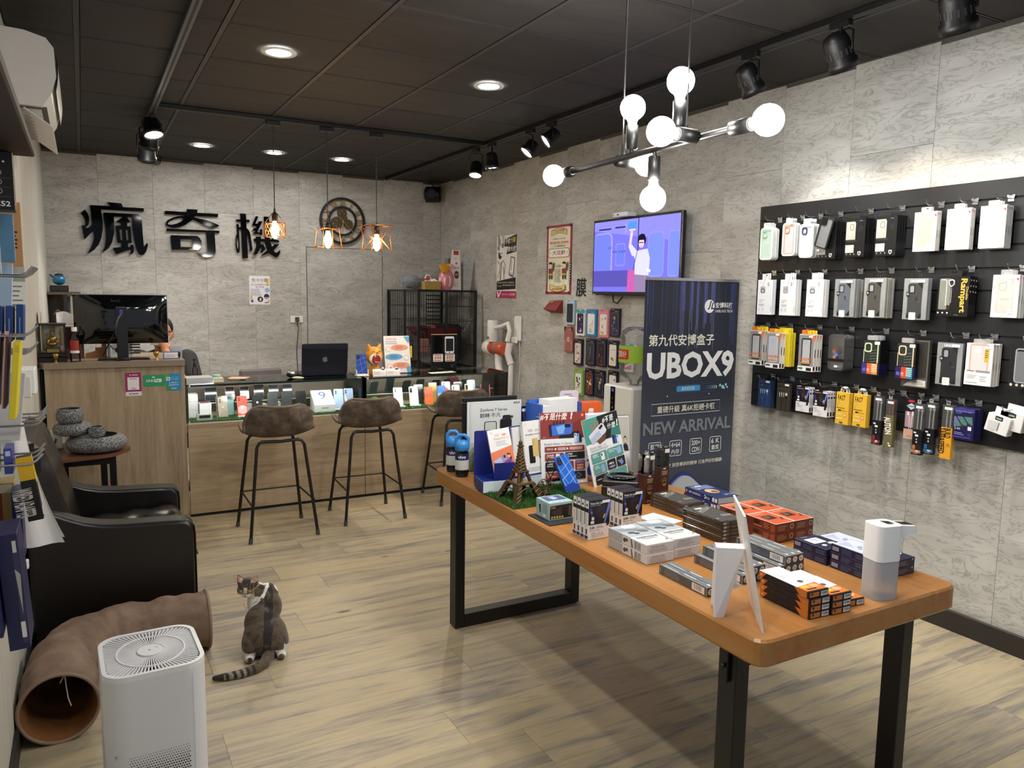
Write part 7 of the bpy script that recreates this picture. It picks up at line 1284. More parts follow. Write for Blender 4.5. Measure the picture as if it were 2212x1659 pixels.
def obox(x,y,z,top,label,rz=-3.):
 t=thing('orange_black_box',label,'box',(x,y,z),rz=rz,group='orange and black cable boxes');q=MB();q.box(-.037,.037,0,.180,0,.0185,mat('#141314',.35,noise=.05),.001);q.build('carton',t)
 a=Art(.074,.0185);a.T=Mx.Translation((-.037,0,.0185));a.r('#c9772e',.06,.15,.52,.85).e('#1d1512',.18,.4,.05).r('#e4e0dc',.6,.14,.95,.86);[a.r('#55504e',.64+.035*i,.22,.655+.035*i,.62)for i in range(8)];a.build(t)
 a=Art(.18,.0185);a.T=Mx.Translation((-.037,.18,.0185))@Mx.Rotation(R(-90),4,'Z');a.poly('#d9772e',[(0,0),(.16,0),(.06,1),(0,1)]).poly('#d9772e',[(.72,0),(.97,0),(.97,1),(.84,1)]).poly('#b9962e',[(.88,0),(.9,0),(.93,1),(.91,1)]).e('#f0c9a0',.05,.45,.018).lines('#3d3b3d',.2,.15,.65,4,.22,.3);a.build(t)
 if top:
  a=Art(.074,.18);a.T=Mx.Translation((-.037,0,.0185))@Mx.Rotation(R(-90),4,'X')@Mx.Translation((0,0,.18));a.poly('#e9e9ec',[(0,0),(1,0),(1,.72),(0,.78)]).poly('#d2d5dc',[(.1,.1),(.5,.08),(.45,.4),(.15,.45)]).poly('#d9772e',[(0,.78),(1,.72),(1,.97),(0,.97)]).rr('#e8c33a',.1,.78,.45,.86,.02).e('#e6b48a',.7,.82,.2,.06).e('#5a5a60',.55,.62,.12,.045).poly('#17171a',[(0,.97),(1,.97),(1,1),(0,1)]).r('#2a1d14',.15,.9,.6,.93);a.build(t)
 return t
for i in range(4):obox(1.682-.003*(i==3),1.316+.004*(i==3),Z1+.0188*i,i==3,('lowest','second','third','topmost')[i]+' orange and black cable box of the left column at the table front')
for i in range(3):obox(1.758,1.308,Z1+.0188*i,i==2,('lowest','middle','topmost')[i]+' orange and black cable box of the right column at the table front')
obox(1.836,1.325,Z1,True,'single orange and black cable box lying right of the two columns',-6)
t=thing('easel_card','white board on a cardboard easel seen from behind at the table corner','sign',(1.475,1.315,Z1),rz=52.3)
q=MB();q.box(0,.21,0,.005,0,.308,mat('#f2f0ee',.4));e=q.build('board',t);e.rotation_euler.x=R(-11)
WP=mat('#dedde2',.55);q=MB();q.ext([(.075,.0),(.095,.0),(.10,.012),(.145,.012),(.15,0),(.17,0),(.145,.185),(.10,.185)],.112,.115,WP,'xz');e=q.build('easel_back',t)
q=MB();q.add([(.10,.038,.185),(.145,.038,.185),(.145,.112,.184),(.10,.112,.184)],[(0,1,2,3)],WP);q.add([(.075,.112,.0),(.10,.112,.184),(.10,.042,.184),(.082,.09,.0)],[(0,1,2,3)],WP);q.build('easel_fold',t)
q=MB();q.T=Mx.Translation((.125,.075,.075));q.lathe([(.0,0),(.03,.001),(.03,.003),(.022,.006),(.018,.03),(.008,.045),(0,.046)],WHT,16);q.build('folded_tongue',t)
t=thing('soap_dispenser','white automatic soap dispenser with frosted tank at the right front of table','soap dispenser',(1.963,1.342,Z1),rz=-12)
FROST,nt,bs=nodes('frosted_tank');bs.inputs['Base Color'].default_value=(.88,.87,.9,1);bs.inputs['Roughness'].default_value=.45;bs.inputs['Transmission Weight'].default_value=.55;bs.inputs['IOR'].default_value=1.15
q=MB();q.ext(rr(-.040,-.036,.040,.036,.018),.0,.112,FROST,'xy',smooth=True);q.build('frosted_tank',t)
q=MB();q.ext(rr(-.041,-.037,.041,.037,.018),.1125,.215,WHG,'xy',smooth=True);q.build('pump_housing',t)
q=MB();q.ext([(.0,.190),(.035,.176),(.092,.186),(.094,.203),(.09,.207),(.0,.216)],-.028,.028,WHG,'xz');q.build('spout',t);q=MB();q.ext([(.0,.2165),(.09,.2075),(.09,.2085),(.0,.2178)],-.013,.013,mat('#1c1a1b',.2),'xz');q.build('sensor_strip',t);q=MB();q.cyl((.082,0,.178),(.082,0,.186),.005,BLK,8);q.build('nozzle',t)
SX=3.606
SLB=mat('#17181c',.42,noise=.08);t=thing('slat_wall','black slatted display wall covering the right wall, full of phone accessories','display wall',(0,0,0))
q=MB();q.box(SX+.008,XR-.0005,.9,3.42,.932,2.136,mat('#060607',.6));q.build('backing',t)
gz=[2.05-.1025*k for k in range(11)];ed=[2.136]+gz+[.932]
for k in range(12):
 hi=ed[k]-(.0045 if k else 0);lo=ed[k+1]+(.0045 if k<11 else 0);q=MB();q.box(SX,SX+.0079,.9,3.42,lo,hi,SLB,.001);q.build('slat',t)
for k,z in enumerate(gz):q=MB();q.box(SX-.001,SX+.012,3.4202,3.4215,z-.006,z+.006,mat('#a9a9ab',.4,.5));q.build('groove_end_cap',t)
HK=mat('#b9bbbf',.22,1.,noise=0)
_hook={}
def hook(y,z,ln,label,tag_=True,side=0.0):
 if 'h' not in _hook:
  t=thing('display_hook',label,'hook',(SX,y,z),rz=-90,group='chrome hooks on the slat wall')
  q=MB();q.box(-.014,.014,-.004,.003,-.018,.010,HK,.001);q.box(-.017,-.006,-.0065,-.0041,.002,.012,HK);q.box(.006,.017,-.0065,-.0041,.002,.012,HK);q.build('hook_plate',t)
  q=MB();q.tube([(0,-.004,-.004),(0,-.105,-.010),(0,-.118,-.004),(0,-.128,.012)],.0026,HK,6);q.build('hook_wire',t)
  _hook['h']=t;return t
 return dup(_hook['h'],(SX,y,z),-90,label)
ORD=['frontmost','second','third','fourth','fifth','sixth','rearmost','last']
def hang(fn,y,z,n,d,base,group,x=3.53,rz=-90.,yaw=0.,step=0.,zt=None,hk=None):
 """n alike packs behind one another on one hook; y centre, z bottom"""
 first=fn(base+', frontmost');first.location=(x,y,z);first.rotation_euler.z=R(rz+yaw);first['group']=group
 g=random.Random(int(y*1000));o=[first]
 for i in range(1,n):o.append(dup(first,(x+d*i,y-step*i+g.uniform(-.0015,.0015),z+g.uniform(-.003,.001)),rz+yaw*.6,base+', '+ORD[i]+' on its hook'))
 return o
def P0(label,cat='phone case'):return thing('hanging_pack',label,cat)
def tab(t,w,h,z,m,d=.001):
 q=MB();q.ext(rr(-w/2,z,w/2,z+h,.004,2),d*.3,d*.3+.001,m if not isinstance(m,str)else mat(m,.4),'xz',[rr(-w*.22,z+h*.55,w*.22,z+h*.8,.002,2)]);q.build('hang_tab',t)
def case_outline(q,w,h,z,r,lip,m,d0,d1,cam=True):
 """phone case back: rounded frame with a camera window"""
 q.ext(rr(-w/2,z,w/2,z+h,r,4),d0,d1,m,'xz',[rr(-w/2+lip,z+lip,w/2-lip,z+h-lip,max(r-lip,.002),4)])
def bare_case(c_in,c_cam,bg):
 def f(label):
  t=P0(label);w,h=.094,.186;W_=mat('#ecefee',.3,noise=.02)
  q=MB();case_outline(q,w,h,0,.018,.009,W_,0,.010);q.build('outer_frame',t);q=MB();case_outline(q,w-.019,h-.019,.0095,.012,.008,mat(c_in,.35),.001,.009);q.build('coloured_frame',t)
  q=MB();q.box(-.030,.030,.005,.007,.016,h-.016,mat(bg,.25,coat=.3));q.build('clear_back',t)
  q=MB();q.ext(rr(-.032,h-.058,.002,h-.020,.011),-.001,.004,mat(c_cam,.35),'xz',[rr(-.027,h-.053,-.003,h-.025,.008)]);q.build('camera_window',t)
  a=Art(w,h);a.T=Mx.Translation((-w/2,.0045,h));a.r('#f2f4f4',.32,.46,.68,.475).l('#b9c2c2',[(.7,.68),(.78,.66),(.82,.7)],.012).rr('#c9d0d0',.7,.74,.8,.80,.02);a.build(t);tab(t,.05,.032,h-.004,'#eceef2');return t
 return f
hang(bare_case('#b9d9c4','#a9cdb4','#bcd0c9'),3.292,1.815,4,.0145,'white phone case with mint green inner frame, top row far end','mint framed cases')
hang(bare_case('#e8b09a','#e39a80','#c9cbd0'),3.128,1.832,3,.0145,'white phone case with peach inner frame in the top row','peach framed cases')
hang(bare_case('#dfe2f2','#2f3350','#c3c8dc'),3.005,1.818,4,.0145,'white phone case with dark camera ring in the top row','dark ringed white cases')
def black_box(label):
 t=P0(label);w,h,d=.114,.198,.019;q=MB();q.box(-w/2,w/2,0,d,0,h,mat('#101113',.35,noise=.05),.001);q.build('carton',t)
 q=MB();q.ext([(-.056,.088),(.0,.088),(.0,.172),(-.006,.182),(-.056,.182)],-.0006,-.0001,mat('#a9a69f',.2,noise=.2,scale=14),'xz');q.box(-.056,-.005,-.0006,-.0001,.022,.062,mat('#bdbab4',.2,noise=.2,scale=18));q.build('foil_windows',t)
 q=MB();q.ext(rr(-.034,.138,-.010,.170,.009),-.001,-.0007,mat('#6f6c66',.3),'xz',[rr(-.031,.141,-.013,.167,.007)]);q.build('camera_outline',t)
 a=Art(w,h);a.T=Mx.Translation((-w/2,-.0004,h));a.t('#6fc0c0','Amulus',.68,.06,.02,shear=.2).l('#3a3c40',[(.78+.10*cos(R(an)),.28+.058*sin(R(an)))for an in range(0,360,24)],.012,True).t('#45474c','MULTI',.72,.25,.016).t('#45474c','DROP',.73,.285,.016).r('#5d5f63',.04,.545,.55,.55).t('#3f4145','Rampart',.08,.56,.06,wfit=.52,bold=.01)
 for x in(.1,.3,.5):a.e('#8d8f93',x,.93,.03)
 a.poly('#b9bbbd',[(.68,.86),(.84,.86),(.84,.93),(.76,.97),(.68,.93)]).poly('#4a4c50',[(.71,.88),(.81,.88),(.81,.92),(.76,.95),(.71,.92)]);a.build(t)
 a=Art(d,h);a.T=Mx.Translation((w/2,0,h))@Mx.Rotation(R(90),4,'Z');a.r('#2c2e33',.35,.66,.6,.9).r('#45484e',.4,.7,.55,.84);a.build(t);tab(t,.04,.02,h,'#17181a');return t
hang(black_box,2.872,1.808,4,.0195,'black window case box behind the tilted smoke grey case','far black window boxes',x=3.535)
hang(black_box,2.692,1.812,4,.0195,'black window case box, middle of three black hooks','middle black window boxes',x=3.53)
hang(black_box,2.515,1.812,4,.0195,'black window phone case box nearest the white window boxes','near black window boxes',x=3.53)
t=thing('sample_case','smoke grey sample phone case hanging tilted over a black box','phone case',(3.505,2.870,1.862),rz=-90);q=MB();q.T=Mx.Translation((.0,0,.085))@Mx.Rotation(R(16),4,'Y')@Mx.Translation((0,0,-.085));SMK=mat('#2c2e32',.25,coat=.3)
case_outline(q,.082,.168,0,.016,.007,SMK,0,.010);q.build('case_frame',t);q=MB();q.T=Mx.Translation((0,0,.085))@Mx.Rotation(R(16),4,'Y')@Mx.Translation((0,0,-.085));q.box(-.035,.035,.006,.008,.006,.162,mat('#74767a',.3,noise=.15,scale=10));q.build('smoked_back',t)
q=MB();q.T=Mx.Translation((0,0,.085))@Mx.Rotation(R(16),4,'Y')@Mx.Translation((0,0,-.085));q.ext(rr(-.036,.122,.0,.162,.010),-.001,.005,mat('#0d0e10',.3),'xz');q.build('camera_island',t);q=MB();q.tube([(0,.0,.16),(.01,.0,.175),(.0,.01,.18)],.0015,BLK,4);q.build('tie',t)
q=MB();q.ball((-.028,-.002,-.01),.007,mat('#e9dfc9',.3),8,6);q.build('security_dot',t)
def white_window(tintc,badge=True,yellow=False):
 def f(label):
  t=P0(label);w,h,d=.112,.186,.018;WB=mat('#ecebe8',.35,noise=.02);q=MB();q.box(-w/2,w/2,.0015,d,0,h,mat('#d8d6d2',.4),.001);q.build('carton',t)
  q=MB();q.ext([(-w/2,0),(w/2,0),(w/2,h),(-w/2,h)],0,.0014,WB,'xz',[rr(-.042,.018,.038,h-.018,.010)]);q.build('front_frame',t)
  q=MB();q.box(-.042,.038,.0009,.0014,.018,h-.018,mat(tintc,.25,noise=.05,scale=9));q.build('inner_tray',t)
  q=MB();case_outline(q,.066,.140,.022,.012,.002,mat('#c3bfb6',.3),.0003,.0008);q.ext(rr(-.029,.118,.003,.152,.009),.0003,.0008,mat('#b3aea4',.3),'xz',[rr(-.0265,.1205,.0005,.1495,.007)]);q.build('clear_case',t)
  a=Art(w,h);a.T=Mx.Translation((-w/2,-.0002,h));a.poly('#c23a48',[(.86,.08),(.97,.08),(.97,.15)]).r('#f4f4f2',.42,.05,.6,.16).t('#b9b6ae','OTTERLY',.32,.55,.025,wfit=.4).e('#f2f1ee',.72,.86,.15,.07).l('#6d6f74',[(.72+.15*cos(R(an)),.86+.065*sin(R(an)))for an in range(0,360,24)],.008,True).t('#3a3c42','Drop Degree',.72,.84,.024,'c',wfit=.27,bold=.01).lines('#9a9ca0',.64,.89,.8,1,.012,.6,.1).r('#8d8e92',.03,.78,.04,.9);a.build(t)
  a=Art(d,h);a.T=Mx.Translation((w/2,0,h))@Mx.Rotation(R(90),4,'Z');a.r('#5a5c62',.42,.48,.58,.66).poly('#c23a48',[(.0,.05),(.4,.05),(.2,.12)]);a.build(t)
  tab(t,.05,.022,h,clear('tab_clear',(.9,.9,.92),2.,.1,.35));return t
 return f
hang(white_window('#cbbf9f'),2.312,1.826,2,.0185,'white window box with a cream clear case in the top row','cream window boxes')
hang(white_window('#c9bfb2'),2.152,1.828,2,.0185,'white window box with a rosy beige clear case in the top row','rosy window boxes')
hang(white_window('#bdbdb2'),1.998,1.828,3,.0185,'white window box with a grey clear case, top row near end','grey window boxes')
hang(white_window('#c6c3bf'),1.918,1.524,3,.0185,'white window box in the second row at the near end','second row window boxes')
def slim_white(ring):
 def f(label):
  t=P0(label);w,h,d=.114,.205,.0145;q=MB();q.box(-w/2,w/2,0,d,0,h,mat('#e9ebef',.35,noise=.02),.001);q.build('carton',t)
  q=MB();q.ext(rr(-.034,.128,.002,.166,.004),-.0006,-.0001,mat('#b3b6be',.3,noise=.1),'xz');q.ext(rr(-.031,.128,-.001,.153,.010),-.0012,-.0007,mat(ring,.3),'xz',[rr(-.028,.131,-.004,.150,.008)]);q.build('camera_window',t)
  a=Art(w,h);a.T=Mx.Translation((-w/2,0,h));a.t('#8d9098','muvit',.12,.07,.02).poly('#8d9098',[(.66,.08),(.76,.08),(.76,.15),(.71,.19),(.66,.15)]).e('#f2f2f4',.71,.12,.03).t('#5a5c64','全能防摔殼',.14,.57,.022,wfit=.34).t('#5a5c64','保護殼',.14,.62,.022,wfit=.2).poly('#c3c5cc',[(.1,.69),(.5,.69),(.44,.755),(.16,.755)]).lines('#b5b8c0',.1,.81,.25,3,.03,.3).lines('#b5b8c0',.34,.81,.5,3,.03,.3).r('#c9ccd4',.71,.4,.715,.62).poly('#d2d4da',[(.92,.74),(1,.72),(1,.92),(.92,.9),(.88,.82)]);a.build(t);tab(t,.05,.038,h,'#e9ebf2');return t
 return f
for i,(y,rg,n)in enumerate(((3.296,'#17181c',2),(3.126,'#8d8f98',3),(2.938,'#2a3050',3))):
 hang(slim_white(rg),y,1.493,n,.0155,('slim white case box with a black ring, second row far end','slim white case box with a pale ring in the second row','slim white case box with a navy ring in the second row')[i],('far slim white boxes','middle slim white boxes','near slim white boxes')[i],x=3.545)
def rugged(col,side='#b9bbbd'):
 def f(label):
  t=P0(label);w,h,d=.124,.200,.0165;q=MB();q.box(-w/2,w/2,.002,d,0,h,mat(side,.2,.5,noise=.25,scale=12),.001);q.build('silver_carton',t)
  q=MB();q.box(-w/2+.002,w/2-.002,.0012,.0019,.002,h-.002,mat('#8f9294',.25,noise=.3,scale=10));q.build('tray',t)
  q=MB();DK=mat(col,.4,noise=.1);q.ext([(-.036,.012),(.028,.012),(.036,.024),(.036,.158),(.022,.176),(-.030,.176),(-.038,.168),(-.038,.024)],.0002,.0011,DK,'xz');q.build('rugged_case',t)
  q=MB();q.ext([(-.039,.008),(-.022,.008),(-.039,.034)],-.0004,.0001,mat('#17181b',.4),'xz');q.ext([(.037,.008),(.037,.036),(.014,.008)],-.0004,.0001,mat('#17181b',.4),'xz');q.ext([(.010,.178),(.037,.178),(.037,.150)],-.0004,.0001,mat('#17181b',.4),'xz');q.build('corner_bumpers',t)
  q=MB();q.ext(rr(-.030,.128,-.002,.168,.007),-.0006,.0001,mat('#17181b',.35),'xz');q.ext(rr(-.026,.132,-.006,.164,.006),-.0009,-.0006,mat('#8d97a2',.2),'xz');q.build('camera_frame',t)
  a=Art(w,h);a.T=Mx.Translation((-w/2,-.0008,h));a.t('#f0f1f2','UAG',.28,.035,.062,bold=.035,wfit=.26).rr('#f2f1ee',.56,.035,.88,.10,.02).poly('#2a2426',[(.14,.33),(.27,.33),(.27,.41),(.2,.46),(.14,.41)]).e('#b9a89a',.205,.38,.04).t('#1d1e21','UAG',.52,.54,.05,'l',bold=.02,rot=90,wfit=.16).rr('#eceae6',.3,.82,.58,1.0,.03).lines('#b9b6b2',.34,.87,.54,3,.03,.25).r('#5d6064',.60,.56,.72,.57);a.build(t)
  q=MB();q.tube([(-.01,.004,h),(-.008,.004,h+.02),(.012,.004,h+.02),(.014,.004,h)],.0016,BLK,4);q.build('hang_loop',t);return t
 return f
hang(rugged('#5d646c'),2.735,1.498,4,.018,'silver box with a slate rugged case in the second row','slate rugged boxes',x=3.528)
hang(rugged('#4a4844','#c9c6bd'),2.556,1.502,4,.018,'silver box with a smoke brown rugged case, second row','smoke rugged boxes',x=3.526)
hang(rugged('#3c3c3c'),2.337,1.498,2,.018,'silver box with a charcoal rugged case, second row','charcoal rugged boxes')
hang(rugged('#2a2b2e','#6d7074'),2.143,1.199,1,.018,'silver box with a black rugged case in the third row','black rugged box')
def rampart(label):
 t=P0(label);w,h,d=.148,.186,.019;q=MB();q.box(-w/2,w/2,0,d,0,h,mat('#121214',.3,noise=.05),.001);q.build('carton',t)
 q=MB();q.ext(rr(-.066,.032,-.012,h-.01,.006),-.0006,-.0001,mat('#83857f',.2,noise=.25,scale=9),'xz');q.build('window',t);q=MB();q.ext([(-.034,.05),(-.030,.05),(-.03,.164),(-.038,.172),(-.058,.172),(-.058,.168),(-.04,.168),(-.034,.162)],-.0012,-.0007,mat('#c9c9c0',.2),'xz');q.build('case_edge',t)
 a=Art(w,h);a.T=Mx.Translation((-w/2,-.0004,h));a.poly('#d9d9d6',[(.33,.1),(.45,.07),(.53,.1),(.53,.2),(.44,.27),(.35,.2)]).poly('#17181a',[(.36,.12),(.45,.1),(.5,.12),(.5,.19),(.44,.24),(.38,.19)]).r('#b9b9b6',.44,.30,.455,.66)
 a.t('#d9b24a','Rampart',.93,.06,.20,rot=-90,bold=.03,wfit=1.05).t('#cfaf5a','Double',.985,.26,.062,rot=-90,bold=.02,wfit=.40).r('#2a1a10',.32,.72,.44,.83);[a.e('#d9d9d9',.06+.15*i,.91,.028)for i in range(3)];a.t('#5aa9b0','Amulus',.58,.94,.025,shear=.2);a.build(t)
 a=Art(d,h);a.T=Mx.Translation((w/2,0,h))@Mx.Rotation(R(90),4,'Z');[a.e('#c9c9c6',.5,.1+.14*i,.22)for i in range(3)];a.r('#3a3c40',.3,.7,.6,.95);a.build(t);tab(t,.07,.028,h,'#121214');return t
hang(rampart,2.150,1.520,3,.020,'black box with big upright gold lettering in second row','gold lettered boxes')
def venus(frame,green=False):
 def f(label):
  t=P0(label);w,h,d=.104,.206,.021;q=MB();q.box(-w/2,w/2,.001,d,0,h,mat('#d9d7d3',.4,noise=.03),.001);q.build('carton',t)
  q=MB();q.box(-w/2+.002,w/2-.002,.0003,.0009,.028,h-.004,mat('#8a8c90',.25,noise=.2,scale=9));q.build('window',t)
  q=MB();case_outline(q,.066,.150,.034,.010,.007,mat(frame,.35),-.0006,.0002);q.box(-.026,.026,-.0003,.0002,.042,.176,mat('#b5b6ba',.25,noise=.15,scale=9));q.build('case',t)
  a=Art(w,h);a.T=Mx.Translation((-w/2,-.0007,h));a.poly('#df6a2c',[(.72,.02),(.98,.02),(.98,.24)]).rr('#f4f2f0',.64,.03,.9,.08,.02).t('#d9774a','VENUS',.03,.635,.075,bold=.02,wfit=.56).t('#e06a2c','PRO',.64,.635,.07,bold=.02,wfit=.30).rr('#c98a3a',.18,.755,.80,.80,.02).r('#e7e6e6',.0,.865,1,1).r('#2a2a2e',.04,.905,.34,.945).r('#1d1d20',.56,.90,.9,.985)
  if green:a.e('#2f9a58',.22,.93,.13,.035)
  a.build(t);a=Art(d,h);a.T=Mx.Translation((w/2,0,h))@Mx.Rotation(R(90),4,'Z');a.poly('#df6a2c',[(0,.02),(.5,.02),(0,.2)]).r('#3a3a3e',.35,.4,.65,.62).r('#1d1d20',0,.86,.6,.97);a.build(t)
  q=MB();q.ext(rr(-.036,h,.030,h+.024,.006,2),.001,.002,mat('#e0782c',.45),'xz',[rr(-.01,h+.010,.006,h+.018,.002)]);q.box(.004,.0295,.0004,.0009,h+.002,h+.022,mat('#e6c92e',.45));q.build('hang_tab',t);return t
 return f
def yellow_box(label):
 t=P0(label);q=MB();q.box(-.050,.050,0,.011,0,.196,mat('#d9c52a',.4,noise=.04),.001);q.build('carton',t);q=MB();q.ext(rr(-.034,.196,.034,.222,.006,2),.003,.004,mat('#e0cf2e',.45),'xz');q.build('hang_tab',t);a=Art(.1,.196);a.T=Mx.Translation((-.05,0,.196));a.r('#c9b41f',.06,.04,.94,.96);a.build(t);return t
hang(venus('#2f3134'),3.336,1.190,2,.022,'grey window case box with orange print, third row far end','far orange print boxes',x=3.535);hang(yellow_box,3.325,1.20,1,.012,'yellow case box behind the far orange print boxes','far yellow boxes',x=3.582)
hang(venus('#b9c3e0'),3.170,1.187,2,.022,'window case box with a lilac case and orange print','lilac orange print boxes',x=3.500);hang(yellow_box,3.140,1.198,4,.012,'yellow case box behind the lilac orange print boxes','yellow boxes',x=3.546)
hang(venus('#26272a',True),2.952,1.188,3,.0225,'window case box with green oval sticker and orange print','green oval print boxes',x=3.52)
CLP=clear('blister_plastic',(.93,.94,.95),1.6,.08,.05)
def blister(label):
 t=P0(label);w,h,d=.100,.192,.0125;q=MB();q.ext(rr(-w/2,0,w/2,h,.022),0,d-.001,CLP,'xz');q.build('blister',t);q=MB();case_outline(q,w-.006,h-.006,.003,.02,.003,mat('#53565a',.25,noise=.1),.001,d-.003);q.build('rim',t)
 q=MB();q.box(-.052,.052,-.002,-.0005,.048,.062,mat('#101114',.4));q.build('paper_band',t)
 a=Art(w,h);a.T=Mx.Translation((-w/2,-.0004,h));cs=['#6a4334','#8d5f48','#3a4468','#4f6aa8','#b5793a','#3c2a30']
 for i,(x,y,s_)in enumerate(((.5,.42,.2),(.38,.48,.13),(.62,.48,.13),(.5,.58,.17),(.4,.64,.1),(.6,.64,.1))):a.poly(cs[i],[(x-s_,y),(x-s_*.4,y-s_*.45),(x+s_*.5,y-s_*.4),(x+s_,y+.02),(x+s_*.4,y+s_*.4),(x-s_*.5,y+s_*.4)])
 a.e('#5f86d0',.5,.58,.06).poly('#d98a2e',[(.36,.70),(.66,.70),(.6,.72),(.4,.72)]).rr('#f0ede6',.42,.86,.64,.92,.03);a.build(t);q=MB();q.tube([(-.006,.004,h),(-.005,.004,h+.018),(.008,.004,h+.018),(.01,.004,h)],.0015,BLK,4);q.build('hang_loop',t);return t
hang(blister,2.757,1.212,6,.0135,'clear rounded pack with a brown and blue emblem, third row','clear emblem packs',x=3.522)
def aurora(ringc,hue):
 def f(label):
  t=P0(label);w,h,d=.100,.180,.0105;q=MB();q.box(-w/2,w/2,0,d,0,.062,mat('#1a1640',.2,coat=.4,noise=.3,scale=9));q.box(-w/2,w/2,.001,d,.0625,h,mat('#0e0f11',.2,coat=.3));q.build('carton',t)
  q=MB();q.box(-w/2+.004,w/2-.004,.0003,.0009,.064,h-.004,mat('#2a322f',.15,coat=.4,noise=.25,scale=9));q.build('window',t);q=MB();q.ext(rr(-.040,.118,.002,.166,.012),-.0012,-.0001,mat(ringc,.3),'xz',[rr(-.034,.124,-.004,.160,.009)]);q.box(.034,.040,-.0010,-.0001,.064,.164,mat(ringc,.3));q.box(-.044,-.041,-.0010,-.0001,.064,.130,mat(ringc,.3));q.build('case_edge',t)
  a=Art(w,h);a.T=Mx.Translation((-w/2,-.0004,h));a.rr('#f0efe9',.66,.03,.96,.12,.03)
  for i in range(5):a.l('#8d9a90',[(.42,.30+.08*i),(.8,.27+.08*i)],.012)
  a.poly(hue[0],[(.3,.66),(.6,.66),(.6,.97),(.3,.97)]).poly(hue[1],[(.6,.66),(.9,.66),(.9,.97),(.6,.97)]).poly(hue[2],[(.0,.66),(.3,.66),(.3,.97),(.0,.97)]).t('#8f86e0','極',.05,.80,.10).t('#f2eee6','光',.28,.80,.10)
  for i in range(5):a.r('#efe9df',.56,.68+.05*i,.86,.70+.05*i)
  a.build(t);q=MB();q.ext(rr(-.03,h,.03,h+.024,.004,2),.003,.004,clear('tab_clear2',(.85,.85,.88),2.,.1,.3),'xz');q.build('hang_tab',t);return t
 return f
hang(aurora('#cfe0b9',('#d8642c','#d99a3a','#3a2f7c')),2.550,1.206,6,.0115,'iridescent pack with a lime edged case, third row','lime edged iridescent packs',x=3.528)
hang(aurora('#e0c9a6',('#c9462c','#2f8fa8','#241c5a')),2.350,1.205,2,.012,'iridescent case pack with cream edged case, third row','cream edged iridescent packs',x=3.515)
def silver_box(label):
 t=P0(label);q=MB();q.box(-.068,.068,0,.022,0,.232,mat('#85837c',.2,.7,noise=.25,scale=8),.001);q.build('carton',t);q=MB();q.box(-.06,.06,-.0006,-.0001,.05,.225,mat('#33322f',.2,noise=.15));q.build('window',t);a=Art(.136,.232);a.T=Mx.Translation((-.068,0,.232));a.e('#3a3b3d',.84,.1,.08).t('#d9d9d4','360',.77,.085,.03).r('#d9d7ce',.76,.15,.9,.18).poly('#d2d0c6',[(.1,.98),(.45,.82),(.95,.84),(.95,.97)]).lines('#7a7870',.45,.86,.9,3,.03,.3);a.build(t);return t
hang(silver_box,2.320,1.168,1,.02,'tall silver box behind the cream edged iridescent packs','silver box',x=3.545)
def pink_box(label):
 t=P0(label);w,h,d=.120,.190,.0215;q=MB();q.box(-w/2,w/2,.001,d,0,h,mat('#dcd8d0',.4,noise=.03),.001);q.build('carton',t);q=MB();q.box(-w/2+.001,w/2-.001,.0003,.0009,.001,h-.001,mat('#eceaea',.35));q.build('front_sheet',t)
 q=MB();case_outline(q,.086,.128,.060,.012,.006,mat('#e2ab98',.35),-.0008,.0002);q.box(-.036,.036,-.0004,.0002,.060,.180,mat('#d2d0d0',.3));q.ext(rr(-.022,.146,.008,.168,.006),-.0009,-.0004,mat('#e6e4e4',.3),'xz');q.build('case',t)
 a=Art(w,h);a.T=Mx.Translation((-w/2,-.001,h));a.r('#eceaea',0,.66,1,1).rr('#f4f2f0',.68,.06,.96,.12,.02).r('#d9b03a',.7,.13,.86,.42).lines('#5a4a20',.72,.16,.84,4,.05,.4).r('#8d8f94',.42,.64,.95,.69).t('#17181a','devilcase',.08,.64,.04,bold=.02,wfit=.28).lines('#9a9ca2',.1,.76,.5,3,.035,.3).lines('#9a9ca2',.58,.78,.86,3,.05,.25).r('#a9abb0',.06,.93,.5,.945);a.build(t)
 a=Art(d,h);a.T=Mx.Translation((w/2,0,h))@Mx.Rotation(R(90),4,'Z');a.poly('#c9523a',[(.0,.03),(.5,.03),(.5,.08)]).r('#5a5c62',.42,.45,.58,.6);a.build(t);tab(t,.06,.02,h,clear('tab_clear',(.9,.9,.92),2.,.1,.35));return t
hang(pink_box,2.006,1.214,3,.022,'white box with a pink edged case and yellow strip, third row','pink edged case boxes')
def dark_box(label):
 t=P0(label);w,h=.120,.180;q=MB();q.box(-w/2,w/2,0,.02,0,h,mat('#1a1b1e',.2,coat=.3),.001);q.build('carton',t);q=MB();case_outline(q,.08,.15,.022,.014,.006,mat('#9a9ca2',.3),-.001,-.0001);q.build('case_edge',t);a=Art(w,h);a.T=Mx.Translation((-w/2,0,h));a.r('#6d7178',.2,.12,.8,.84).t('#f0f0f0','M',.62,.14,.12,bold=.03).r('#141416',0,.86,1,1);[a.e('#d2ccc2',.1+.2*i,.93,.05)for i in range(4)];a.build(t);return t
hang(dark_box,1.812,1.222,2,.021,'dark case box in the third row cut by the picture edge','dark case boxes')
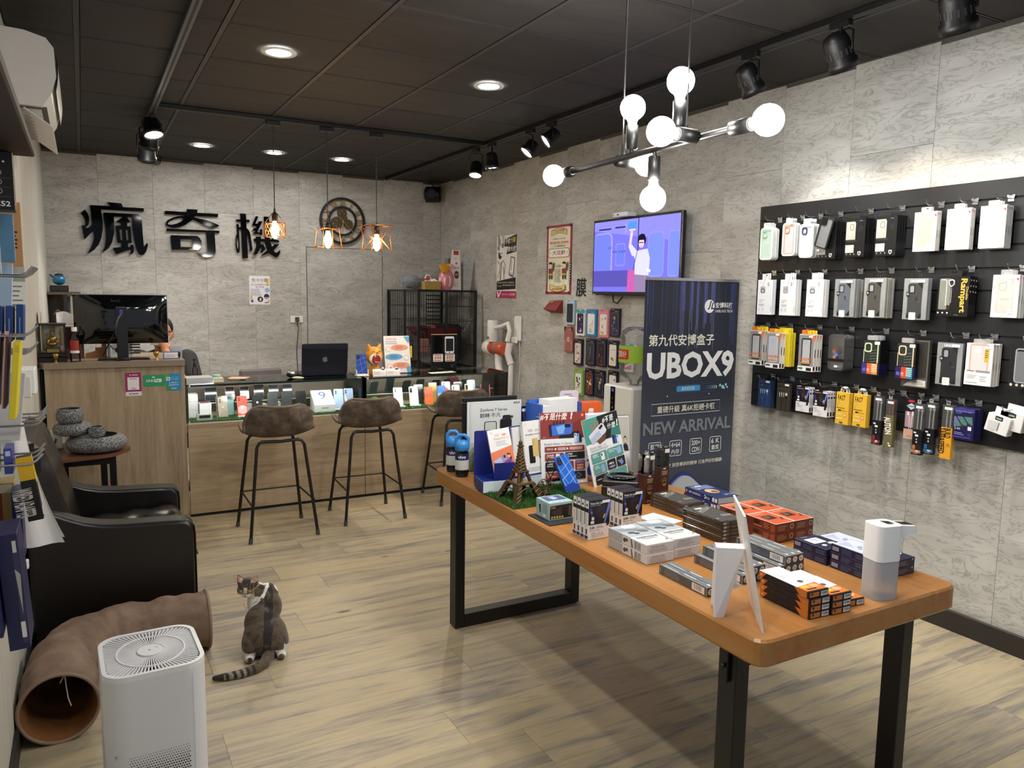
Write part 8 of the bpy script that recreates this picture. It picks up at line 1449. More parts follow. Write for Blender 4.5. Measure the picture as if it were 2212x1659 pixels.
def cable3(bg,wire,plug):
 def f(label):
  t=P0(label,'cable');w,h,d=.094,.162,.020;q=MB();q.box(-w/2,w/2,0,d,0,h,mat(bg,.4,noise=.05),.001);q.build('carton',t);a=Art(w,h);a.T=Mx.Translation((-w/2,0,h));a.rr('#eceae6',.6,.02,.92,.09,.02).r('#1a1a1c',.1,.12,.9,.15).lines('#8d8c8a',.12,.19,.6,1,.02,.3)
  for i in range(3):x=.2+.16*i;a.r(plug,x,.34,x+.06,.42).r(plug if wire[1]<'4' else wire,x+.01,.42,x+.05,.50).l(wire,[(x+.03,.5),(x+.03,.6),(.40,.76),(.40,.98)],.025)
  a.r(plug,.68,.34,.84,.44).r(wire,.7,.44,.82,.54).l(wire,[(.76,.54),(.76,.98)],.025);a.build(t);q=MB();q.ext(rr(-.012,h,.012,h+.03,.003,2),.006,.008,BLK,'xz');q.build('hang_tab',t);return t
 return f
hang(cable3('#23375c','#3f6698','#a9c0d9'),3.264,.942,2,.021,'navy box with a three ended charging cable, lowest row','navy cable boxes',x=3.548);hang(cable3('#3a342e','#17140f','#c9c6c0'),3.122,.938,1,.021,'brown black box with a three ended cable, lowest row','brown cable box',x=3.55)
def thick_cable(label):
 t=P0(label,'cable');w,h,d=.092,.142,.021;q=MB();q.box(-w/2,w/2,0,d,0,h,mat('#e4e2e6',.4,noise=.02),.001);q.build('carton',t);a=Art(w,h);a.T=Mx.Translation((-w/2,0,h));a.r('#1a1216',0,0,1,.60).poly('#2d3a8c',[(.05,.2),(.12,.16),(.25,.5),(.16,.5)]).poly('#5f7ce0',[(.92,.05),(1,.03),(1,.15),(.8,.5),(.72,.5)]).poly('#3a3038',[(.35,.2),(.6,.12),(.75,.3),(.5,.46)]).l('#0d0a0c',[(.3,.4),(.45,.2),(.65,.22),(.7,.4)],.05).rr('#e9e9ee',.14,.38,.26,.46,.02).rr('#eceef0',.1,.50,.28,.57,.02).poly('#c9a85c',[(.66,.42),(.74,.32),(.80,.34),(.72,.46)]).rr('#f4f4f2',.66,.02,.98,.08,.02).t('#d9a9c0','Thicken Flat',.06,.05,.045,wfit=.5,bold=.01)
 a.t('#8d8a92','2.4A',.08,.66,.05,bold=.02).lines('#a9a7ae',.1,.74,.6,3,.035,.3).l('#8d8a92',[(.4,.96),(.48,.86),(.54,.96),(.62,.86)],.02).poly('#17171a',[(.82,.58),(.97,.54),(.95,.7),(.8,.72)]);a.build(t)
 a=Art(d,h);a.T=Mx.Translation((w/2,0,h))@Mx.Rotation(R(90),4,'Z');a.e('#2a2a2e',.5,.1,.22).r('#1d1d20',.2,.2,.8,.28).lines('#9a98a0',.3,.34,.7,8,.04,.4,.1).r('#3a3a3e',.2,.8,.8,.95);a.build(t);tab(t,.03,.02,h,BLK);return t
hang(thick_cable,2.970,.955,2,.022,'black and white flat cable box, farther hook, lowest row','farther flat cable boxes',x=3.535);hang(thick_cable,2.841,.947,3,.022,'black and white flat cable box beside yellow cards, lowest row','nearer flat cable boxes',x=3.525)
def fast(label):
 t=P0(label,'cable');w,h,d=.082,.172,.010;q=MB();q.box(-w/2,w/2,0,d,0,h,mat('#e8b93a',.4,noise=.04),.001);q.build('card_pack',t);a=Art(w,h);a.T=Mx.Translation((-w/2,0,h));a.t('#2a2015','FAST',.12,.09,.16,bold=.01,wfit=.6).t('#e9dcb0','Charge',.3,.25,.05,shear=.2,wfit=.4).l('#3a2a18',[(.3,.12),(.12,.48)],.012).l('#1d1712',[(.08,.49),(.72,.49)],.03).rr('#d9d4c9',.06,.545,.2,.575,.01).r('#1d1712',.2,.54,.42,.585).l('#1d1712',[(.4,.56),(.88,.575)],.02).e('#e0702e',.76,.71,.11).e('#f0c9a0',.76,.71,.08).t('#f2ecd0','充電線',.14,.67,.05,wfit=.4);[a.e('#f4ecd2',.14+.12*i,.82,.045)for i in range(4)];a.rr('#5a4718',.36,.92,.62,.96,.02);a.build(t)
 q=MB();q.tube([(-.02,.005,h),(-.015,.005,h+.02),(0,.005,h+.03),(.015,.005,h+.02),(.02,.005,h)],.0025,WHT,5);q.build('white_loop',t);return t
hang(fast,2.700,.926,3,.011,'yellow fast charge cable card, farther of two hooks','farther yellow cable cards',x=3.525,yaw=-3);hang(fast,2.594,.929,3,.011,'yellow fast charge cable card, nearer of two hooks','nearer yellow cable cards',x=3.525,yaw=-3)
def slim(top,art,w=.048,h=.250,split=.125,plug='#e9e9ec',glass=True):
 def f(label):
  t=P0(label,'cable');d=.024;q=MB();q.box(-w/2,w/2,0,d,0,split,mat(top,.35,noise=.04),.001);q.build('lower_carton',t);q=MB();q.box(-w/2,w/2,0,d,split+.0005,h,CLP);q.build('clear_top',t)
  q=MB();[q.tube([(x,.012,split+.001),(x+.001,.012,split+(h-split)*.55),(x+.003,.012,split+(h-split)*.72)],.003,mat(plug,.4),6)for x in(-.009,.009)];[q.box(x-.003,x+.008,.008,.016,split+(h-split)*.7,split+(h-split)*.86,mat(plug,.35),.001)for x in(-.009,.009)];q.build('cable_plugs',t)
  a=Art(w,split);a.T=Mx.Translation((-w/2,0,split));art(a);a.build(t);q=MB();q.box(-w*.3,w*.4,-.001,-.0001,h-.022,h-.010,WHT);q.build('price_sticker',t);tab(t,.02,.02,h,clear('tab_clear2',(.85,.85,.88),2.,.1,.3));return t
 return f
def artA(acc,lbl):
 def g(a):a.rr('#d9dade',.1,.1,.4,.16,.05).rr('#e9eaee',.3,.2,.65,.28,.06).rr('#c9cace',.4,.36,.55,.41,.05).rr('#c9cace',.42,.46,.56,.53,.05).r('#1a1a1c',0,.6,1,1).r(acc,.08,.62,.4,.78).r(acc,.0,.80,1,.92).t('#f4f2f2','8K' if lbl else 'QC',.45,.82,.08,bold=.03).lines('#a9a9ac',.2,.94,.8,1,.03,.5)
 return g
hang(slim('#16161a',artA('#8f2430',1)),2.486,.855,1,.025,'slim black and red cable pack with clear top','black red cable pack',x=3.52)
def artB(a):a.t('#efece2','AUTON',.62,.06,.22,rot=-82,bold=.03,wfit=1.9).rr('#efece2',.5,.86,.7,.9,.03).rr('#efece2',.6,.92,.85,.97,.03)
hang(slim('#6d6648',artB,.046,.244,.165,'#c9622e'),2.428,.851,1,.025,'slim olive cable pack with large white upright lettering','olive cable pack',x=3.535)
def pinkc(label):
 t=P0(label,'cable');w,h=.064,.204;q=MB();q.ext(rr(-w/2,0,w/2,h,.008),0,.014,mat('#17151a',.35),'xz');q.build('carton',t);a=Art(w,h);a.T=Mx.Translation((-w/2,0,h));a.rr('#c9342e',.24,.05,.72,.1,.05).poly('#b9c3d9',[(.1,.2),(.5,.12),(.9,.2),(.5,.29)]).r('#17151a',.2,.195,.8,.21).r('#8d7a84',.04,.33,.96,.72).poly('#a98a94',[(.1,.4),(.9,.36),(.9,.7),(.1,.7)]).r('#e9e6ea',.2,.34,.36,.42).r('#e9e6ea',.6,.32,.72,.42).l('#e9e6ea',[(.34,.42),(.42,.5),(.42,.8),(.1,.86)],.04).l('#e9e6ea',[(.66,.42),(.58,.5),(.58,.8),(.9,.86)],.04).r('#c9a08c',0,.76,1,1).t('#8d5f52','Aulux',.5,.9,.06,'c',shear=.2,wfit=.5);a.build(t);return t
hang(pinkc,2.324,.910,1,.015,'rose and black cable card with two white plugs','rose cable card',x=3.55)
hang(slim('#141417',artA('#b0724a',0)),2.262,.845,1,.025,'slim black and copper cable pack with clear top','black copper cable pack',x=3.515);hang(slim('#141417',artA('#2f6a94',0)),2.215,.855,1,.025,'slim black and blue cable pack behind the copper one','black blue cable pack',x=3.535)
def artC(a):a.t('#2a1d0c','SAFE&SPEED',.36,.03,.20,rot=-88,bold=.03,wfit=2.35).t('#2a1d0c','BUILD',.9,.02,.2,rot=-88,bold=.03,wfit=.9).lines('#8f6a1c',.58,.5,.92,4,.03,.35)
hang(slim('#dd9f2c',artC,.052,.256,.150),2.122,.852,1,.025,'slim yellow cable pack with upright dark lettering and clear top','yellow cable pack',x=3.52)
def purple(label):
 t=P0(label,'cable');w,h,d=.092,.146,.016;q=MB();q.box(-w/2,w/2,0,d,0,h,mat('#1d1a4a',.35,noise=.1),.001);q.build('carton',t);a=Art(w,h);a.T=Mx.Translation((-w/2,0,h));a.poly('#3a3a8c',[(0,0),(1,0),(1,.12),(0,.12)]).t('#b9c3f0','BS WEAVE DATA CABLE',.06,.09,.03,wfit=.8).t('#5a9ad0','COLOR',.06,.14,.04,wfit=.3).poly('#4f7a78',[(0,.28),(.9,.25),(.95,.5),(0,.62)]).poly('#6a6aa8',[(.0,.3),(.3,.28),(.2,.5),(0,.5)]).l('#14131f',[(.05,.22),(.42,.55)],.05).l('#14131f',[(.4,.22),(.75,.5)],.05).rr('#2a2a3a',.38,.52,.52,.66,.02).rr('#2a2a3a',.66,.46,.84,.58,.02).rr('#dfe2ea',.72,.56,.9,.68,.02).t('#d9dcf0','2.4A',.06,.62,.07).lines('#8d8fc9',.06,.78,.6,2,.05,.4).r('#4a3fa8',.0,.9,.9,.94).e('#2f2c60',.82,.82,.1);a.build(t);return t
hang(purple,2.044,.957,4,.017,'dark violet woven cable box with white plug picture','violet cable boxes',x=3.52)
for i,(y,z,ry,l)in enumerate(((1.905,1.012,-12,'white charger box hanging tilted, left of two in the lowest row'),(1.858,1.030,-8,'white charger box hanging tilted behind the left one'))):
 t=thing('hanging_pack',l,'charger',(3.52+.02*i,y,z),rz=-90,group='tilted white charger boxes');q=MB();q.T=Mx.Rotation(R(-ry),4,'Y');q.box(-.05,.05,0,.045,0,.082,mat('#e6e6e6',.4,noise=.02),.002);q.box(-.035,.045,.02,.022,.0825,.115,mat('#e9e9e9',.4));q.build('carton',t);a=Art(.1,.082);a.T=Mx.Rotation(R(-ry),4,'Y')@Mx.Translation((-.05,0,.082));a.rr('#2a2c2c',.34,.05,.68,.28,.04).r('#8fb0a0',.38,.14,.62,.22).poly('#c9cccf',[(.1,.4),(.6,.36),(.62,.85),(.12,.85)]).r('#3a3c40',.55,.4,.58,.85).lines('#9a9a9c',.12,.88,.6,1,.04,.4);a.build(t)
 a=Art(.045,.082);a.T=Mx.Rotation(R(-ry),4,'Y')@Mx.Translation((.05,0,.082))@Mx.Rotation(R(90),4,'Z');a.r('#d9cfca',.1,.1,.9,.35).lines('#b9998f',.15,.45,.85,6,.08,.4);a.build(t)
hang(yellow_box if False else slim_white('#9a9a9a'),1.70,.90,1,.02,'white box in the lowest row cut by the picture edge','white edge box',x=3.52)
rows=[(2.05,[3.262,3.098,2.975,2.845,2.662,2.485,2.285,2.125,1.968]),(1.7425,[3.285,3.112,2.925,2.70,2.52,2.31,2.115,1.89]),(1.435,[3.310,3.140,2.935,2.730,2.525,2.325,2.115,1.985,1.80]),(1.1275,[3.250,3.105,2.945,2.815,2.678,2.575,2.470,2.405,2.310,2.235,2.110,2.03,1.86])]
NM=['top','second','third','lowest'];WN=['first','second','third','fourth','fifth','sixth','seventh','eighth','ninth','tenth','eleventh','twelfth','thirteenth']
for(z,ysr),nm in zip(rows,NM):
 for i,y in enumerate(ysr):hook(y,z,.1,'chrome hook, '+WN[i]+' from the far end of the '+nm+' row')
LEA=mat('#15110f',.34,noise=.25,scale=160,bump=.25,spec=.55);LEB=mat('#17120f',.30,noise=.2,scale=160,bump=.2,spec=.6);PIPE=mat('#0c0908',.4)
t=thing('armchair','black leather armchair with tufted seat against the left wall','armchair',(0,0,0))
apx=[-.25,-.20,-.15,-.10,-.04,.03,.12,.22,.32,.385,.408];apz=[.66,.650,.628,.602,.575,.556,.546,.541,.536,.53,.505]
def aprof():return[(-.25,.05)]+list(zip(apx,apz))+[(.412,.47),(.412,.05)]
for y0,y1,nm in((3.75,3.868,'near'),(4.425,4.543,'far')):
 q=MB();p_=aprof();c=(sum(a for a,_ in p_)/len(p_),.3)
 def ins(d):return[(a+(d if a<c[0]else-d)*(1 if abs(a)>.2 else .2),z-(d if z>.2 else-d))for a,z in p_]
 for(pa,ya),(pb,yb)in(((ins(.014),y0),(p_,y0+.016)),((p_,y0+.016),(p_,y1-.016)),((p_,y1-.016),(ins(.014),y1))):
  n_=len(p_);q.add([(a,ya,z)for a,z in pa]+[(a,yb,z)for a,z in pb],[(i,(i+1)%n_,n_+(i+1)%n_,n_+i)for i in range(n_)],LEA,True)
 q.ext(ins(.014),y0-.0005,y0,LEA);q.ext(ins(.014),y1,y1+.0005,LEA);q.build('armrest',t)
 for yy in(y0+.012,y1-.012):q=MB();q.tube([(a,yy,z-.004)for a,z in zip(apx,apz)]+[(.411,yy,.46),(.411,yy,.1)],.0035,PIPE,5);q.build('piping',t)
q=MB();q.box(-.25,.395,3.8695,4.4235,.06,.30,LEA,.01);q.box(.3955,.425,3.8695,4.4235,.07,.29,LEA,.012);q.build('base',t)
def tuft(u,v,nu,nv):
 d=1.
 for i in range(nu):
  for j in range(nv):a,b_=(i+.5+(.25 if j%2 else-.25))/nu,(j+.5)/nv;r2=((u-a)*nu)**2+((v-b_)*nv)**2;d-=math.exp(-r2*14)+.25*math.exp(-r2*3)
 return d
q=MB();
def seat(u,v):
 e=min(1,8*min(u,1-u),10*min(v,1-v));ed=1-(1-e)**2
 return(-.13+.565*u,3.872+.55*v,.305+.125*ed+.020*u+.012*max(tuft(u,v,4,4),-.6)*ed)
q.surf(56,56,seat,LEB);q.build('seat_cushion',t)
q=MB()
def back(u,v):
 e=min(1,8*min(u,1-u),7*min(v,1-v));ed=1-(1-e)**2;bz=.40+.555*v
 return(-.105-.105*v-.03*v*v+.075*ed*(1-.25*v)-.02+.012*max(tuft(u,v,4,3),-.6)*ed,3.80+.69*u,bz)
q.surf(56,44,back,LEB);q.box(-.262,-.19,3.80,4.49,.2,.93,LEA,.02);q.build('backrest',t)
for x in(-.2,.36):
 for y in(3.80,4.49):q=MB();q.lathe([(.016,0),(.02,.05)],BLK,10,(x,y,0));q.build('foot',t)
WAL=wood('walnut_top',[(.3,'#4a2f1e'),(.5,'#6b4630'),(.7,'#58392a')],(1,9,9),rough=.35,tone=0.)
t=thing('side_table','small walnut side table with black legs between armchair and desk','side table',(0,0,0))
q=MB();q.ext(rpoly([(-.20,4.98),(.12,5.05),(.235,5.25),(.10,5.42),(-.20,5.45)],.06),.598,.618,WAL,'xy');q.build('tabletop',t)
for x,y in((.115,5.14),(-.15,5.06),(-.14,5.38),(.07,5.36)):q=MB();q.box(x-.018,x+.018,y-.018,y+.018,0,.5975,BLK);q.build('leg',t)
q=MB();q.box(-.13,.097,5.10,5.12,.55,.597,BLK);q.build('apron',t)
q=MB();q.box(-.12,.08,5.16,5.32,.28,.295,BLK);q.build('lower_shelf',t)
GRN,nt,bs=nodes('speckled_granite');tc=N(nt,'ShaderNodeTexCoord');nz=N(nt,'ShaderNodeTexNoise');nz.inputs['Scale'].default_value=160;nz.inputs['Detail'].default_value=3;nz.inputs['Roughness'].default_value=.8;nt.links.new(tc.outputs['Object'],nz.inputs['Vector']);rp=ramp(nt,[(.38,'#1f2124'),(.48,'#4b4e52'),(.56,'#8f9296'),(.66,'#c4c5c7')]);nt.links.new(nz.outputs['Fac'],rp.inputs[0]);nt.links.new(rp.outputs[0],bs.inputs['Base Color']);bs.inputs['Roughness'].default_value=.6
INNER=mat('#1d1e20',.5)
t=thing('stone_fountain','speckled grey granite fountain of stacked bowls on the side table','fountain',(.0,5.18,.6185))
def bowl(name,x,y,z,r,h,mouth,sh=1.):
 q=MB();pr=[(r*.62,0)]+[(r*(.62+.38*sin(pi*(.08+.84*k/9))**.7),h*k/9)for k in range(1,9)]+[(mouth+.012,h*.985),(mouth+.006,h),(mouth,h*.985)]
 q.lathe(pr,GRN,30,(x,y,z),capt=False);q.build(name,t);q=MB();q.lathe([(mouth,h*.985),(mouth*.98,h*.62),(mouth*.5,h*.5),(0,h*.48)],INNER,24,(x,y,z),capb=False);q.build('hollow',t)
bowl('large_bowl',.035,.02,0,.168,.098,.112);bowl('middle_stone',-.085,.02,.105,.108,.075,.05);bowl('top_pot',-.098,.01,.178,.074,.088,.055);bowl('small_pot',.038,-.07,.096,.046,.066,.030)
t=thing('white_adapter','white rounded plastic device behind the stone fountain','device',(-.178,5.34,.6185));q=MB();q.box(-.028,.045,-.03,.03,0,.125,WHT,.012);q.build('case',t);q=MB();q.tube([(.0,-.035,.07),(-.01,-.05,.03),(-.01,-.12,.012),(-.01,-.2,.012)],.004,BLK);q.build('cord',t)
o=gbox('red_booklet',.13,5.44,.6185,.06,.03,.055,'#8f2a34','small red booklet standing behind the stone fountain','booklet')
SUE,nt,bs=nodes('taupe_suede');tc=N(nt,'ShaderNodeTexCoord');nz=N(nt,'ShaderNodeTexNoise');nz.inputs['Scale'].default_value=9;nz.inputs['Detail'].default_value=6;nz.inputs['Roughness'].default_value=.65;nt.links.new(tc.outputs['Object'],nz.inputs['Vector']);rp=ramp(nt,[(.3,'#6a5548'),(.5,'#7d6757'),(.7,'#907a68')]);nt.links.new(nz.outputs['Fac'],rp.inputs[0]);nt.links.new(rp.outputs[0],bs.inputs['Base Color']);bs.inputs['Roughness'].default_value=.85
bp=N(nt,'ShaderNodeBump');bp.inputs['Strength'].default_value=.35;bp.inputs['Distance'].default_value=.01;nt.links.new(nz.outputs['Fac'],bp.inputs['Height']);nt.links.new(bp.outputs[0],bs.inputs['Normal'])
path=[V(p)for p in((-.136,2.985,.128),(-.138,3.09,.130),(-.138,3.19,.132),(-.132,3.28,.134),(-.115,3.365,.136),(-.08,3.435,.136),(-.03,3.49,.134),(.04,3.525,.131),(.14,3.545,.128),(.24,3.55,.127),(.33,3.55,.127),(.425,3.55,.127))]
def cat_spline(u):
 n_=len(path)-1;x=u*n_;i=min(int(x),n_-1);f=x-i;p0,p1,p2,p3=path[max(i-1,0)],path[i],path[i+1],path[min(i+2,n_)]
 return .5*((2*p1)+(p2-p0)*f+(2*p0-5*p1+4*p2-p3)*f*f+(3*p1-p0-3*p2+p3)*f**3)
import mathutils.noise as mn
def tun(rad,wr):
 def f(a,u):
  c=cat_spline(u);d=(cat_spline(min(u+.01,1))-cat_spline(max(u-.01,0))).normalized();sd=d.cross(V((0,0,1))).normalized();up=sd.cross(d)
  hoop=abs(sin(u*pi*6))**.8;an=2*pi*a;r=rad-.009*hoop+wr*mn.noise(V((cos(an)*2.2,sin(an)*2.2,u*16)))*hoop
  w=cos(an)*r;h=sin(an)*r;p=c+sd*w+up*h
  p.z=max(p.z,.003+(.12-rad)*.5);p.x=max(p.x,-.266);return tuple(p)
 return f
t=thing('cat_tunnel','curved taupe suede cat tunnel lying on the floor before the armchair','cat tunnel',(0,0,0))
q=MB();q.surf(40,120,tun(.128,.016),SUE,cu=True);q.build('outer_cloth',t)
q=MB();q.surf(32,80,tun(.119,.008),mat('#7a4d22',.85,noise=.35,scale=9),cu=True);q.build('lining',t)
for u,nm in((0.,'mouth'),(1.,'end')):
 q=MB();f=tun(.125,0);q.tube([f(i/36,u)for i in range(36)],.0065,mat('#8a7464',.85,noise=.15,scale=20),8,True);q.build('hoop_rim',t)
q=MB();q.surf(16,4,lambda u,v:tuple(V(tun(.1292,.0)(.5+.10-.055*v-.03*sin(pi*u)*0,.70+.26*u))+V((0,-.003,0))),mat('#d2c7ac',.8,noise=.08));q.build('cream_flap',t)
q=MB();q.tube([(-.115,3.02,.235),(-.112,3.015,.19),(-.108,3.01,.15),(-.100,3.01,.118)],.0022,mat('#d9cfc0',.7),5);q.tube([(-.115,3.02,.235),(-.125,3.01,.22),(-.13,3.005,.212)],.002,mat('#d9cfc0',.7),5);q.build('loose_cord',t)
PW_=mat('#e2e3e6',.4,noise=.01);t=thing('air_purifier','white tower air purifier with a radial grille top in the left foreground','air purifier',(.122,2.262,0),rz=2)
hw,hd,H=.126,.140,.60
q=MB();q.ext(rr(-hw,-hd,hw,hd,.058,8),.004,H-.014,PW_,'xy',smooth=True);q.build('body',t)
q=MB();o_=rr(-hw,-hd,hw,hd,.058,8);i_=rr(-hw+.011,-hd+.011,hw-.011,hd-.011,.048,8);q.ext(o_,H-.014,H,mat('#eeeef0',.3,noise=0),'xy',[i_]);q.build('top_rim',t)
q=MB();q.ext(rr(-hw+.012,-hd+.012,hw-.012,hd-.012,.047,8),H-.0139,H-.0125,mat('#17171b',.6),'xy');q.build('dark_well',t)
q=MB()
for i in range(84):
 a_=2*pi*i/84;dx,dy=cos(a_),sin(a_);L=min((hw-.012)/max(abs(dx),1e-6),(hd-.012)/max(abs(dy),1e-6))
 if abs(dx*L)>hw-.05 and abs(dy*L)>hd-.05:L*=.965
 nx,ny=-dy*.0011,dx*.0011;r0=.030
 q.add([(dx*r0+nx,dy*r0+ny,H-.003),(dx*r0-nx,dy*r0-ny,H-.003),(dx*L-nx*1.8,dy*L-ny*1.8,H-.003),(dx*L+nx*1.8,dy*L+ny*1.8,H-.003),(dx*r0+nx,dy*r0+ny,H-.0122),(dx*r0-nx,dy*r0-ny,H-.0122),(dx*L-nx*1.8,dy*L-ny*1.8,H-.0122),(dx*L+nx*1.8,dy*L+ny*1.8,H-.0122)],[(0,1,2,3),(0,3,7,4),(1,5,6,2)],mat('#e6e6ea',.4,noise=0))
q.build('radial_grille',t,kind='stuff')
q=MB();q.ext(ell(0,0,.088,.098,48),H-.006,H-.0012,mat('#f2f2f4',.35,noise=0),'xy',[ell(0,0,.0845,.0945,48)]);q.build('grille_ring',t)
q=MB();q.ext(ell(0,0,.034,.038,32),H-.010,H-.0005,mat('#e9e9ec',.35,noise=0),'xy');q.ext(ell(0,0,.0345,.0385,32),H-.0005,H+.0006,mat('#cfcfd3',.3),'xy',[ell(0,0,.033,.037,32)]);q.build('control_hub',t)
a=Art(.06,.06);a.T=Mx.Translation((-.03,-.03,H))@Mx.Rotation(R(-90),4,'X')@Mx.Translation((0,0,.06));a.rr('#b9bac0',.4,.4,.5,.55,.02).e('#9a9aa2',.72,.28,.03).e('#9a9aa2',.8,.34,.03);a.build(t,name='printed_symbols')
q=MB();DOT=mat('#1d1d22',.7,noise=0)
for j in range(34):
 for i in range(24):
  x=-.072+.0062*i+(.0031 if j%2 else 0);z=.375-.0072*j
  r=.0012+.0011*min(1,j/6)
  if z>.02:q.add([(x+r*cos(k*pi/3),-hd-.0002,z+r*sin(k*pi/3))for k in range(6)],[tuple(range(6))],DOT)
q.build('perforations',t,kind='stuff')
q=MB();q.box(-.105,-.1042,-hd-.0003,-hd+.02,.38,.385,GREY);q.box(.0865,.0872,-hd-.0003,-hd+.001,.02,H-.03,mat('#b9babf',.5));q.build('panel_seam',t)
q=MB()
for k in range(26):z=.38-.0125*k;q.box(hw-.0005,hw+.0012,-.075,.06,z,z+.006,mat('#cfd0d5',.5));q.box(-hw-.0012,-hw+.0005,-.075,.06,z,z+.006,mat('#cfd0d5',.5))
q.build('side_louvres',t,kind='stuff')
q=MB();q.ext(rr(-.1,-.11,.1,.11,.05),0,.0038,mat('#3a3a3d',.6),'xy');q.build('foot_ring',t)
FURM,nt,bs=nodes('cat_fur');at=N(nt,'ShaderNodeVertexColor');at.layer_name='fur';tc=N(nt,'ShaderNodeTexCoord');nz=N(nt,'ShaderNodeTexNoise');nz.inputs['Scale'].default_value=240;nz.inputs['Detail'].default_value=3;mp=N(nt,'ShaderNodeMapping');mp.inputs['Scale'].default_value=(1,1,.45);nt.links.new(tc.outputs['Object'],mp.inputs[0]);nt.links.new(mp.outputs[0],nz.inputs['Vector'])
mr=N(nt,'ShaderNodeMapRange');mr.inputs[1].default_value=.3;mr.inputs[2].default_value=.7;mr.inputs[3].default_value=.62;mr.inputs[4].default_value=1.3;nt.links.new(nz.outputs['Fac'],mr.inputs[0]);mm=N(nt,'ShaderNodeMix',data_type='RGBA',blend_type='MULTIPLY');mm.inputs[0].default_value=1;nt.links.new(at.outputs['Color'],mm.inputs[6]);nt.links.new(mr.outputs[0],mm.inputs[7]);nt.links.new(mm.outputs[2],bs.inputs['Base Color']);bs.inputs['Roughness'].default_value=.8;bs.inputs['Sheen Weight'].default_value=.25
bp=N(nt,'ShaderNodeBump');bp.inputs['Strength'].default_value=.5;bp.inputs['Distance'].default_value=.002;nt.links.new(nz.outputs['Fac'],bp.inputs['Height']);nt.links.new(bp.outputs[0],bs.inputs['Normal'])
CATP=V((.637,3.345,0));t=thing('cat','brown tabby and white cat sitting on the floor looking back over its shoulder','cat',tuple(CATP),rz=-10.8)
q=MB();HC=V((-.066,.075,.287))
q.ball((0,-.005,.092),(.093,.088,.092),FURM,20,14);q.ball((-.012,.02,.14),(.076,.072,.09),FURM,20,14);q.ball((.014,.05,.195),(.062,.060,.075),FURM,20,14);q.ball((.012,.075,.245),(.050,.050,.050),FURM,18,12)
q.ball((-.022,.085,.205),(.052,.052,.085),FURM,18,12);q.ball((-.03,.078,.262),(.042,.040,.040),FURM)
for s,xo in((-1,0),(1,0)):q.ball((s*.060,-.015,.065),(.040,.068,.066),FURM,16,10);q.ball((s*.066,-.055,.020),(.022,.040,.020),FURM,14,8)
for s in(-1,1):limb(q,[(-.02+s*.028,.115,.17),(-.025+s*.028,.135,.08),(-.025+s*.028,.14,.018)],[.026,.019,.016],FURM);q.ball((-.025+s*.028,.152,.013),(.018,.024,.013),FURM,12,8)
fd=V((-.30,-.92,-.26)).normalized();fr=V((0,0,1)).cross(-fd).normalized()*1.0;fu=fd.cross(fr)*-1
if fu.z<0:fu=-fu
if fr.x<0:fr=-fr
HP=lambda a,b_,c:HC+fr*a+fu*b_+fd*c
def hball(p,r):
 T0=q.T.copy();q.T=Mx.Translation(HP(*p))@Mx((fr,fu,fd)).transposed().to_4x4();q.ball((0,0,0),r,FURM,16,10);q.T=T0
hball((0,.004,0),(.046,.040,.043));hball((0,-.016,.022),(.024,.019,.026));hball((-.026,-.008,.014),(.020,.022,.022));hball((.026,-.008,.014),(.020,.022,.022));hball((0,.012,.018),(.022,.02,.024))
for s in(-1,1):
 T0=q.T.copy();q.T=Mx.Translation(HP(s*.030,.030,-.002))@Mx((fr,fu,fd)).transposed().to_4x4()@Mx.Rotation(R(-s*20),4,'Z')@Mx.Rotation(R(-90),4,'X');q.lathe([(.0195,-.012),(.0185,.0),(.011,.018),(.002,.036)],FURM,12);q.T=T0
tl=[(.012,-.075,.026),(-.005,-.125,.020),(-.040,-.165,.018),(-.095,-.190,.017),(-.150,-.198,.016),(-.200,-.196,.015)]
limb(q,tl,[.026,.023,.021,.019,.017,.012],FURM,12)
cat=fused(q,'body',.0042,3,parent=t);me=cat.data
ca=me.color_attributes.new('fur','FLOAT_COLOR','POINT');W_,B_,D_,TN,PKC=C('#e9e6e0'),C('#5a4c3d'),C('#231d18'),C('#a98f70'),C('#c9a090');cols=[]
Rinv=Mx((fr,fu,fd))
tlv=[V(p)for p in tl]
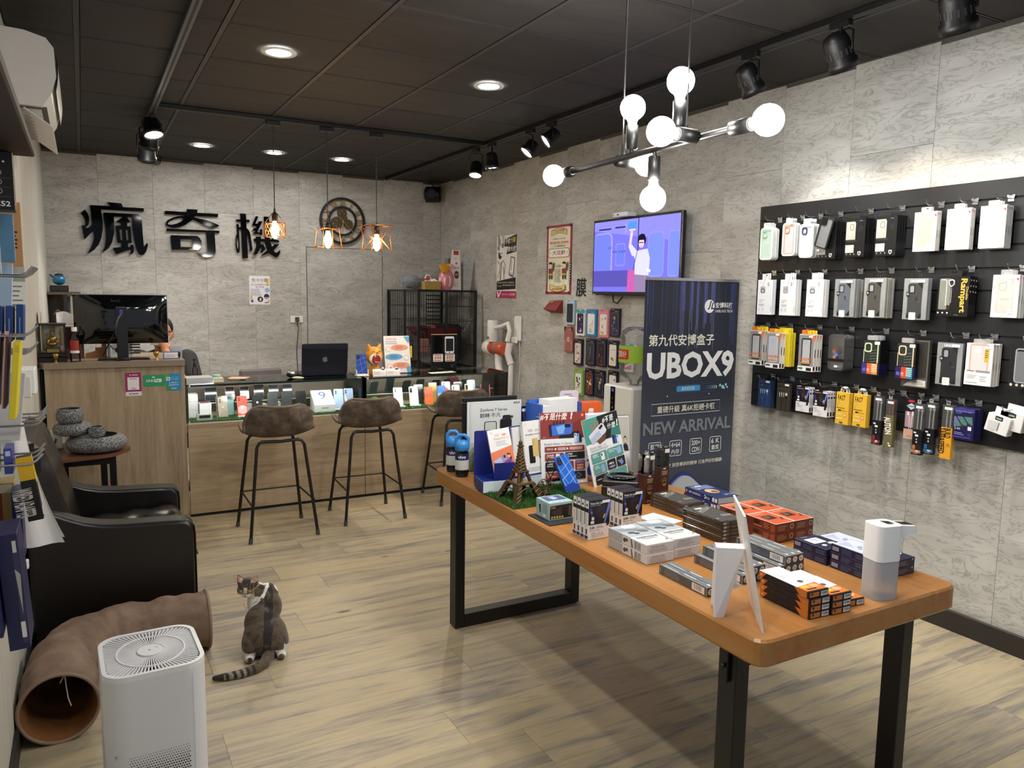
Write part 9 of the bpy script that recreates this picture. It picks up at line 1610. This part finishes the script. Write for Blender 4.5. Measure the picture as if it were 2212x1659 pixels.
for v_ in me.vertices:
 p=v_.co;h=Rinv@(p-HC);n1=mn.noise(p*34);n2=mn.noise(p*13+V((5,5,5)))
 if h.length<.075 and h.y>-.045 and(h.z>-.012 or h.y>.018)and p.z>.235:
  c=TN if abs(h.x)>.012 and h.y<.016 else B_
  st=sin(h.x*520+n2*1.5)
  if h.y>.012:c=D_ if st>.1 else B_
  if h.y>-.002 and abs(h.x)<.007+max(0,(.004-h.y))*.35 and h.z>.02 and h.y<.022:c=W_
  if h.y<-.008-.35*max(0,abs(h.x)-.018)and abs(h.x)<.034 and h.z>.0:c=W_
  if abs(h.x)>.034 and h.y<.008:c=B_ if n1>-.1 else D_
  if h.y>.034:c=B_ if h.z<.001 else(PKC if abs(h.x)>.019 else D_)
  if h.y<-.028:c=W_
 elif p.y<-.085 and p.z<.055:
  u=-p.x*1.0+.0;k=sin((p.x+.5*p.y)*215+n2)
  c=D_ if(p.x<-.165 or(p.x<-.03 and k>.1))else(B_ if p.x>-.07 else C('#8d8273'))
 else:
  spine=abs(p.x-.018*min(1,p.z/.2))<.018+.006*n1 and p.y<.09
  c=D_ if spine and n1>-.35 else(B_ if n1+.5*sin(p.z*150+n2*5+abs(p.x)*60)>-.25 else C('#463a2f'))
  edge=.012*n2
  if p.z>.12 and p.x<-.040+edge+max(0,p.z-.2)*.55 and p.y>.015:c=W_
  if p.z>.255+edge and not(abs(p.x-.030)<.012+(.285-p.z)*.6):c=W_
  if p.y>.088+edge and p.z<.24:c=W_
  if p.z<.045 and p.y<-.035 and abs(p.x)>.042:c=W_ if p.z>.008 else C('#8d8780')
  if p.x>.062 and p.y<.0 and p.z<.085-.9*(p.x-.062)and p.y>-.075:c=W_ if p.x>.074 or p.z<.04 else c
 cols.append(c)
for i,c in enumerate(cols):ca.data[i].color=(*c,1)
for s in(-1,1):
 e=HP(s*.0195,.004,.0345);q=MB();q.ball(tuple(e),.0085,mat('#b8912f',.08,coat=.6,noise=.2,scale=200),14,10);q.build('eye',t);q=MB();q.ball(tuple(HP(s*.0195,.004,.0385)),(.0035,.0042,.0052),mat('#050505',.1,noise=0),10,8);q.build('pupil',t)
 q=MB();q.tube([tuple(HP(s*.0195+.0098*cos(R(a_)),.004+.0078*sin(R(a_)),.0385-.004*abs(cos(R(a_)))))for a_ in range(0,360,30)],.0014,mat('#1d1512',.6),5,True);q.build('eye_rim',t)
q=MB();q.ball(tuple(HP(0,-.011,.0475)),(.0052,.0045,.004),mat('#b98078',.5),10,8);q.build('nose',t);q=MB();q.tube([tuple(HP(-.008,-.0245,.041)),tuple(HP(0,-.0205,.0465)),tuple(HP(.008,-.0245,.041))],.0012,mat('#3a2320',.6),5);q.build('mouth',t)
SU2,nt,bs=nodes('brown_suede');tc=N(nt,'ShaderNodeTexCoord');nz=N(nt,'ShaderNodeTexNoise');nz.inputs['Scale'].default_value=14;nz.inputs['Detail'].default_value=7;nz.inputs['Roughness'].default_value=.7;nt.links.new(tc.outputs['Object'],nz.inputs['Vector']);rp=ramp(nt,[(.32,'#3f352d'),(.5,'#5a4c41'),(.68,'#7b6b5d')]);nt.links.new(nz.outputs['Fac'],rp.inputs[0]);nt.links.new(rp.outputs[0],bs.inputs['Base Color']);bs.inputs['Roughness'].default_value=.75
def shellp(off):
 prof=[(.215,.640,.165),(.20,.658,.185),(.10,.655,.205),(.0,.648,.215),(-.10,.650,.218),(-.155,.672,.218),(-.185,.715,.217),(-.200,.765,.212),(-.212,.815,.195),(-.218,.845,.165),(-.221,.858,.125)]
 def f(u,v):
  n_=len(prof)-1;x=v*n_;i=min(int(x),n_-1);f_=x-i;y,z,w=[a+(b_-a)*f_ for a,b_ in zip(prof[i],prof[i+1])];s_=2*u-1;bk=min(1,max(0,(v-.4)/.25))
  return(s_*w,y+bk*.085*abs(s_)**2.4+off*bk,z+(1-bk)*.040*abs(s_)**3-bk*.0+off*(1-bk)-.018*bk*(1-abs(s_))*0)
 return f
_st={}
def stool(x,y,rz,label):
 if 's' in _st:return dup(_st['s'],(x,y,0),rz,label)
 t=thing('bar_stool',label,'bar stool',(x,y,0),rz=rz,group='brown bar stools at the counter');_st['s']=t
 q=MB();fo,fi=shellp(0.),shellp(.020);nu,nv=27,34
 vo=[fo(i/(nu-1),j/(nv-1))for j in range(nv)for i in range(nu)];vi=[fi(i/(nu-1),j/(nv-1))for j in range(nv)for i in range(nu)];n_=nu*nv
 g_=[(j*nu+i,j*nu+i+1,(j+1)*nu+i+1,(j+1)*nu+i)for j in range(nv-1)for i in range(nu-1)];fs=[f[::-1]for f in g_]+[tuple(k+n_ for k in f)for f in g_]
 rim=list(range(nu))+[j*nu+nu-1 for j in range(1,nv)]+[(nv-1)*nu+i for i in range(nu-2,-1,-1)]+[j*nu for j in range(nv-2,0,-1)]
 fs+=[(rim[k],rim[(k+1)%len(rim)],rim[(k+1)%len(rim)]+n_,rim[k]+n_)for k in range(len(rim))];q.add(vo+vi,fs,SU2,True);q.build('seat_shell',t)
 q=MB();q.tube([V(vo[k])*.5+V(vi[k])*.5 for k in rim],.0115,mat('#6a5b4e',.6,noise=.15),6,True);q.build('welted_edge',t)
 ft={(-1,1):(-.215,.21),(1,1):(.215,.21),(-1,-1):(-.215,-.21),(1,-1):(.215,-.21)}
 for k,(fx,fy)in ft.items():
  q=MB();q.tube([(fx,fy,.0),(fx*.70,fy*.70,.60),(fx*.62,fy*.68,.628),(fx*.48,fy*.66,.634)],.0105,BLK,8);q.build('leg',t);q=MB();q.cyl((fx,fy,0),(fx*.985,fy*.985,.035),.013,mat('#4a4744',.6),10);q.build('foot_cap',t)
 for s in(-1,1):q=MB();q.tube([(-.12,s*.139,.634),(0,s*.139,.628),(.12,s*.139,.634)],.0105,BLK,8);q.build('top_rail',t)
 P=lambda fx,fy,z:(fx*(1-.30*z/.6),fy*(1-.30*z/.6),z)
 q=MB();q.tube([P(-.215,.21,.245),P(.215,.21,.245)],.006,BLK,6);q.build('foot_bar',t)
 for s in(-1,1):q=MB();q.tube([P(s*.215,.21,.245),P(s*.222,-.23,.235)],.006,BLK,6);q.build('side_bar',t)
 return t
stool(1.070,5.115,1,'brown suede bar stool before the left showcase, first from the desk')
stool(1.722,5.215,-1,'brown suede bar stool with black legs in the middle of the three')
stool(2.512,5.37,-3,'brown suede bar stool half hidden by the black framed poster on the table')
def lb(name,x0,x1,y0,y1,z0,z1,m,label,cat='package',group=None,ry=0.,fn=None,fr_=None):
 """carton hanging from a left-wall hook; its -y side faces the camera"""
 w,h,d=x1-x0,z1-z0,y1-y0;q=MB();q.box(-w/2,w/2,0,d,-h,0,mat(m,.4,noise=.05)if isinstance(m,str)else m,.001);o=q.build(name,loc=((x0+x1)/2,y0,z1),label=label,cat=cat,group=group);o.rotation_euler.y=R(ry)
 if fn:a=Art(w,h);a.T=Mx.Translation((-w/2,0,0));fn(a);a.build(o)
 if fr_:a=Art(d,h);a.T=Mx.Translation((w/2,0,0))@Mx.Rotation(R(90),4,'Z');fr_(a);a.build(o)
 return o
LW=XL+.002
def l1(a):
 a.l('#d9d9db',[(.42,.1),(.75,.09),(.76,.24),(.42,.24)],.02,True).e('#d9d9db',.85,.17,.02)
 for y in(.36,.52,.68):a.l('#a9a9ac',ell(.72,y,.09,.055,14),.012,True).e('#e9e9ea',.72,y,.025).r('#6a6a6d',.45,y+.09,.95,y+.095)
 a.t('#f0f0f0','AM-C52',.38,.85,.09,bold=.02,wfit=.55)
lb('mount_box',LW,-.136,2.30,2.335,1.785,1.925,'#121214','black boxed mount with white line icons hanging at the upper left edge',fn=l1)
def l1b(a):[a.e('#d9a24a',.5+.2*(i%2),.15+.22*i,.3,.09)for i in range(4)]
lb('brown_pack',LW,-.150,2.42,2.58,1.80,1.94,'#5a3218','brown pack with golden round pictures beside the black mount box',fn=l1b,fr_=l1b)
lb('blue_pouch',LW,-.162,2.62,2.63,1.665,1.80,mat('#5f8fb0',.3,noise=.35,scale=16),'blue mottled pouch hanging below the black mount box')
lb('kraft_card',LW,-.160,2.92,2.93,1.66,1.86,mat('#b98a5c',.5,noise=.15),'kraft brown card pack farther along the left wall',fn=lambda a:a.lines('#4a3020',.7,.45,.9,5,.06,.5))
lb('clear_pouch',LW,-.185,2.44,2.47,1.62,1.80,clear('pouch_a',(.8,.82,.85),1.5,.1,.3),'clear pouch with grey contents at the left picture edge')
lb('pale_blue_strips',LW,-.172,2.66,2.68,1.49,1.665,mat('#a9c3dc',.4,noise=.12,scale=12),'long pale blue strip pack below the blue pouch',ry=4)
lb('white_sleeves',LW,-.196,2.40,2.43,1.50,1.64,mat('#d2cfd2',.35,noise=.12),'white and clear sleeves left of the pale blue strips')
lb('grey_info_card',LW,-.160,2.96,2.965,1.50,1.665,'#b9b7b2','grey and white printed card right of the pale blue strips',fn=lambda a:a.r('#e4e2df',.4,.3,1,1).r('#9aa89c',.4,.22,1,.32).lines('#7a7874',.5,.4,.95,6,.09,.3))
for i in range(5):
 x=-.252+.024*i;o=lb('blue_box',x,x+.017,2.44,2.52,1.452,1.545+.004*(i==4),'#1d3f80',['leftmost','second','third','fourth','rightmost'][i]+' narrow blue box of the five hanging in a row on the left wall',group='five narrow blue boxes',ry=3,fn=lambda a:a.r('#7f9ac9',.42,.35,.58,.85))
for i in range(6):
 x=-.258+.0165*i;o=lb('dark_sleeve',x,x+.009,2.30,2.40,1.29,1.475,'#4a2f34',['leftmost','second','third','fourth','fifth','rightmost'][i]+' dark sleeve with pink edge hanging in the left row',group='pink edged dark sleeves',ry=5,fn=lambda a:a.r('#c98d88',.0,.0,.35,1).poly('#e3a9a8',[(0,-.06),(1,-.06),(1,.02),(0,.02)]))
lb('yellow_folder',-.157,-.142,2.29,2.40,1.262,1.458,'#e2cf2a','bright yellow folder hanging in front of the pink edged sleeves',ry=6,fn=lambda a:a.lines('#c9b31f',.3,.05,.9,3,.03,.5))
lb('white_pouch',-.20,-.148,2.52,2.53,1.17,1.36,mat('#d6d6da',.3,noise=.1,scale=16),'crinkled white pouch behind the yellow folder',ry=7)
lb('pale_pouch',-.255,-.205,2.36,2.37,1.205,1.30,mat('#c9c6c8',.3,noise=.2,scale=20),'pale clear pouch hanging below the dark sleeves')
t=thing('wall_cabinet_box','white plastic box with a grey lid fixed on the left wall before the desk','wall box',(XL+.001,4.15,1.10));q=MB();q.box(0,.062,0,.16,0,.12,WHT,.006);q.build('case',t);q=MB();q.box(.0,.045,-.03,-.001,-.01,.09,mat('#dcdad8',.4),.004);q.build('cover',t)
t=thing('white_plastic_bag','long white plastic bag flaring at its foot, hanging on the left wall','bag',(0,2.62,0));q=MB();q.surf(9,12,lambda u,v:(-.245+(.075+.06*v**2)*u+.03*v,.012*sin(7*u+2*v),1.205-.375*v),mat('#e4e3e2',.35,noise=.04));q.surf(9,12,lambda u,v:(-.245+(.075+.06*v**2)*u+.03*v,.03+.012*cos(6*u+2*v),1.205-.365*v),mat('#efeadb',.35,noise=.04));q.build('bag_body',t)
lb('white_board_pack',LW,-.178,2.66,2.67,.98,1.235,'#e9e8e8','flat white pack with a slot, behind the white plastic bag',fn=lambda a:a.rr('#c9c9cb',.3,.1,.7,.14,.02))
o=lb('adapter_box',-.166,-.132,2.25,2.285,1.005,1.172,'#111013','slim black box with a yellow top hanging by the armchair',ry=-7,fn=lambda a:a.r('#e2b41f',0,0,1,.36).t('#d9d4cc','WIRED ADAPTER',.62,.48,.26,rot=-90,bold=.02,wfit=2.2),fr_=lambda a:a.r('#e2b41f',0,0,1,.42).r('#9a7c1c',.2,.1,.7,.16).r('#e9e9e9',.3,.82,.7,.95))
for i in range(3):lb('blue_blister',-.25+.03*i,-.232+.03*i,2.26,2.34,1.13,1.195,mat('#3a469c',.25,noise=.3,scale=20),['left','middle','right'][i]+' navy blue blister pack hanging above the navy cartons',group='navy blue blister packs',fn=lambda a:a.r('#c9cde6',.2,.1,.8,.3))
lb('gold_pack',-.225,-.178,2.34,2.42,.93,1.09,mat('#a9925c',.3,noise=.3),'gold and red pack behind the navy cartons',fn=lambda a:a.r('#8d3226',0,0,.4,1).r('#d9d0b9',.1,.02,.9,.16))
lb('navy_slim_pack',-.182,-.160,2.28,2.36,.90,1.08,'#23265a','slim navy pack right of the gold pack')
for i,(x0,x1,y,z0,z1)in enumerate(((-.262,-.205,2.02,.80,1.05),(-.200,-.158,2.06,.75,1.03))):lb('navy_carton',x0,x1,y,y+.14,z0,z1,'#1c1f4c',('left','right')[i]+' large navy carton at the lower left picture edge',group='two navy cartons',ry=-3,fn=lambda a:a.r('#3a3a5a',.7,.05,.95,.95).r('#dcd9d6',.72,.06,.9,.16).poly('#b9b4b0',[(.7,.3),(.95,.35),(.85,.7)]).rr('#e9e6e4',.68,.76,.9,.9,.05))
for i,(z,y,n_)in enumerate(((1.626,2.30,4),(1.475,2.30,2),(1.385,2.9,4),(1.215,2.5,4),(1.155,2.25,3))):
 for k in range(n_):
  t=thing('left_wall_hook',['uppermost','second','third','fourth','lowest'][i]+' group of chrome hooks on the left wall, '+WN[k]+' from the camera','hook',(XL+.001,y+.075*k,z),group='chrome hooks on the left wall');q=MB();L=.135 if i!=2 else .10;q.tube([(0,0,0),(L,0,-.002),(L+.014,0,.006),(L+.028,0,.022)],.0032,HK,6);q.build('hook_wire',t);q=MB();q.box(0,.004,-.012,.012,-.02,.012,HK);q.build('hook_plate',t)
t=thing('low_wall_socket','small white wall socket low on the left wall by the armchair','socket',(XL+.001,3.55,.42));q=MB();q.box(0,.008,0,.07,0,.115,WHT,.002);q.build('plate',t);q=MB();q.box(.008,.03,.02,.05,.04,.075,WHT,.003);q.build('plug',t)
